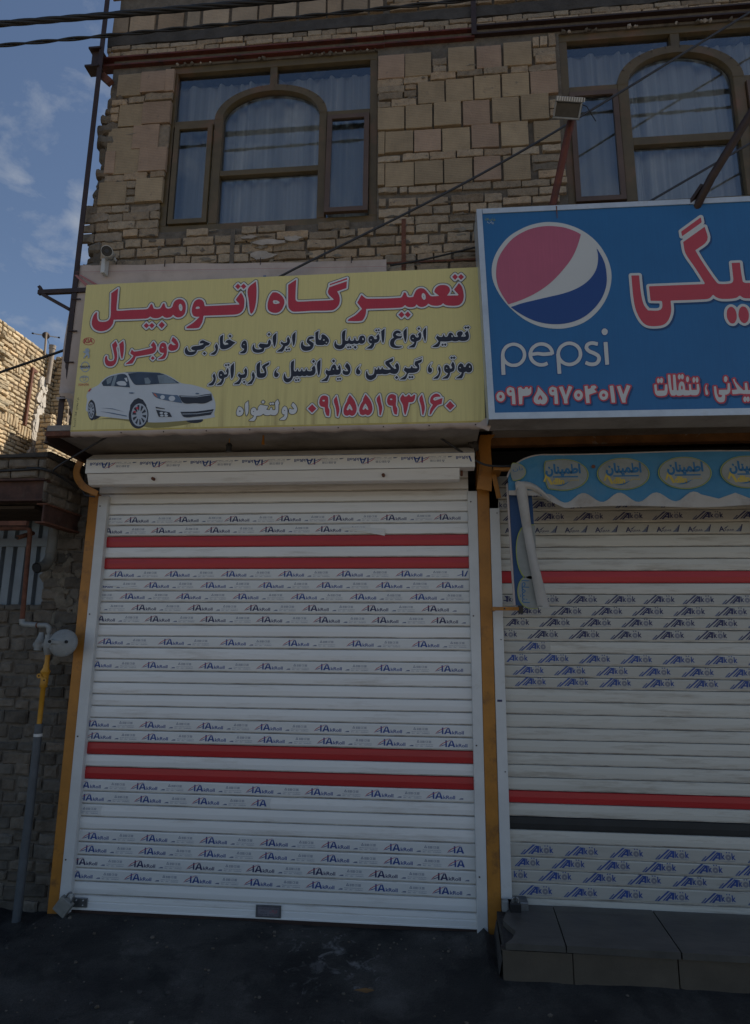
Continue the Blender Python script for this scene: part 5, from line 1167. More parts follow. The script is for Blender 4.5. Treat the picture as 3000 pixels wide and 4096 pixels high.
cut = {3: -.42, 26: -1.04, 27: -2.16}
for i in range(-2, 34):
    z1 = ZT - i * pitch; z0 = z1 - pitch; m = SLATR if i in reds else SLATW
    s = slat_mesh(XL, XR, z0, z1, m)
    if i in ROWS or i == 27:
        xe = cut.get(i, XR - .004)
        n = 24; xa = XL + .003; edge = [(xa, z1 - .0075)] + [(xe + jit(.004) - .012 * abs(math.sin(k)), z1 - .0075 - (h_ := (pitch - .021) * k / 6)) for k in range(7)] + [(xa, z0 + .0135)]
        s.add([(u, 4.2 - .0044, v) for u, v in ((xa, z1 - .008), (xe, z1 - .008), (xe - .008, z0 + .035), (xe - .002, z0 + .0135), (xa, z0 + .0135))], [(0, 1, 2, 3, 4)], FILM)
        if i in ROWS:
            a, per, cnt = ROWS[i]
            for k in range(-1, cnt + 1):
                x = a + per * k
                if x > xe + .02: continue
                akroll(s, x, z0 + .0225, .0395, xa + .002, xe - .004, ink=NAVYD if i in (2, 3, 10, 11, 31) else NAVY)
        else: akroll(s, -2.50, z0 + .0225, .0395, xa + .002, xe + .06)
    if i == 3:   # torn, crumpled flap of film
        vs = []
        for a in range(9):
            for b_ in range(4):
                u = -.62 + .30 * a / 8; v = z0 + .046 - .018 * a / 8 + (b_ - 1.5) * (.006 + .010 * a / 8); vs.append((u, 4.2 - .008 - .012 * abs(noise.noise(Vector((a * 1.3, b_ * 1.7, 2)))), v - .012 * (a / 8)**2))
        s.add(vs, [(a * 4 + b_, a * 4 + b_ + 1, a * 4 + 5 + b_, a * 4 + 4 + b_) for a in range(8) for b_ in range(3)], FILM)
    if i == 8:
        vs = []
        for a in range(12):
            for b_ in range(3):
                vs.append((XL + .005 + .34 * a / 11, 4.2 - .006 - .006 * random.random(), z1 - .024 - .030 * a / 11 + (b_ - 1) * .006))
        s.add(vs, [(a * 3 + b_, a * 3 + b_ + 1, a * 3 + 4 + b_, a * 3 + 3 + b_) for a in range(11) for b_ in range(2)], FILM)
    s.build('slat', shA, label='red slat' if i in reds else 'white slat with printed protective film' if i in ROWS else None)
zb = ZT - 34 * pitch
s = MB(); prof = [(zb, 4.21), (zb - .004, 4.199), (zb - .03, 4.196), (zb - .032, 4.199), (zb - .04, 4.199), (zb - .042, 4.196), (.062, 4.196), (.060, 4.193), (.052, 4.193), (.052, 4.22)]
vs = [(x, y, z) for x in (XL, XR) for z, y in prof]; n = len(prof)
s.add(vs, [(k, n + k, n + k + 1, k + 1) for k in range(n - 1)], SLATW); s.box((XL - .03, 4.19, .030), (XR + .06, 4.24, .051), DARKSTEEL)
s.build('bottom_bar', shA)
for xa, xb, tp in ((-2.3725, -2.300, 2.735), (.243, .3065, 2.735)):
    s = MB(); s.box((xa, 4.160, .04), (xb, 4.26, tp), GALV, bev=.004)
    t = xb if xa < 0 else xa; dx = .02 if xa < 0 else -.02
    s.bar((t - dx * 1.5, 4.162, tp - .002), (t, 4.162, tp - .05), .004, .004, GALV)
    for z in (2.66, 1.9, 1.1, .35): s.tube([(xa + .02, 4.1605, z), (xa + .02, 4.157, z)], .005, DARKSTEEL, 8)
    s.build('guide_rail', shA)
s = MB(); prof = [(4.19, 2.985), (3.98, 2.985), (3.905, 2.934), (3.900, 2.928), (3.900, 2.832), (3.906, 2.828), (3.94, 2.762), (3.955, 2.757), (4.0, 2.757)]
def extr(mb, prof, x0, x1, m):
    n = len(prof); vs = [(x, y, z) for x in (x0, x1) for y, z in prof]
    mb.add(vs, [(k, n + k, n + k + 1, k + 1) for k in range(n - 1)] + [tuple(range(n)), tuple(range(2 * n - 1, n - 1, -1))], m)
extr(s, prof[:5] + [(4.0, 2.832)], -2.335, .278, SLATW); extr(s, [(4.0, 2.8315)] + prof[5:], -2.325, .180, SLATW)
s.box((-2.335, 3.8985, 2.926), (.278, 3.8999, 2.930), GREYINK)
for x in (-1.86, -.31): s.tube([(x, 3.935, 2.79), (x, 3.905, 2.79)], .011, RUST, 10)
s.box((.19, 3.98, 2.80), (.205, 4.01, 2.83), RUST)
for k in range(8):
    akroll(s, -2.165 + k * .352, 2.905, .040, -2.33, .274, up=-1, yp=3.8985)
s.build('hood', shA)
s = MB(); s.box((-1.108, 4.188, .062), (-.950, 4.1955, .130), CHROME); s.box((-1.100, 4.1865, .067), (-.958, 4.188, .125), mat('plaque_face', (.17, .16, .18), .4, .2, 20))
fp = lambda u, v: (u, 4.186, v)
for a0, b0, a1, b1 in ((-1.098, .0685, -.960, .0705), (-1.098, .1215, -.960, .1235), (-1.098, .0685, -1.096, .1235), (-.962, .0685, -.960, .1235)): s.add([fp(a0, b0), fp(a1, b0), fp(a1, b1), fp(a0, b1)], [(0, 1, 2, 3)], BLK)
put_text(s, 'نمایندگی مرکزی درهای اتوماتیک', -1.09, .108, -.968, .119, BLK, fp, fa=True)
put_text(s, 'اراک', -1.02, .086, -.975, .106, CRIM, fp, fa=True); put_text(s, 'در مشهد', -1.08, .088, -1.035, .101, BLK, fp, fa=True); put_text(s, '۳۸۵ ۵۳ ۲۲ ۹۳ - ۰۹۱۵ ۱۵۵ ۳۳ ۶۳', -1.09, .073, -.968, .083, BLK, fp)
s.build('maker_plaque', shA)
s = MB(); s.box((-2.325, 4.185, .068), (-2.198, 4.194, .124), CHROME, bev=.004)
for x, z in ((-2.31, .11), (-2.225, .11), (-2.225, .083), (-2.27, .11)): s.tube([(x, 4.186, z), (x, 4.180, z)], .004, GALV, 8)
s.tube([(-2.345, 4.19, .12), (-2.345, 4.15, .12), (-2.345, 4.14, .10), (-2.345, 4.15, .08), (-2.345, 4.19, .08)], .006, CHROME, 8)
s.build('hasp', shA)
def padlock(loc, rot, label, mt, sz):
    e = empty('padlock', loc, label, 'padlock', 'padlocks on the shutters'); M = Matrix.Translation(loc) @ Matrix.Rotation(rot, 4, 'Y')
    s = MB(); t = MB(); t.box((-.5 * sz, -.018, -.5 * sz), (.5 * sz, .018, .5 * sz), mt, bev=.004); s.add([M @ Vector(v) for v in t.v], t.f, mt); s.build('lock_body', e)
    s = MB(); t = MB(); t.tube([(-.25 * sz, 0, .45 * sz)] + [(-.25 * sz * math.cos(a), 0, .75 * sz + .25 * sz * math.sin(a)) for a in np.linspace(0, math.pi, 9)] + [(.25 * sz, 0, .45 * sz)], .006, CHROME, 8)
    s.add([M @ Vector(v) for v in t.v], t.f, CHROME, smooth=True); s.build('shackle', e)
padlock((-2.318, 4.125, .095), R(35), 'square grey padlock hanging tilted at the lower left of the white shutter', mat('dull_lock_steel', (.24, .235, .215), .5, .25, 20, .1, 60, metal=.3), .092)

# ---- right shutter
shB = empty('roller_shutter', (1.6, 4.2, .15), 'dusty cream roller shutter with dark blue printed slats behind the blue awning', 'roller shutter', 'roller shutters')
def akok(mb, x, z, s, dx0, dx1, ink, yp=4.2 - .0052, top=1.1):
    def fn(u, v): return (x + u * s, yp, z + v * s)
    lay = [0]
    def q(pts, m):
        pts = [(u, min(v, top)) for u, v in pts]; lay[0] += 1
        if all(dx0 <= x + p[0] * s <= dx1 for p in pts): mb.poly([(x + p[0] * s, yp - .00008 * lay[0], z + p[1] * s) for p in pts], m)
    # stripes rising to the right (unit: height 1)
    q([(0, 0), (.18, 0), (.62, .50), (.50, .50)], ink); q([(.22, 0), (.42, 0), (1.62, 1.0), (1.38, 1.0)], ink); q([(.02, .05), (.30, .34), (.42, .34), (.2, .05)], GREYINK)
    q([(.80, .08), (.96, .08), (1.78, .90), (1.66, .90)], ink); q([(1.05, .08), (1.30, .08), (2.0, .88), (1.82, .88)], ink)
    q([(1.60, .88), (2.02, .88), (1.98, .20), (1.78, .20), (1.78, .62)], ink); q([(1.42, .30), (1.80, .30), (1.80, .42), (1.52, .42)], ink)
    if dx0 <= x + 2.05 * s and x + 2.6 * s <= dx1 and top > 1: put_text(mb, 'k', 2.06, .22, 2.44, .86, ink, fn, off=.03)
    if dx0 <= x + 2.9 * s and x + 3.6 * s <= dx1 and top > 1: put_text(mb, 'k', 3.10, .22, 3.50, .86, ink, fn, off=.03)
    c = (2.76, .44)
    if dx0 <= x + 2.45 * s and x + 3.1 * s <= dx1 and top > 1:
        for k in range(20):
            a0, a1 = 2 * math.pi * k / 20, 2 * math.pi * (k + 1) / 20
            mb.add([fn(c[0] + r * math.cos(a), c[1] + r * math.sin(a)) for r, a in ((.29, a0), (.29, a1), (.08, a1), (.08, a0))], [(0, 1, 2, 3)], OGREY)
        for dx in (-.13, .13): mb.poly([fn(c[0] + dx + .065 * math.cos(a), .90 + .065 * math.sin(a)) for a in np.linspace(0, 2 * math.pi, 9)[:-1]], ink)
        mb.add([fn(u, v) for u, v in ((1.2, .06), (3.4, .06), (3.4, .085), (1.2, .085))], [(0, 1, 2, 3)], GREYINK)
def akjear(mb, x, z, s, dx0, dx1, yp=4.2 - .0052):
    if x < dx0 or x + 3.2 * s > dx1: return
    fn = lambda u, v: (x + u * s, yp, z + v * s)
    put_text(mb, 'A', 0, 0, .75, .72, NAVYD, fn, off=.03); put_text(mb, 'KJEAR', .78, 0, 2.0, .34, NAVYD, fn, off=.012)
    mb.poly([fn(.62, .38), (fn(1.35, .88)), fn(.95, .42)], NAVYD)
    for k in range(4): mb.poly([fn(2.1 + .2 * k, 0), fn(2.27 + .2 * k, 0), fn(2.55 + .2 * k, .25 + .24 * k), fn(2.40 + .2 * k, .25 + .24 * k)], GREYINK if k < 3 else NAVYD)
rows_b = {-1: 'z', 0: 'a', 1: 'jear', 7: 'b', 8: 'c', 9: 'd', 10: 'e', 11: 'f', 12: 'g', 13: 'h', 14: 'i', 27: 'j', 28: 'k', 29: 'l', 30: 'm'}
RL = [RLINES[0] + .083 * k for k in (3, 2, 1)] + RLINES
XB0, XB1 = .45, 2.75
for j in range(len(RL) - 2):
    z1, z0 = RL[j], RL[j + 1]; i = j - 3
    red = i in (5, 23); dark = i == 25
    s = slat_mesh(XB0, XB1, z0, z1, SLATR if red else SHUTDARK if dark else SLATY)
    key = rows_b.get(i)
    if i in (-3, -2): key = 'a'
    if key:
        xa, xe = XB0 + .004, XB1 - .01; xf = .75 if i == 11 else xe
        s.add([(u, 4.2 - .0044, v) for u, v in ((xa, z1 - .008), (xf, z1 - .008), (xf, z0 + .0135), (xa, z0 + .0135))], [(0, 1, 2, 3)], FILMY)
        a, per = RROW[key]; sc_ = .0565
        for k in range(-2, 11):
            if key == 'jear': akjear(s, a + per * k, z0 + .018, .048, xa, xf)
            else: akok(s, a + per * k - .16, z0 + .0165, sc_, xa, xf, NAVYD if i < 11 else NAVY)
    s.build('slat', shB, label='red slat' if red else 'dark slat' if dark else None)
s = MB(); zb = RL[-2]
prof = [(zb, 4.21), (zb - .003, 4.199), (zb - .04, 4.196), (zb - .043, 4.199), (.158, 4.196), (.15, 4.22)]
vs = [(x, y, z) for x in (XB0, XB1) for z, y in prof]; n = len(prof)
s.add(vs, [(k, n + k, n + k + 1, k + 1) for k in range(n - 1)], SLATY); s.box((XB0, 4.198, .138), (XB1, 4.23, .149), DARKSTEEL); s.build('bottom_bar', shB)
s = MB(); s.box((.3885, 4.16, .235), (.453, 4.26, 2.615), GALV, bev=.004); s.box((.40, 4.1585, 1.365), (.43, 4.1595, 1.378), NAVYD)
for z in (2.58, 1.75, .95): s.tube([(.435, 4.161, z), (.435, 4.157, z)], .004, DARKSTEEL, 8)
s.build('guide_rail', shB)
s = MB(); s.box((2.76, 4.14, .2), (2.83, 4.26, 2.75), GALV, bev=.004); s.build('guide_rail', shB)
s = MB(); s.box((.47, 4.10, .178), (.54, 4.196, .245), CHROME, bev=.006); s.box((.385, 4.10, .185), (.425, 4.138, .25), REGG, bev=.008); s.build('hasp', shB)
padlock((.462, 4.085, .215), 0, 'black padlock on the lower left corner of the cream shutter', BPLAST, .062)
# ------------------------------------------------------------------ yellow shop sign
ys = 3.52
sign = empty('shop_sign', (-.96, 3.52, 3.0), 'yellow banner sign with red Persian title and a white car picture', 'sign', 'shop signs')
s = MB()
X0, X1, Z0, Z1 = -2.232, .317, 2.993, 4.0
# gently wavy cloth stretched on a box frame
n, mz = 60, 14; vs = []
for j in range(mz + 1):
    for i in range(n + 1):
        u, v = i / n, j / mz; x = X0 + (X1 - X0) * u; z = Z0 + (Z1 - Z0) * v
        vs.append((x, ys, z))
s.add(vs, [(j * (n + 1) + i, j * (n + 1) + i + 1, (j + 1) * (n + 1) + i + 1, (j + 1) * (n + 1) + i) for j in range(mz) for i in range(n)], YEL)
s.add([(X0, ys, Z0), (X0, ys + .06, Z0), (X0, ys + .06, Z1), (X0, ys, Z1)], [(0, 1, 2, 3)], YEL); s.add([(X1, ys, Z0), (X1, ys + .06, Z0), (X1, ys + .06, Z1), (X1, ys, Z1)], [(0, 1, 2, 3)], YEL)
s.add([(X0, ys, Z1), (X1, ys, Z1), (X1, ys + .06, Z1), (X0, ys + .06, Z1)], [(0, 1, 2, 3)], YEL)
s.build('panel', sign)
s = MB(); vs = []; n = 80
for i in range(n + 1):
    x = X0 + .003 + (X1 - X0 - .006) * i / n; q = .004 * math.sin(i * .7) + .003 * math.sin(i * 1.9)
    vs += [(x, ys - .0015, Z0 + .012), (x, ys - .002, Z0 + .001), (x, ys + .002, Z0 - .026 + q), (x, ys + .05, Z0 - .02 + q)]
s.add(vs, [(i * 4 + k, i * 4 + 4 + k, i * 4 + 5 + k, i * 4 + 1 + k) for i in range(n) for k in (1, 2)], CLOTHW, smooth=True)
s.add(vs, [(i * 4, i * 4 + 4, i * 4 + 5, i * 4 + 1) for i in range(n)], YELEDGE)
s.add([(X1 - .06, ys - .004, Z0 - .02), (X1 + .012, ys - .012, Z0 + .03), (X1 + .03, ys - .014, Z0 - .03), (X1 + .018, ys - .008, Z0 - .055)], [(0, 1, 2, 3)], CLOTHW)
for k in range(9):
    x = -1.9 + k * .27; s.tube([(x, ys - .0005, Z0 - .012), (x, ys - .004, Z0 - .012)], .004, DARKSTEEL, 6)
s.build('cloth_hem', sign)
fy = lambda d: (lambda u, v: (u, ys - d, v))
def lettering(name, key, levels, d, label, par, fn, cell=.003):
    mb = MB(); bands(mb, TXT[key], levels, fn(d), cell); return mb.build(name, par, label=label)
lettering('lettering', 'title', [(0, RED), (.0105, WHT), (.0145, EDGE)], .0030, 'large red Persian title with white and dark outline', sign, fy)
lettering('lettering', 'twobarrel', [(0, RED), (.009, WHT), (.0125, EDGE)], .0030, 'slanted red Persian word', sign, fy)
lettering('lettering', 'black', [(0, BLK), (.0065, WHT), (.0085, EDGE)], .0022, 'two lines of black Persian lettering with white outline', sign, fy, .0025)
lettering('lettering', 'name', [(0, WHT), (.0035, BLK)], .0022, 'white Persian name with black outline', sign, fy, .0025)
lettering('lettering', 'phone', [(0, RED), (.0085, WHT), (.0118, EDGE)], .0026, 'red Persian phone number with white outline', sign, fy, .0025)
s = MB(); pm = dict(shade=SHADE, body=CBODY, tyre=CTYRE, rim=CRIMW, glass=CGLASS, glasslight=CGL2, line=CLINE, lamp=CLINE, amber=CAMB, grille=CTYRE, red=RED, silver=SILV)
for k, (m, t) in enumerate(PRINT):
    p = np.array([float(v) for v in t.split()]).reshape(-1, 2) / 1000
    if m in ('red', 'silver') and k > 60 and p[:, 0].max() < -2.1: continue
    if m in ('body', 'glass', 'shade', 'lamp', 'grille', 'glasslight') and len(p) > 5: p = smooth_poly(p)
    s.poly([(a, ys - .0008 - .00006 * k, b) for a, b in p], pm[m])
s.build('car_picture', sign)
badges = {}
for k, (m, t) in enumerate(PRINT):
    p = np.array([float(v) for v in t.split()]).reshape(-1, 2) / 1000
    if m in ('red', 'silver') and k > 60 and p[:, 0].max() < -2.1:
        if len(p) > 6: p = smooth_poly(p)
        zc = p[:, 1].mean(); key = 0 if zc > 3.57 else 1 if zc > 3.47 else 2 if zc > 3.385 else 3
        mb = badges.setdefault(key, MB()); mb.poly([(a, ys - .001 - .00002 * len(mb.f) / 4, b) for a, b in p], pm[m])
f1 = fy(.0026)
put_text(badges[0], 'KIA', -2.204, 3.588, -2.147, 3.619, RED, f1, off=.02)
put_text(badges[2], 'NISSAN', -2.214, 3.4185, -2.148, 3.4335, NAVYD, f1, off=.02); put_text(badges[3], 'TOYOTA', -2.2125, 3.2965, -2.142, 3.3115, RED, f1, off=.01)
badges[3].add([f1(*q) for q in ((-2.205, 3.352), (-2.150, 3.352), (-2.150, 3.358), (-2.205, 3.358))], [(0, 1, 2, 3)], SILV)
for k in badges: badges[k].build('badge_print', sign)
s = MB()
fr = lambda u, v: (-2.199 + v - .006 * u / .2, ys - .0022, 3.215 - u)
put_text(s, 'چاپ شهرزاد', 0, .0, .085, .018, BLK, lambda u, v: fr(.085 - u, -v + .018) if False else (-2.212 + v, ys - .0022, 3.135 + u), fa=True)
put_text(s, '۳۶۶۶۸۰۴۹', 0, .0, .10, .013, BLK, lambda u, v: (-2.216 + v, ys - .0022, 3.025 + u))
s.build('printer_credit', sign)

# old banner sagging behind it
s = MB(); n, mz = 50, 20; vs = []
BX0, BX1 = -2.388, -.274
for j in range(mz + 1):
    for i in range(n + 1):
        u, v = i / n, j / mz; x = BX0 + (BX1 - BX0) * u; z = 3.06 + v * (4.205 - .06 * u - 3.06)
        if u < .06: z += .006 * math.sin(v * 20)
        y = 3.615 + .012 * noise.noise(Vector((x * 3, z * 3, 0))) - (.045 * max(0, .5 - v) * math.sin(u * 60 + v * 7) if u < .07 else 0) - (.02 * (1 - v) if u < .05 else 0)
        if u < .05 and v < .16: z = 3.06 + .30 * v + .17; y -= .03 * math.sin(v * 40 + u * 50)
        vs.append((x + (.01 * math.sin(v * 9) if u == 0 else 0), y, z))
s.add(vs, [(j * (n + 1) + i, j * (n + 1) + i + 1, (j + 1) * (n + 1) + i + 1, (j + 1) * (n + 1) + i) for j in range(mz) for i in range(n)], CLOTHW, smooth=True)
for a, b_ in (((-2.372, 4.125), (-2.28, 4.035)), ((-2.345, 4.125), (-2.20, 4.03))):
    s.add([(a[0], 3.594, a[1]), (a[0] + .02, 3.594, a[1]), (b_[0] + .03, 3.594, b_[1]), (b_[0], 3.594, b_[1])], [(0, 1, 2, 3)], OLDRED)
s.add([(BX0 + .02, 3.596, 4.150), (BX1, 3.596, 4.085), (BX1, 3.596, 4.083), (BX0 + .02, 3.596, 4.148)], [(0, 1, 2, 3)], OLDRED)
for x, r in ((-1.63, .008), (-.955, .011), (-.93, .009)): s.poly([(x + r * math.cos(a), 3.594, 4.012 + r * 1.6 * math.sin(a)) for a in np.linspace(0, 2 * math.pi, 11)[:-1]], EDGE)
s.add([(-1.075, 3.5935, 3.98), (-1.055, 3.5935, 3.98), (-1.055, 3.5935, 4.058), (-1.075, 3.5935, 4.058)], [(0, 1, 2, 3)], GREYINK)
for x in (-2.36, -1.75, -1.1, -.5): s.tube([(x, 3.60, 4.18 - .03 * (x + 2.4)), (x, 3.60, 4.23 - .03 * (x + 2.4))], .003, DARKSTEEL, 6)
for z in (3.95, 3.72, 3.5, 3.28): s.tube([(-2.37, 3.60, z), (-2.31, 3.595, z - .004)], .005, DARKSTEEL, 6)
s.build('old_banner', None, 'grubby whitish old banner with faded red marks stretched behind the yellow sign', 'banner')

# ------------------------------------------------------------------ blue shop sign
bs = 3.40
sign2 = empty('shop_sign', (1.4, 3.4, 2.97), 'blue box sign with a round red white and blue emblem and Persian lettering', 'sign', 'shop signs')
q0 = Vector((.293, 0, 4.308)); q1 = Vector((.330, 0, 2.970)); XE = 2.75
s = MB()
def bx(u, v):  # left edge leans slightly
    return (u, bs, v)
s.add([(.293, bs, 4.308), (.330, bs, 2.970), (XE, bs, 2.955), (XE, bs, 4.29), (.293, bs + .2, 4.308), (.330, bs + .2, 2.970), (XE, bs + .2, 2.955), (XE, bs + .2, 4.29)],
      [(0, 1, 2, 3), (4, 7, 6, 5), (0, 3, 7, 4), (0, 4, 5, 1), (3, 2, 6, 7)], BLUE)
s.add([(.330, bs, 2.970), (.330, bs + .2, 2.970), (XE, bs + .2, 2.955), (XE, bs, 2.955)], [(0, 1, 2, 3)], SOFFIT)
s.build('panel', sign2)
s = MB(); t = .036; e = .006
def strip(a, b_, c, d): s.add([(p[0], bs - e, p[1]) for p in (a, b_, c, d)] + [(p[0], bs - .001, p[1]) for p in (a, b_, c, d)], [(0, 1, 2, 3), (0, 4, 5, 1), (1, 5, 6, 2), (2, 6, 7, 3), (3, 7, 4, 0)], FRAMEW)
strip((.289, 4.311), (.326, 2.967), (.326 + t, 2.967), (.289 + t * .9, 4.311)); strip((.326 + t, 2.967), (XE, 2.952), (XE, 2.990), (.325 + t, 3.005)); strip((.289 + t, 4.311), (.290 + t, 4.278), (XE, 4.26), (XE, 4.293))
s.add([(.288, bs - e, 4.312), (.288, bs + .2, 4.312), (.325, bs + .2, 2.966), (.325, bs - e, 2.966)], [(0, 1, 2, 3)], FRAMEW)
s.build('frame', sign2)
fb = lambda d: (lambda u, v: (u, bs - d, v))
def fbs(d): return lambda u, v: (u + .008, bs - d, v - .010)
for key, w in (('bluetitle', .016), ('bluesmall', .010), ('bluephone', .008)):
    mb = MB(); bands(mb, TXT[key], [(w, SHADOWB)], fbs(.0012), .004); mb.build('lettering_shadow', sign2)
lettering('lettering', 'bluetitle', [(0, SRED), (.0150, PWHT)], .0022, 'large red Persian word with white outline', sign2, fb, .004)
lettering('lettering', 'bluesmall', [(0, PWHT), (.0085, SRED)], .0022, 'small white Persian words with red outline', sign2, fb, .0025)
lettering('lettering', 'bluephone', [(0, PWHT), (.0078, SRED)], .0022, 'white Persian phone number with red outline', sign2, fb, .0025)
lettering('lettering', 'word', [(0, PWHT), (.0035, PNAV)], .0018, 'white latin word under the emblem', sign2, fb, .0025)
s = MB(); bands(s, TXT['emb_white'], [(0, PWHT)], fb(.0014), .006); bands(s, TXT['emb_red'], [(0, PRED)], fb(.0024), .004); bands(s, TXT['emb_blue'], [(0, PNAV)], fb(.0024), .004)
s.build('emblem', sign2)
s = MB(); put_text(s, 'طراحی نوین', .338, 4.235, .400, 4.262, LIME, lambda u, v: (u, bs - .002, v - .25 * (u - .338)), fa=True); put_text(s, 'چاپ', .352, 4.215, .392, 4.236, WHT, lambda u, v: (u, bs - .002, v - .25 * (u - .338)), fa=True)
s.build('corner_print', sign2)
s = MB(); s.add([(.760, bs - .0065, 4.302), (.768, bs - .0065, 4.302), (.766, bs - .0065, 4.22), (.763, bs - .0065, 4.22)], [(0, 1, 2, 3)], RUST); s.build('rust_streak', sign2)

# ------------------------------------------------------------------ awning: valance rolled round its frame, torn side flap
aw = empty('awning', (1.6, 3.8, 1.95), 'faded blue shop awning with oval Persian printing and a torn white edged side flap', 'awning')
path = [(2.8, 3.80), (1.6, 3.80), (.76, 3.80), (.472, 3.803)]
fine = []
for (a, b_), n in zip(zip(path[:-1], path[1:]), (12, 40, 24)):
    fine += [(a[0] + (b_[0] - a[0]) * k / n, a[1] + (b_[1] - a[1]) * k / n) for k in range(n)]
fine.append(path[-1])
s = MB(); topz = lambda x: 2.872 + .004 * math.sin(x * 5) - (.175 * (1 - math.sqrt(max(0, 1 - min(1, (.70 - x) / .232)**2))) if x < .70 else 0)
wave = lambda x: 2.597 + .029 * math.cos((x - .703) * 2 * math.pi / .214) if x > .655 else 2.648
bot = lambda x: 2.538 + .008 * math.sin(x * 7) + (.085 * max(0, min(1, (.80 - x) / .15)) if x < .80 else 0)
vs = []; zi = 10
for x, y in fine:
    zt, zw, zbm = topz(x), max(wave(x), bot(x) + .006), bot(x)
    for k in range(zi): vs.append((x, y + .004 * noise.noise(Vector((x * 14, k * .8, 2))) + .003 * noise.noise(Vector((x * 40, k * 2.1, 5))), zt + (zw - zt) * k / (zi - 1)))
    for k in (0, 1, 2): vs.append((x, y - .004 + .006 * math.sin(x * 11 + k), zw + (zbm - zw) * k / 2))
c = zi + 3
for i in range(len(fine) - 1):
    for k in range(c - 1):
        if k == zi - 1: continue
        s.add([vs[i * c + k], vs[(i + 1) * c + k], vs[(i + 1) * c + k + 1], vs[i * c + k + 1]], [(0, 1, 2, 3)], AWN if k < zi - 1 else AWNW)
s.tube([(x, y + .012, topz(x) + .002) for x, y in fine], .010, CLOTHW, 8)
s.build('valance', aw)
s = MB(); 
vs = [(x, y, topz(x)) for x, y in fine[:50]] + [(x, 4.12, topz(x) + .03) for x, y in fine[:50]]
s.add(vs, [(i, i + 1, 51 + i, 50 + i) for i in range(49)], AWND); s.build('awning_top', aw)
fa_ = lambda d: (lambda u, v: (u, 3.792 - d, v))
def oval(mb, cx, cz, rx, rz, fn, clipx=-9, rot=False, cut=0):
    n = 40
    def pt(a, k, d):
        u, v = rx * k * math.cos(a), rz * k * math.sin(a)
        if cut and math.cos(a) < -.35: u = -rx * k * (.35 + .65 * abs(math.cos(a)) * .35 + .12) - .08 * rx * max(0, math.sin(a))
        return fn(d)(cx + u, cz + v)
    mb.add([pt(2 * math.pi * i / n, 1, .001) for i in range(n)], [tuple(range(n))], LIME); mb.add([pt(2 * math.pi * i / n, .965, .0016) for i in range(n)], [tuple(range(n))], PVC)
    mb.add([pt(2 * math.pi * i / n, .945, .0022) for i in range(n)], [tuple(range(n))], OVALF)
    [put_text(mb, 'اطمینان', cx - .10 + a_, cz - .010 + b_, cx + .105 + a_, cz + .066 + b_, OVBLUE, fn(.003 + .0002 * q_), fa=True, off=.012) for q_, (a_, b_) in enumerate(((0, 0), (.003, .001), (-.002, .003), (.001, -.003)))]; mb.add([fn(.003)(cx + a, cz + b_) for a, b_ in ((-.06, -.018), (.09, -.018), (.09, -.010), (-.06, -.010))], [(0, 1, 2, 3)], OVBLUE)
    mb.poly([fn(.003)(cx + a, cz + b_) for a, b_ in ((-.118, -.042), (-.10, .008), (-.092, .008), (-.060, -.06), (-.075, -.064), (-.096, -.018), (-.108, -.044))], OVYEL)
    put_text(mb, 'dlin', cx - .062, cz - .062, cx + .008, cz - .022, OVYEL, fn(.003), off=.045); put_text(mb, 'بستنی', cx + .03, cz - .044, cx + .095, cz - .026, OVYEL, fn(.003), fa=True)
    pts = [(-.055 + .10 * t, -.068 + .03 * t * t) for t in np.linspace(0, 1, 8)]; pts2 = [(a, b_ - .008 * math.sin(math.pi * k / 7)) for k, (a, b_) in enumerate(pts)]
    mb.poly([fn(.003)(cx + a, cz + b_) for a, b_ in pts + pts2[::-1][1:-1]], OVBLUE)
s = MB()
for k in range(6): oval(s, .800 + .359 * k, 2.742, .155, .100, fa_, cut=(k == 0))
s.poly([(.985 + .012 * math.cos(a), 3.7885, 2.79 + .012 * math.sin(a)) for a in np.linspace(0, 6.28, 10)[:-1]], RUST)
s.poly([(.505 + .075 * math.cos(a) * (1 if math.cos(a) > 0 else .25), 3.789, 2.765 + .058 * math.sin(a)) for a in np.linspace(0, 2 * math.pi, 25)[:-1]], LIME); s.poly([(.505 + .071 * math.cos(a) * (1 if math.cos(a) > 0 else .25), 3.788, 2.765 + .054 * math.sin(a)) for a in np.linspace(0, 2 * math.pi, 25)[:-1]], OVALF)
put_text(s, 'نان', .50, 2.765, .56, 2.80, OVBLUE, lambda u, v: (u, 3.787, v), fa=True)
s.build('oval_print', aw)
s = MB()   # side flap hanging straight down
n = 26; vs = []
for j in range(n + 1):
    v = j / n; z = 2.70 - (2.70 - 1.95) * v; xl = .470 + .016 * v; xr = .615 + .015 * v
    for k in range(5):
        u = k / 4; vs.append((xl + (xr - xl) * u, 3.835 + .012 * math.sin(u * 3 + v * 4), z))
s.add(vs, [(j * 5 + k, j * 5 + k + 1, j * 5 + 6 + k, j * 5 + 5 + k) for j in range(n) for k in range(4)], AWND, smooth=True)
s.tube([vs[j * 5] for j in range(n + 1)], .007, CLOTHW, 8)
ff = lambda d: (lambda u, v: (u, 3.822 - d, v))
for cz, hz in ((2.27, .17), (2.03, .10)):
    n = 30; o = [(.59 - .085 * abs(math.sin(a))**.8 , cz + hz * math.cos(a)) for a in np.linspace(0, math.pi, n)]
    s.poly([ff(.001)(*q) for q in o + [(.62, cz - hz), (.62, cz + hz)]], LIME); s.poly([ff(.002)(u + .005, (v - cz) * .96 + cz) for u, v in o + [(.62, cz - hz), (.62, cz + hz)]], OVALF)
put_text(s, 'اطمینا', 0, 0, .135, .055, OVBLUE, lambda u, v: (.520 + v, 3.8185, 1.965 + u), fa=True)
s.build('side_flap', aw)
s = MB(); n = 30; vs = []
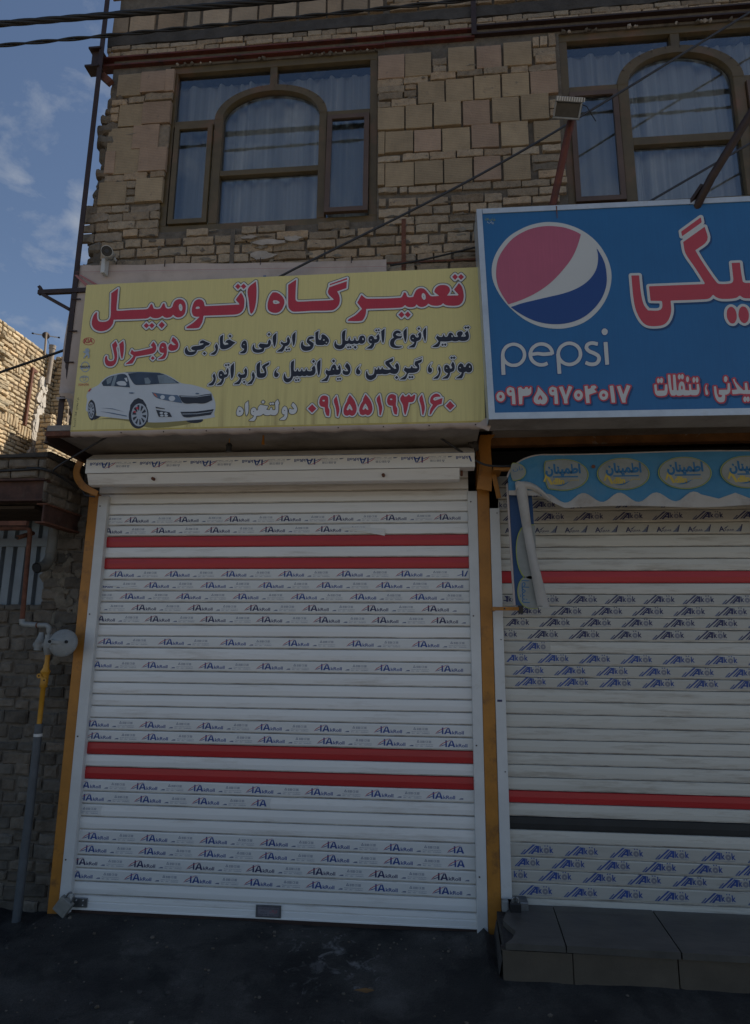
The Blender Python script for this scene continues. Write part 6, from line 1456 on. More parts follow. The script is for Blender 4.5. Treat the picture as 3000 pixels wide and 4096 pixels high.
for j in range(n + 1):
    v = j / n; z = 2.695 - (2.695 - 1.94) * v; xl = .512 + .104 * v**1.1; wd = .072 + .0 * v - .018 * math.sin(v * 3.1)
    for k in range(7):
        a = math.pi * k / 6; vs.append((xl + wd * (1 - math.cos(a)) / 2, 3.80 - .028 * math.sin(a) * (1 + .3 * math.sin(v * 11)), z + .008 * math.sin(k)))
s.add(vs, [(j * 7 + k, j * 7 + k + 1, j * 7 + 8 + k, j * 7 + 7 + k) for j in range(n) for k in range(6)], AWNW, smooth=True)
vs = []
for j in range(12):
    v = j / 11
    for k in range(5): u = k / 4; vs.append((.512 + .20 * v, 3.79 - .02 * math.sin(math.pi * u), 2.695 + .02 * math.sin(v * 3.1) - .09 * v * v - .055 * u * (1 - .4 * v)))
s.add(vs, [(j * 5 + k, j * 5 + k + 1, j * 5 + 6 + k, j * 5 + 5 + k) for j in range(11) for k in range(4)], AWNW, smooth=True)
s.build('torn_edge', aw)
s = MB(); s.box((.44, 3.94, 2.815), (2.8, 3.965, 2.84), OCHRE); s.box((.40, 3.945, 2.82), (.452, 4.12, 2.842), OCHRE)
s.box((.372, 3.99, 1.928), (.54, 4.012, 1.950), OCHRE); s.box((.372, 4.012, 1.926), (.392, 4.10, 1.952), OCHRE); s.tube([(.545, 4.0, 1.965), (.545, 4.0, 1.91)], .016, CONCRETE, 10); s.box((.44, 3.989, 1.934), (.45, 3.9895, 1.944), BLK)
s.build('awning_bracket', aw)

# ------------------------------------------------------------------ things fixed to the front
fl = empty('floodlight', (.74, 3.45, 4.31), 'grey floodlight on a red oxide arm rising from the blue sign', 'floodlight', 'floodlights over the blue sign')
s = MB(); s.tube([(.742, 3.48, 4.29), (.835, 3.25, 4.72), (.862, 3.18, 4.84)], .022, REDOX, 12); s.build('arm', fl)
s = MB(); M = Matrix.Translation((.800, 3.14, 4.735)) @ Matrix.Rotation(R(9), 4, 'Y') @ Matrix.Rotation(R(34), 4, 'X')
def local(mb, src, M, m): mb.add([M @ Vector(v) for v in src.v], src.f, m)
t = MB(); hw, hh = .076, .052
t.add([(-hw, 0, -hh), (hw, 0, -hh), (hw, 0, hh), (-hw, 0, hh), (-hw * .6, .075, -hh * .6), (hw * .6, .075, -hh * .6), (hw * .6, .075, hh * .6), (-hw * .6, .075, hh * .6)], [(4, 7, 6, 5), (0, 4, 5, 1), (1, 5, 6, 2), (2, 6, 7, 3), (3, 7, 4, 0)], DARKSTEEL)
local(s, t, M, DARKSTEEL)
for bxs in (((-hw, -.018, hh - .020), (hw, .004, hh + .006)), ((-hw, -.012, -hh), (hw, .003, -hh + .010)), ((-hw, -.012, -hh + .010), (-hw + .010, .003, hh - .020)), ((hw - .010, -.012, -hh + .010), (hw, .003, hh - .020))):
    t = MB(); t.box(*bxs, REGG, bev=.003); local(s, t, M, REGG)
t = MB()
for i in range(12): t.box((-hw + .007 + i * .0135, -.020, hh - .017), (-hw + .012 + i * .0135, -.0185, hh + .004), GALV)
local(s, t, M, GALV)
s.build('housing', fl)
s = MB(); t = MB(); t.add([(-hw + .011, .030, -hh + .011), (hw - .011, .030, -hh + .011), (hw - .011, .030, hh - .022), (-hw + .011, .030, hh - .022)], [(0, 1, 2, 3)], REFL); t.tube([(-.045, .012, -.006), (.045, .012, -.006)], .006, GALV, 8)
t.box((-.07, .02, -.03), (-.02, .029, .025), REFL); local(s, t, M, REFL)
t = MB(); t.add([(-hw + .010, .0, -hh + .010), (hw - .010, 0, -hh + .010), (hw - .010, 0, hh - .020), (-hw + .010, 0, hh - .020)], [(0, 1, 2, 3)], LAMPG); local(s, t, M, LAMPG)
s.build('lamp_glass', fl)
s = MB(); s.box((.82, 3.20, 4.80), (.90, 3.26, 4.85), DARKSTEEL); s.tube([(.86, 3.2, 4.84), (.93, 3.22, 4.82), (1.0, 3.3, 4.79)], .003, CABLE, 6); s.build('junction_box', fl)
ar = empty('floodlight', (1.53, 3.5, 4.28), 'dark brown lamp arm leaning to the right above the blue sign', 'floodlight', 'floodlights over the blue sign')
s = MB(); s.tube([(1.57, 3.42, 4.25), (1.62, 3.30, 4.36), (2.02, 3.05, 4.99)], .024, DARKSTEEL, 12); s.build('arm', ar)
s = MB(); s.bar((1.535, 3.42, 4.27), (1.60, 3.36, 4.36), .04, .02, DARKSTEEL); s.bar((1.56, 3.415, 4.262), (1.612, 3.36, 4.345), .03, .006, GALV); s.build('clamp_plate', ar)
s = MB(); t = MB(); t.box((-.10, -.06, -.05), (.10, .03, .05), REGG, bev=.01); local(s, t, Matrix.Translation((2.04, 3.0, 5.02)) @ Matrix.Rotation(R(-35), 4, 'X'), REGG); s.build('housing', ar)
cc = empty('security_camera', (-2.09, 3.6, 4.1), 'white bullet security camera pointing down from the brick wall left of the signs', 'security camera')
d = Vector((.16, -.42, -.16)).normalized(); a0 = Vector((-2.11, 3.52, 4.232)); 
s = MB(); s.tube([a0 - d * .09, a0 - d * .085, a0, a0 + d * .03], [.016, .034, .036, .037], WPLAST, 18); s.tube([a0 - d * .06, Vector((-2.12, 3.64, 4.25))], .012, WPLAST, 10); s.build('camera_body', cc)
s = MB(); s.tube([a0 + d * .0301, a0 + d * .034], [.034, .033], BPLAST, 18); s.tube([a0 + d * .0342, a0 + d * .036], [.012, .011], CABLEG, 12)
sx = d.cross(Vector((0, 0, 1))).normalized(); sy = d.cross(sx)
for k in range(14):
    a = 2 * math.pi * k / 14; c0 = a0 + d * .0345 + (sx * math.cos(a) + sy * math.sin(a)) * .023; s.tube([c0, c0 + d * .0012], .0035, CONCRETE, 6)
s.build('lens', cc)
s = MB(); s.box((-2.165, 3.55, 4.105), (-2.138, 3.60, 4.21), WPLAST, bev=.003); s.build('cable_duct', cc)
for (x, lab, mt) in ((-1.31, 'black lamp holder hanging on a wire under the yellow sign', CABLE), (-1.07, 'short ochre peg hanging under the yellow sign', YPAINT)):
    e = empty('lamp_holder', (x, 3.8, 3.02), lab, 'lamp holder'); s = MB()
    if mt is CABLE:
        s.tube([(x, 3.8, 3.021), (x, 3.8, 2.985)], .003, YPAINT, 6); s.build('wire', e); s = MB(); s.tube([(x, 3.8, 2.99), (x, 3.8, 2.975), (x, 3.8, 2.965), (x, 3.8, 2.935)], [.012, .022, .018, .019], CABLE, 14); s.build('socket', e)
    else:
        s.tube([(x, 3.75, 3.021), (x, 3.75, 3.0), (x, 3.75, 2.96)], [.006, .006, .011], OCHRE, 10); s.build('peg', e)

# ------------------------------------------------------------------ cables
def twisted(name, f, r, label, turns=9, strands=3, n=160, m=CABLE):
    s = MB()
    for k in range(strands):
        pts = []
        for i in range(n + 1):
            t = i / n; p = f(t); a = 2 * math.pi * (t * turns + k / strands)
            pts.append(p + Vector((0, math.cos(a), math.sin(a))) * r * .62)
        s.tube(pts, r * .62, m, 7)
    return s.build(name, None, label, 'cable', 'cables strung across the front')
def sagline(a, b, sag): 
    a, b = Vector(a), Vector(b); return lambda t: a + (b - a) * t - Vector((0, 0, sag * 4 * t * (1 - t)))
twisted('power_cable', sagline((-9, 3.2, 6.02), (9, 3.2, 6.35), .42), .0165, 'thick black twisted power cable crossing the top of the scene', 26, 4, 420)
twisted('power_cable', sagline((-9, 3.2, 5.62), (9, 3.2, 6.05), .21), .0105, 'thin black twisted cable just below the thick one', 40, 2, 500)
def cable(name, pts, r, label, m=CABLE, n=24):
    pts = [Vector(p) for p in pts]; out = []
    for i in range(len(pts) - 1):
        p0, p1, p2, p3 = pts[max(i - 1, 0)], pts[i], pts[i + 1], pts[min(i + 2, len(pts) - 1)]
        for k in range(n):
            t = k / n; out.append(.5 * ((2 * p1) + (p2 - p0) * t + (2 * p0 - 5 * p1 + 4 * p2 - p3) * t * t + (3 * p1 - p0 - 3 * p2 + p3) * t**3))
    out.append(pts[-1]); s = MB(); s.tube(out, r, m, 8); return s.build(name, None, label, 'cable', 'cables strung across the front')
cable('service_wire', [(-1.0, 3.60, 4.02), (-.888, 3.56, 4.058), (.45, 3.48, 4.69), (2.06, 3.48, 5.69), (5, 3.4, 7.5)], .0075, 'straight dark wire rising from the yellow sign past the floodlight to the upper right', CABLEG)
cable('service_wire', [(1.07, 3.56, 4.25), (1.115, 3.55, 4.27), (2.02, 3.55, 4.80), (5, 3.5, 6.5)], .0075, 'dark wire rising from behind the blue sign across the right window', CABLEG)
cable('service_wire', [(.33, 3.60, 4.20), (.0, 3.61, 4.135), (-.25, 3.615, 4.10)], .006, 'short black wire on the bricks between the two signs')
cable('service_wire', [(-8, 3.6, 1.75), (-2.838, 3.628, 3.457), (-2.40, 3.634, 3.611), (-2.33, 3.645, 3.63)], .0085, 'black wire slanting across the sunlit brick wall at the left')
cable('service_wire', [(-1.95, 3.60, 3.03), (-2.001, 3.6, 3.004), (-2.339, 3.6, 2.796), (-2.48, 3.80, 2.80)], .006, 'dark wire slanting under the lower left corner of the yellow sign')
cable('service_wire', [(-6, 3.83, 2.75), (-2.905, 3.83, 2.838), (-2.70, 3.825, 2.852), (-2.56, 3.83, 2.836), (-2.50, 3.95, 2.80), (-2.47, 4.06, 2.76)], .008, 'black cable clipped along the old canopy fascia')
cable('service_wire', [(-.05, 3.9, 3.11), (-.038, 3.9, 3.102), (.106, 3.9, 2.997), (.30, 3.92, 2.87), (.42, 3.93, 2.842), (.66, 3.93, 2.845)], .0075, 'dark wire slanting from the yellow sign to the awning bracket', CABLEG)
cable('service_wire', [(-2.30, 3.95, 2.80), (-2.38, 4.02, 2.84), (-2.44, 4.06, 2.78), (-2.41, 4.05, 2.72), (-2.33, 4.04, 2.70)], .005, 'loop of grey wire at the left end of the shutter hood', CABLEG)

# ------------------------------------------------------------------ old neighbouring shop on the left
nb = empty('old_brick_shop', (-4, 4.3, 0), 'old dark brick shop with rusty steel canopy and sheet metal door', 'building')
NY = 4.30
fnb = lambda u, v, d: (u, NY - d, v)
door = (-3.9, 1.97, -2.80, 2.60)
def nfree(r):
    if r[2] > door[0] and r[0] < door[2] and r[3] > door[1] and r[1] < door[3]:
        o = []
        if door[2] < r[2] - .05: o.append((door[2], r[1], r[2], r[3]))
        if r[1] < door[1] - .03: o.append((r[0], r[1], min(r[2], door[2]), door[1]))
        return o
    return [r]
s = MB(); fill_rows(s, fnb, -6, -2.505, -.1, 3.0, nfree, h=.070, joint=.013, ln=.19, d=.014, m=DARKSTONE, rough=.008, wav=.014, tlo=.6, thi=1.2, edge=.010, hv=.25)
s.build('brickwork', nb)
s = MB(); s.box((-6, NY + .003, -.2), (door[0], NY + .3, 3.0), MORTAR); s.box((door[2], NY + .003, -.2), (-2.508, NY + .3, 3.0), MORTAR); s.box((door[0], NY + .003, -.2), (door[2], NY + .3, door[1]), MORTAR); s.box((door[0], NY + .003, door[3]), (door[2], NY + .3, 3.0), MORTAR)
s.box((-6, NY + .3, -.2), (-2.508, 8, 3.0), MORTAR)
OLDPL = mat('old_plaster', (.155, .135, .105), .95, .4, 24, .8, 60)
for k in range(46):   # patches of old plaster near the drain
    x = -2.64 + random.gauss(0, .06); z = 2.12 + random.gauss(0, .20); r = random.uniform(.018, .05); y_ = NY - .012 - random.random() * .007
    n = 13; pts = [(x + r * random.uniform(.55, 1.15) * math.cos(2 * math.pi * i / n), z + r * random.uniform(.5, 1.3) * math.sin(2 * math.pi * i / n)) for i in range(n)]
    s.add([(x, y_ - .005, z)] + [(u, y_ + .004, v) for u, v in pts], [(0, i + 1, (i + 1) % n + 1) for i in range(n)], OLDPL, smooth=True)
s.build('wall', nb)
s = MB(); y = NY + .05
vs = []; prof = []
x = door[0]
while x < door[2]:
    prof += [(x, y), (x + .055, y), (x + .065, y + .03), (x + .085, y + .03), (x + .092, y)]; x += .0925
prof = [p_ for p_ in prof if p_[0] <= door[2]]
vs = [(a, b_, zz) for zz in (door[1], door[3]) for a, b_ in prof]; n = len(prof)
s.add(vs, [(i, i + 1, n + i + 1, n + i) for i in range(n - 1)], DOORM); s.box((door[0], y - .012, 2.40), (door[2], y - .004, 2.46), DOORM); s.build('metal_door', nb)
s = MB()   # canopy: brick fascia over steel beams
cx, cy = -2.585, 3.85
fc = lambda u, v, d: (u, cy - d, v); fsd = lambda u, v, d: (cx + d, u, v)
fill_rows(s, fc, -6, cx, 2.795, 2.925, lambda r: [r], h=.055, joint=.012, ln=.20, d=.012, m=DARKSTONE, rough=.006, edge=.01, tlo=.8, thi=1.5)
fill_rows(s, fsd, cy, NY, 2.628, 2.925, lambda r: [r], h=.065, joint=.012, ln=.20, d=.012, m=DARKSTONE, rough=.008, edge=.012, tlo=.8, thi=1.35)
s.box((-6, cy + .05, 2.64), (cx - .012, NY - .001, 2.94), MORTAR); s.box((-6, cy + .01, 2.792), (cx - .01, cy + .0499, 2.939), MORTAR)
s.build('canopy', nb)
s = MB(); n = 40; vs = []
for i in range(n + 1):
    x = -6 + (cx + .02 + 6) * i / n; zz = 2.968 + .008 * math.sin(x * 7)
    vs += [(x, cy - .03, 2.93), (x, cy - .03, zz - .01), (x, cy, zz), (x, NY + .5, zz + .03)]
s.add(vs, [(i * 4 + k, i * 4 + 4 + k, i * 4 + 5 + k, i * 4 + 1 + k) for i in range(n) for k in range(3)], CONCRETE)
s.add([(cx + .02, cy - .03, 2.93), (cx + .02, NY + .5, 2.93), (cx + .02, NY + .5, 2.99), (cx + .02, cy, 2.965), (cx + .02, cy - .03, 2.955)], [(0, 1, 2, 3, 4)], CONCRETE); s.build('roof_slab', nb)
s = MB(); s.box((-6, cy - .005, 2.775), (cx, cy + .07, 2.789), BEAMB); s.box((-6, cy - .005, 2.635), (cx, cy + .07, 2.648), BEAMB); s.box((-6, cy + .03, 2.648), (cx - .001, cy + .045, 2.775), BEAMB)
s.build('canopy_beam', nb)
s = MB(); s.box((cx - .05, cy + .02, 2.488), (cx + .022, NY - .002, 2.498), RUST); s.box((cx - .05, cy + .02, 2.612), (cx + .022, NY - .002, 2.622), RUST); s.box((cx - .006, cy + .022, 2.498), (cx + .006, NY - .003, 2.612), BEAMB)
s.box((-6, cy + .03, 2.475), (cx - .115, cy + .06, 2.505), RUST)
s.build('canopy_beam', nb)
s = MB()
for k in range(9): s.box((-6, cy + .09 + k * .045, 2.600 - .001 * k), (cx - .11, cy + .128 + k * .045, 2.62), mat('dark_timber', (.05, .034, .022), .9, .5, 6, .4, 30, stretch=(.2, 1, 1)))
s.build('timber_ceiling', nb)
# drain pipe, gas line and regulator fixed on it
dp = empty('drain_pipe', (-2.69, 4.1, 2.2), 'short grey drain pipe ending in an open elbow beside the metal door', 'pipe')
s = MB(); s.tube([(-2.672, 4.15, 2.60), (-2.675, 4.15, 2.32), (-2.677, 4.14, 2.27), (-2.682, 4.10, 2.225), (-2.69, 4.03, 2.205)], [.034, .034, .036, .037, .037], PVC, 20, cap=False); s.tube([(-2.673, 4.15, 2.345), (-2.675, 4.15, 2.32)], .038, PVC, 20); s.build('pipe', dp)
s = MB(); s.tube([(-2.690, 4.032, 2.2055), (-2.688, 4.05, 2.21)], .030, INNER, 20); s.build('pipe_mouth', dp)
cp_ = MB(); cp_.tube([(-2.86, 4.2, 2.475), (-2.868, 4.12, 2.445), (-2.876, 4.06, 2.42)], .016, RUST, 12); cp_.tube([(-2.8762, 4.0595, 2.4195), (-2.877, 4.055, 2.418)], .011, INNER, 10)
cp_.build('small_pipe', None, 'short rusty pipe stub poking out above the metal door', 'pipe')
gp = empty('gas_regulator', (-2.6, 4.1, 0), 'grey round gas regulator with red, grey and yellow piping on the old brick wall', 'gas regulator')
gy = 4.12
s = MB(); s.tube([(-6, gy, 2.497), (-2.855, gy, 2.497), (-2.835, gy, 2.485), (-2.830, gy, 2.46), (-2.812, gy, 1.86)], .016, RUST, 12); s.build('red_pipe', gp)
s = MB(); s.tube([(-2.812, gy, 1.862), (-2.808, gy, 1.835), (-2.785, gy, 1.826), (-2.70, gy, 1.822)], .020, REGG, 12); s.tube([(-2.715, gy, 1.822), (-2.69, gy, 1.822)], .019, RUST, 12); s.tube([(-2.69, gy, 1.822), (-2.63, gy, 1.822), (-2.612, gy, 1.808), (-2.608, gy, 1.78), (-2.608, gy, 1.74)], .0175, REGG, 14); s.tube([(-2.607, gy, 1.76), (-2.606, gy, 1.725)], .023, REGG, 8)
s.build('grey_pipe', gp)
s = MB(); s.tube([(-2.604, gy, 1.728), (-2.602, gy, 1.69), (-2.60, gy, 1.66), (-2.598, gy, 1.625)], [.028, .034, .03, .022], REGG, 16); s.tube([(-2.62, gy, 1.69), (-2.70, gy, 1.69)], .022, REGG, 12)
s.tube([(-2.665, gy, 1.675), (-2.663, gy, 1.705), (-2.662, gy, 1.71), (-2.661, gy, 1.725), (-2.66, gy, 1.76), (-2.66, gy, 1.775)], [.034, .034, .036, .03, .018, .016], REGG, 16); s.tube([(-2.667, gy, 1.675), (-2.668, gy, 1.655)], .030, REGG, 6)
s.bar((-2.60, gy - .01, 1.69), (-2.49, gy - .05, 1.705), .03, .04, REGG)
s.build('valve_body', gp)
dn = Vector((.18, -.97, .12)).normalized(); dc = Vector((-2.455, 4.05, 1.705))
s = MB(); s.tube([dc + dn * t for t in (-.045, -.04, -.012, -.006, .006, .012, .03, .038)], [.02, .05, .082, .091, .091, .080, .06, .02], REGG, 36)
ax = dn.cross(Vector((0, 0, 1))).normalized(); ay = ax.cross(dn)
for k in range(8):
    a = 2 * math.pi * (k + .4) / 8; c0 = dc + (ax * math.cos(a) + ay * math.sin(a)) * .080; s.tube([c0 + dn * .005, c0 + dn * .014], .0055, CHROME, 6)
s.build('diaphragm_disc', gp)
s = MB(); s.tube([dc + dn * .03 - ax * .032 + ay * .004, dc + dn * .039 - ax * .032 + ay * .004], .011, INNER, 12); s.bar(dc + dn * .034 - ax * .02, dc + dn * .036 + ax * .07 + ay * .004, .02, .02, REGG); s.tube([dc + dn * .02 + ax * .066 + ay * .004, dc + dn * .045 + ax * .07 + ay * .004], .017, REGG, 14); s.tube([dc + dn * .0452 + ax * .07 + ay * .004, dc + dn * .047 + ax * .07 + ay * .004], .011, INNER, 12); s.build('vent_cap', gp)
s = MB(); s.tube([(-2.598, gy, 1.626), (-2.599, gy, 1.57), (-2.600, gy, 1.555), (-2.601, gy, 1.54), (-2.602, gy, 1.515), (-2.6025, gy, 1.512), (-2.603, gy, 1.49), (-2.604, gy, 1.44), (-2.605, gy, 1.415), (-2.6055, gy, 1.41), (-2.606, gy, 1.17)], [.015, .015, .019, .019, .032, .03, .024, .024, .024, .016, .0155], YPAINT, 14)
s.build('yellow_pipe', gp)
s = MB()
for sx_ in (-.02, .02): s.tube([(-2.604 + sx_, gy - .028, 1.475 - sx_ * .7), (-2.604 + sx_, gy - .034, 1.475 - sx_ * .7)], .016, YPAINT, 12); s.tube([(-2.604 + sx_, gy - .0345, 1.475 - sx_ * .7), (-2.604 + sx_, gy - .035, 1.475 - sx_ * .7)], .006, INNER, 8)
s.bar((-2.625, gy - .031, 1.49), (-2.58, gy - .031, 1.46), .004, .014, YPAINT); s.build('valve_handle', gp)
s = MB(); s.tube([(-2.605, gy, 1.18), (-2.606, gy, 1.10), (-2.607, gy, .6), (-2.610, gy - .01, -.06)], .0265, PIPEG, 16); s.tube([(-2.606, gy, 1.118), (-2.606, gy, 1.10)], .0272, GALV, 16); s.build('riser_pipe', gp)

# ------------------------------------------------------------------ sunlit house far behind
fb_ = empty('brick_house', (-8, 12, 0), 'sunlit tan brick house wall standing far behind at the left', 'building')
XA = -7.5
fA = lambda u, v, d: (XA + d, u, v)
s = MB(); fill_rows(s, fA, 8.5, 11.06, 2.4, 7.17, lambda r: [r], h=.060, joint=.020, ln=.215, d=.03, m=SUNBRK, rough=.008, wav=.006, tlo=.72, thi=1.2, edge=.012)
for k in range(16):   # toothed bricks left sticking out of the wall
    u = 9.05 + random.random() * .55; v = 5.0 + random.random() * 1.9; 
    for j in range(random.choice((2, 3, 4))): brick(s, fA, u, v + j * .09, u + random.uniform(.18, .30), v + j * .09 + .07, .07 + random.random() * .04, SUNBRK, .012, tint=tintv(.6, 1.15), edge=.015)
for u, v in ((9.55, 6.55), (9.65, 5.55), (10.2, 5.45)):
    for j in range(7): brick(s, fA, u + j * .075, v - .10 - j * .005, u + j * .075 + .055, v + .08, .05, SUNBRK, .008, tint=tintv(.7, 1.15), edge=.012)
fP = lambda u, v, d: (u, 11.08 - d, v)
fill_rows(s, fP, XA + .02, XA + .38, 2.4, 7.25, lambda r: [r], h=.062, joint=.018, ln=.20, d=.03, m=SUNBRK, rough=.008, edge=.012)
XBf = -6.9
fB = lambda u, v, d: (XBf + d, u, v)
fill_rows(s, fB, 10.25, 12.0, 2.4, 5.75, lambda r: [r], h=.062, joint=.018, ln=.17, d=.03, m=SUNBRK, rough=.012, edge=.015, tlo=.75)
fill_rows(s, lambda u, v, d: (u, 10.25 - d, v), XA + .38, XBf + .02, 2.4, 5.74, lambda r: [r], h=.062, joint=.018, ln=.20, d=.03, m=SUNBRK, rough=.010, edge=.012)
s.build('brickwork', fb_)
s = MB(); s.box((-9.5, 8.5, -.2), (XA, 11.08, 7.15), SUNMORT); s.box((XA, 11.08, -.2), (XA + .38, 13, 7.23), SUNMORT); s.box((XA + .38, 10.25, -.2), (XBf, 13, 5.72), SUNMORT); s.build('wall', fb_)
s = MB(); s.bar((XA + .05, 10.33, 5.55), (XA + .05, 10.36, 6.70), .05, .05, RUST, upv=(0, 1, 0)); s.box((XA + .04, 10.34, 6.64), (XA + .06, 10.5, 6.69), RUST); s.build('steel_post', fb_)
s = MB(); s.tube([(XA + .09, 10.80, 7.36), (XA + .09, 10.80, 7.28), (XA + .09, 10.80, 7.10), (XA + .09, 10.78, 6.55)], [.066, .054, .046, .046], mat('clay_flue', (.30, .25, .20), .9, .25, 12), 18); s.tube([(XA + .09, 10.80, 7.31), (XA + .09, 10.80, 7.29)], .064, mat('clay_flue', (0, 0, 0)), 18); s.build('flue_pipe', fb_)
s = MB()
for k in range(70):
    t = random.random(); u = 10.74 - .10 * t + jit(.08); v = 6.6 - 1.6 * t; r = random.uniform(.03, .10); n = 9
    s.prism([(u + r * random.uniform(.5, 1.1) * math.cos(2 * math.pi * i / n), v + r * random.uniform(.6, 1.6) * math.sin(2 * math.pi * i / n)) for i in range(n)], lambda a, b_, d: (XA + d, a, b_), .0, .045 + random.random() * .03, PLASTER)
s.build('mortar_smear', fb_)
an = empty('antenna', (XA + .05, 10.65, 7.15), 'small dark round antenna with a crossbar on the roof of the sunlit house', 'antenna')
s = MB(); s.tube([(XA + .05, 10.65, 7.10), (XA + .05, 10.62, 7.55)], .020, mat('pale_pole', (.34, .27, .20), .8), 10); s.build('pole', an)
s = MB(); t = Vector((.55, -.80, -.2)).normalized(); c0 = Vector((XA + .05, 10.62, 7.50)) - t * .05; s.tube([c0 - t * .02, c0, c0 + t * .03], [.066, .070, .05], DARKSTEEL, 24); s.build('round_reflector', an)
s = MB(); ux = Vector((.86, .50, .03)).normalized(); 
for sg in (-1, 1): s.bar(c0 + ux * sg * .06, c0 + ux * sg * .21, .018, .018, GALV); s.bar(c0 + ux * sg * .21, c0 + ux * sg * .245, .024, .024, BPLAST)
s.tube([c0, c0 + Vector((.1, .05, -.25)), c0 + Vector((.12, .05, -.4))], .004, CABLE, 5)
s.build('crossbar', an)

# ------------------------------------------------------------------ stone step in front of the right shop
st = empty('stone_step', (1.6, 3.9, 0), 'low step of cracked grey marble slabs and beige tiles before the cream shutter', 'step')
s = MB(); xs = [(.335, .665), (.670, 1.235), (1.24, 2.75)]
s.prism([(.40, 4.19), (.415, 4.10), (.375, 3.96), (.43, 3.83), (.40, 3.74), (.36, 3.685), (.665, 3.685), (.69, 4.19)], lambda u, v, d: (u, v, d), .170, .200, MARBLE, (1, 1, 1))
s.prism([(.695, 4.19), (.672, 3.69), (1.235, 3.68), (1.26, 4.19)], lambda u, v, d: (u, v, d), .168, .201, MARBLE); s.prism([(1.268, 4.19), (1.243, 3.68), (2.75, 3.68), (2.75, 4.19)], lambda u, v, d: (u, v, d), .168, .199, MARBLE)
s.build('marble_slab', st)
s = MB(); s.box((.345, 3.70, -.1), (.70, 3.73, .160), TILE, bev=.003); s.box((.704, 3.698, -.1), (1.222, 3.73, .162), TILE, bev=.003); s.prism([(1.228, .03), (1.45, -.02), (2.75, -.1), (2.75, .161), (1.228, .161)], lambda u, v, d: (u, d, v), 3.699, 3.73, TILE); s.build('front_tile', st)
s = MB(); s.box((.36, 3.732, -.1), (2.75, 4.19, .166), CONCRETE); s.box((.34, 3.715, .150), (2.75, 3.74, .171), CONCRETE)
s.add([(.315, 3.72, -.02), (.33, 4.3, -.02), (.36, 4.25, .13), (.345, 3.74, .10)], [(0, 1, 2, 3)], CONCRETE); s.build('mortar_bed', st)

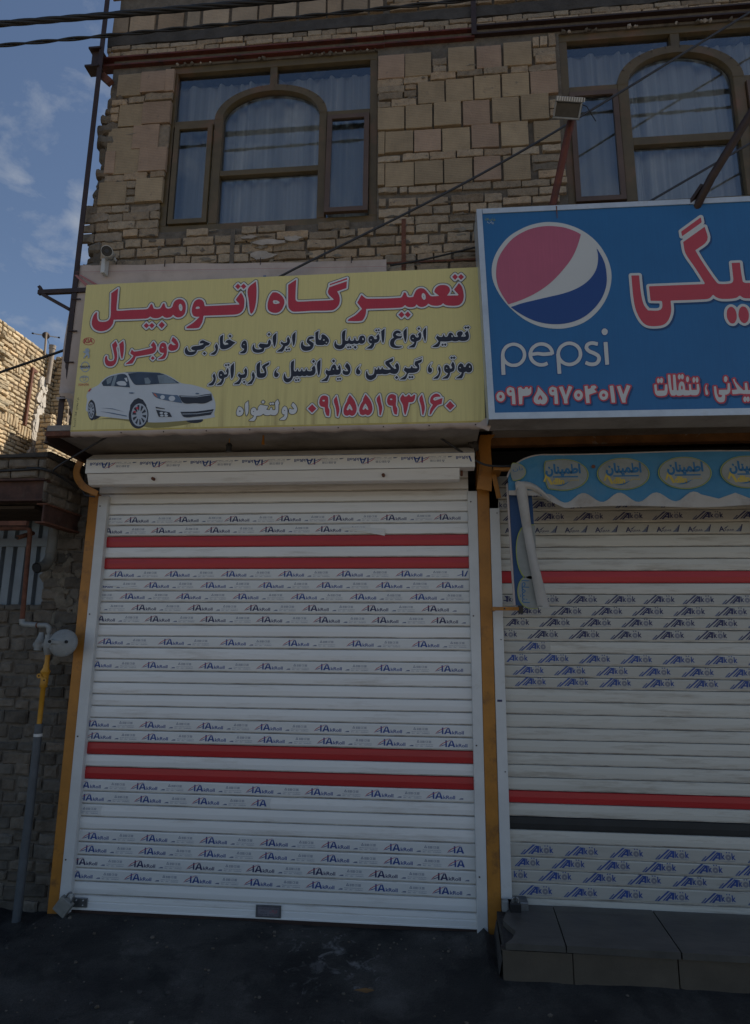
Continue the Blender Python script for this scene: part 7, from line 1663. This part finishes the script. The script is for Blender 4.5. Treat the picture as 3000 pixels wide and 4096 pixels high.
# ------------------------------------------------------------------ ground
def asphalt():
    m = bpy.data.materials.new('worn_asphalt'); m.use_nodes = True; t = m.node_tree; b = t.nodes['Principled BSDF']; K = t.links.new
    tc = t.nodes.new('ShaderNodeTexCoord')
    def nz(sc, det=8, dist=0):
        n = t.nodes.new('ShaderNodeTexNoise'); n.inputs['Scale'].default_value = sc; n.inputs['Detail'].default_value = det; n.inputs['Roughness'].default_value = .65; n.inputs['Distortion'].default_value = dist; K(tc.outputs['Object'], n.inputs['Vector']); return n
    def ramp(src, stops):
        r = t.nodes.new('ShaderNodeValToRGB'); e = r.color_ramp.elements
        e[0].position, e[0].color = stops[0][0], (*stops[0][1], 1); e[1].position, e[1].color = stops[-1][0], (*stops[-1][1], 1)
        for p, c in stops[1:-1]: q = e.new(p); q.color = (*c, 1)
        K(src, r.inputs['Fac']); return r
    a = ramp(nz(1.9, 10, .1).outputs['Fac'], [(.36, (.009, .0085, .008)), (.46, (.027, .025, .022)), (.56, (.044, .041, .036)), (.68, (.088, .082, .073))])
    g = ramp(nz(130, 3).outputs['Fac'], [(.3, (.6, .6, .6)), (.7, (1.35, 1.35, 1.35))])
    mx = t.nodes.new('ShaderNodeMix'); mx.data_type = 'RGBA'; mx.blend_type = 'MULTIPLY'; mx.inputs['Factor'].default_value = 1; K(a.outputs['Color'], mx.inputs['A']); K(g.outputs['Color'], mx.inputs['B'])
    # pale spilt lime patch
    sp = nz(9, 10, 1.0)
    vm = t.nodes.new('ShaderNodeVectorMath'); vm.operation = 'DISTANCE'; K(tc.outputs['Object'], vm.inputs[0]); vm.inputs[1].default_value = (-.62, 3.82, 0)
    mr = t.nodes.new('ShaderNodeMapRange'); mr.inputs['From Min'].default_value = .12; mr.inputs['From Max'].default_value = .75; mr.inputs['To Min'].default_value = .50; mr.inputs['To Max'].default_value = .80; K(vm.outputs['Value'], mr.inputs['Value'])
    sub = t.nodes.new('ShaderNodeMath'); sub.operation = 'SUBTRACT'; K(sp.outputs['Fac'], sub.inputs[0]); K(mr.outputs['Result'], sub.inputs[1])
    mu = t.nodes.new('ShaderNodeMath'); mu.operation = 'MULTIPLY'; mu.use_clamp = True; mu.inputs[1].default_value = 9; K(sub.outputs[0], mu.inputs[0])
    m2 = t.nodes.new('ShaderNodeMix'); m2.data_type = 'RGBA'; K(mu.outputs[0], m2.inputs['Factor']); K(mx.outputs['Result'], m2.inputs['A']); m2.inputs['B'].default_value = (.16, .155, .15, 1)
    sp2 = t.nodes.new('ShaderNodeSeparateXYZ'); K(tc.outputs['Object'], sp2.inputs['Vector'])
    dy = t.nodes.new('ShaderNodeMapRange'); dy.inputs['From Min'].default_value = 1.5; dy.inputs['From Max'].default_value = -1.0; K(sp2.outputs['Y'], dy.inputs['Value'])
    m3 = t.nodes.new('ShaderNodeMix'); m3.data_type = 'RGBA'; K(dy.outputs['Result'], m3.inputs['Factor']); K(m2.outputs['Result'], m3.inputs['A']); m3.inputs['B'].default_value = (.30, .245, .18, 1)  # unseen street made pale, added to bounce warm light onto the front
    # hard edged damp stains near the threshold
    st_ = ramp(nz(2.2, 8, .3).outputs['Fac'], [(.505, (1, 1, 1)), (.56, (.42, .42, .42))])
    m4 = t.nodes.new('ShaderNodeMix'); m4.data_type = 'RGBA'; m4.blend_type = 'MULTIPLY'; m4.inputs['Factor'].default_value = .9; K(m3.outputs['Result'], m4.inputs['A']); K(st_.outputs['Color'], m4.inputs['B'])
    K(m4.outputs['Result'], b.inputs['Base Color']); b.inputs['Roughness'].default_value = .85
    bp = t.nodes.new('ShaderNodeBump'); bp.inputs['Strength'].default_value = .9; bp.inputs['Distance'].default_value = .012; K(nz(75, 6).outputs['Fac'], bp.inputs['Height']); K(bp.outputs['Normal'], b.inputs['Normal'])
    return m
s = MB()
def axis(lo, hi, far):
    a = list(np.arange(lo, hi + 1e-6, .04)); return [-far, -60, -25, -12] + a + [12, 25, 60, far] if lo > -12 else a
gx = axis(-4.0, 3.0, 400); gyv = [-400, -60, -25, -10, -4, -1] + list(np.arange(1.0, 4.5, .04)) + [6, 12, 30, 90, 400]
def gz(x, y):
    if not (-4.2 < x < 3.2 and .5 < y < 4.6): return -.03
    z = .018 * noise.noise(Vector((x * 1.3, y * 1.6, 3))) + .006 * noise.noise(Vector((x * 6, y * 6, 1)))
    z += .045 * max(0, min(1, (y - 3.55) / .45)) * (1 if -2.45 < x < .32 else .2)
    if x > .25: z += .034 * max(0, min(1, (y - 3.2) / .4))
    if y > 3.6 and x < -2.3: z += .02 * noise.noise(Vector((x * 9, y * 9, 7)))
    # broken step at the ramp's outer lip
    d = y - (3.62 + .10 * noise.noise(Vector((x * 2.2, 0, 9))))
    z += (-.022 if d < 0 else 0) * (1 if -1.9 < x < -.35 else .3)
    return z - .012
vs = [(x, y, gz(x, y)) for y in gyv for x in gx]; nx = len(gx)
s.add(vs, [(j * nx + i, j * nx + i + 1, (j + 1) * nx + i + 1, (j + 1) * nx + i) for j in range(len(gyv) - 1) for i in range(nx - 1)], asphalt(), smooth=True)
s.build('ground', kind='structure')
s = MB(); n = 8
s.add([(-.42, 3.545, .012), (-.36, 3.552, .022), (-.31, 3.55, .014), (-.35, 3.53, .010)], [(0, 1, 2, 3)], mat('dry_leaf', (.16, .085, .03), .9)); s.build('leaf', None, 'small dry brown leaf on the ground before the white shutter', 'leaf')

s = MB()
for k in range(380):
    x = random.uniform(-3.2, 2.2); y = random.choice((random.uniform(3.2, 4.15), random.uniform(3.85, 4.12), random.uniform(3.0, 3.7))); r = random.uniform(.002, .009) * random.choice((1, 1, .7, 1.6))
    if x > .3 and y > 3.62: continue
    bm = bmesh.new(); bmesh.ops.create_icosphere(bm, subdivisions=1, radius=r)
    for q in bm.verts: q.co = Vector((x, y, gz(x, y) + r * .35)) + Vector((q.co.x * random.uniform(.7, 1.5), q.co.y * random.uniform(.7, 1.4), q.co.z * .7))
    s.bm(bm, random.choice((MORTAR, CONCRETE, MORTAR, TILE, CONCRETE)))
s.build('grit', None, 'small stones and grit scattered on the dark ground before the shutters', 'grit', kind='stuff')
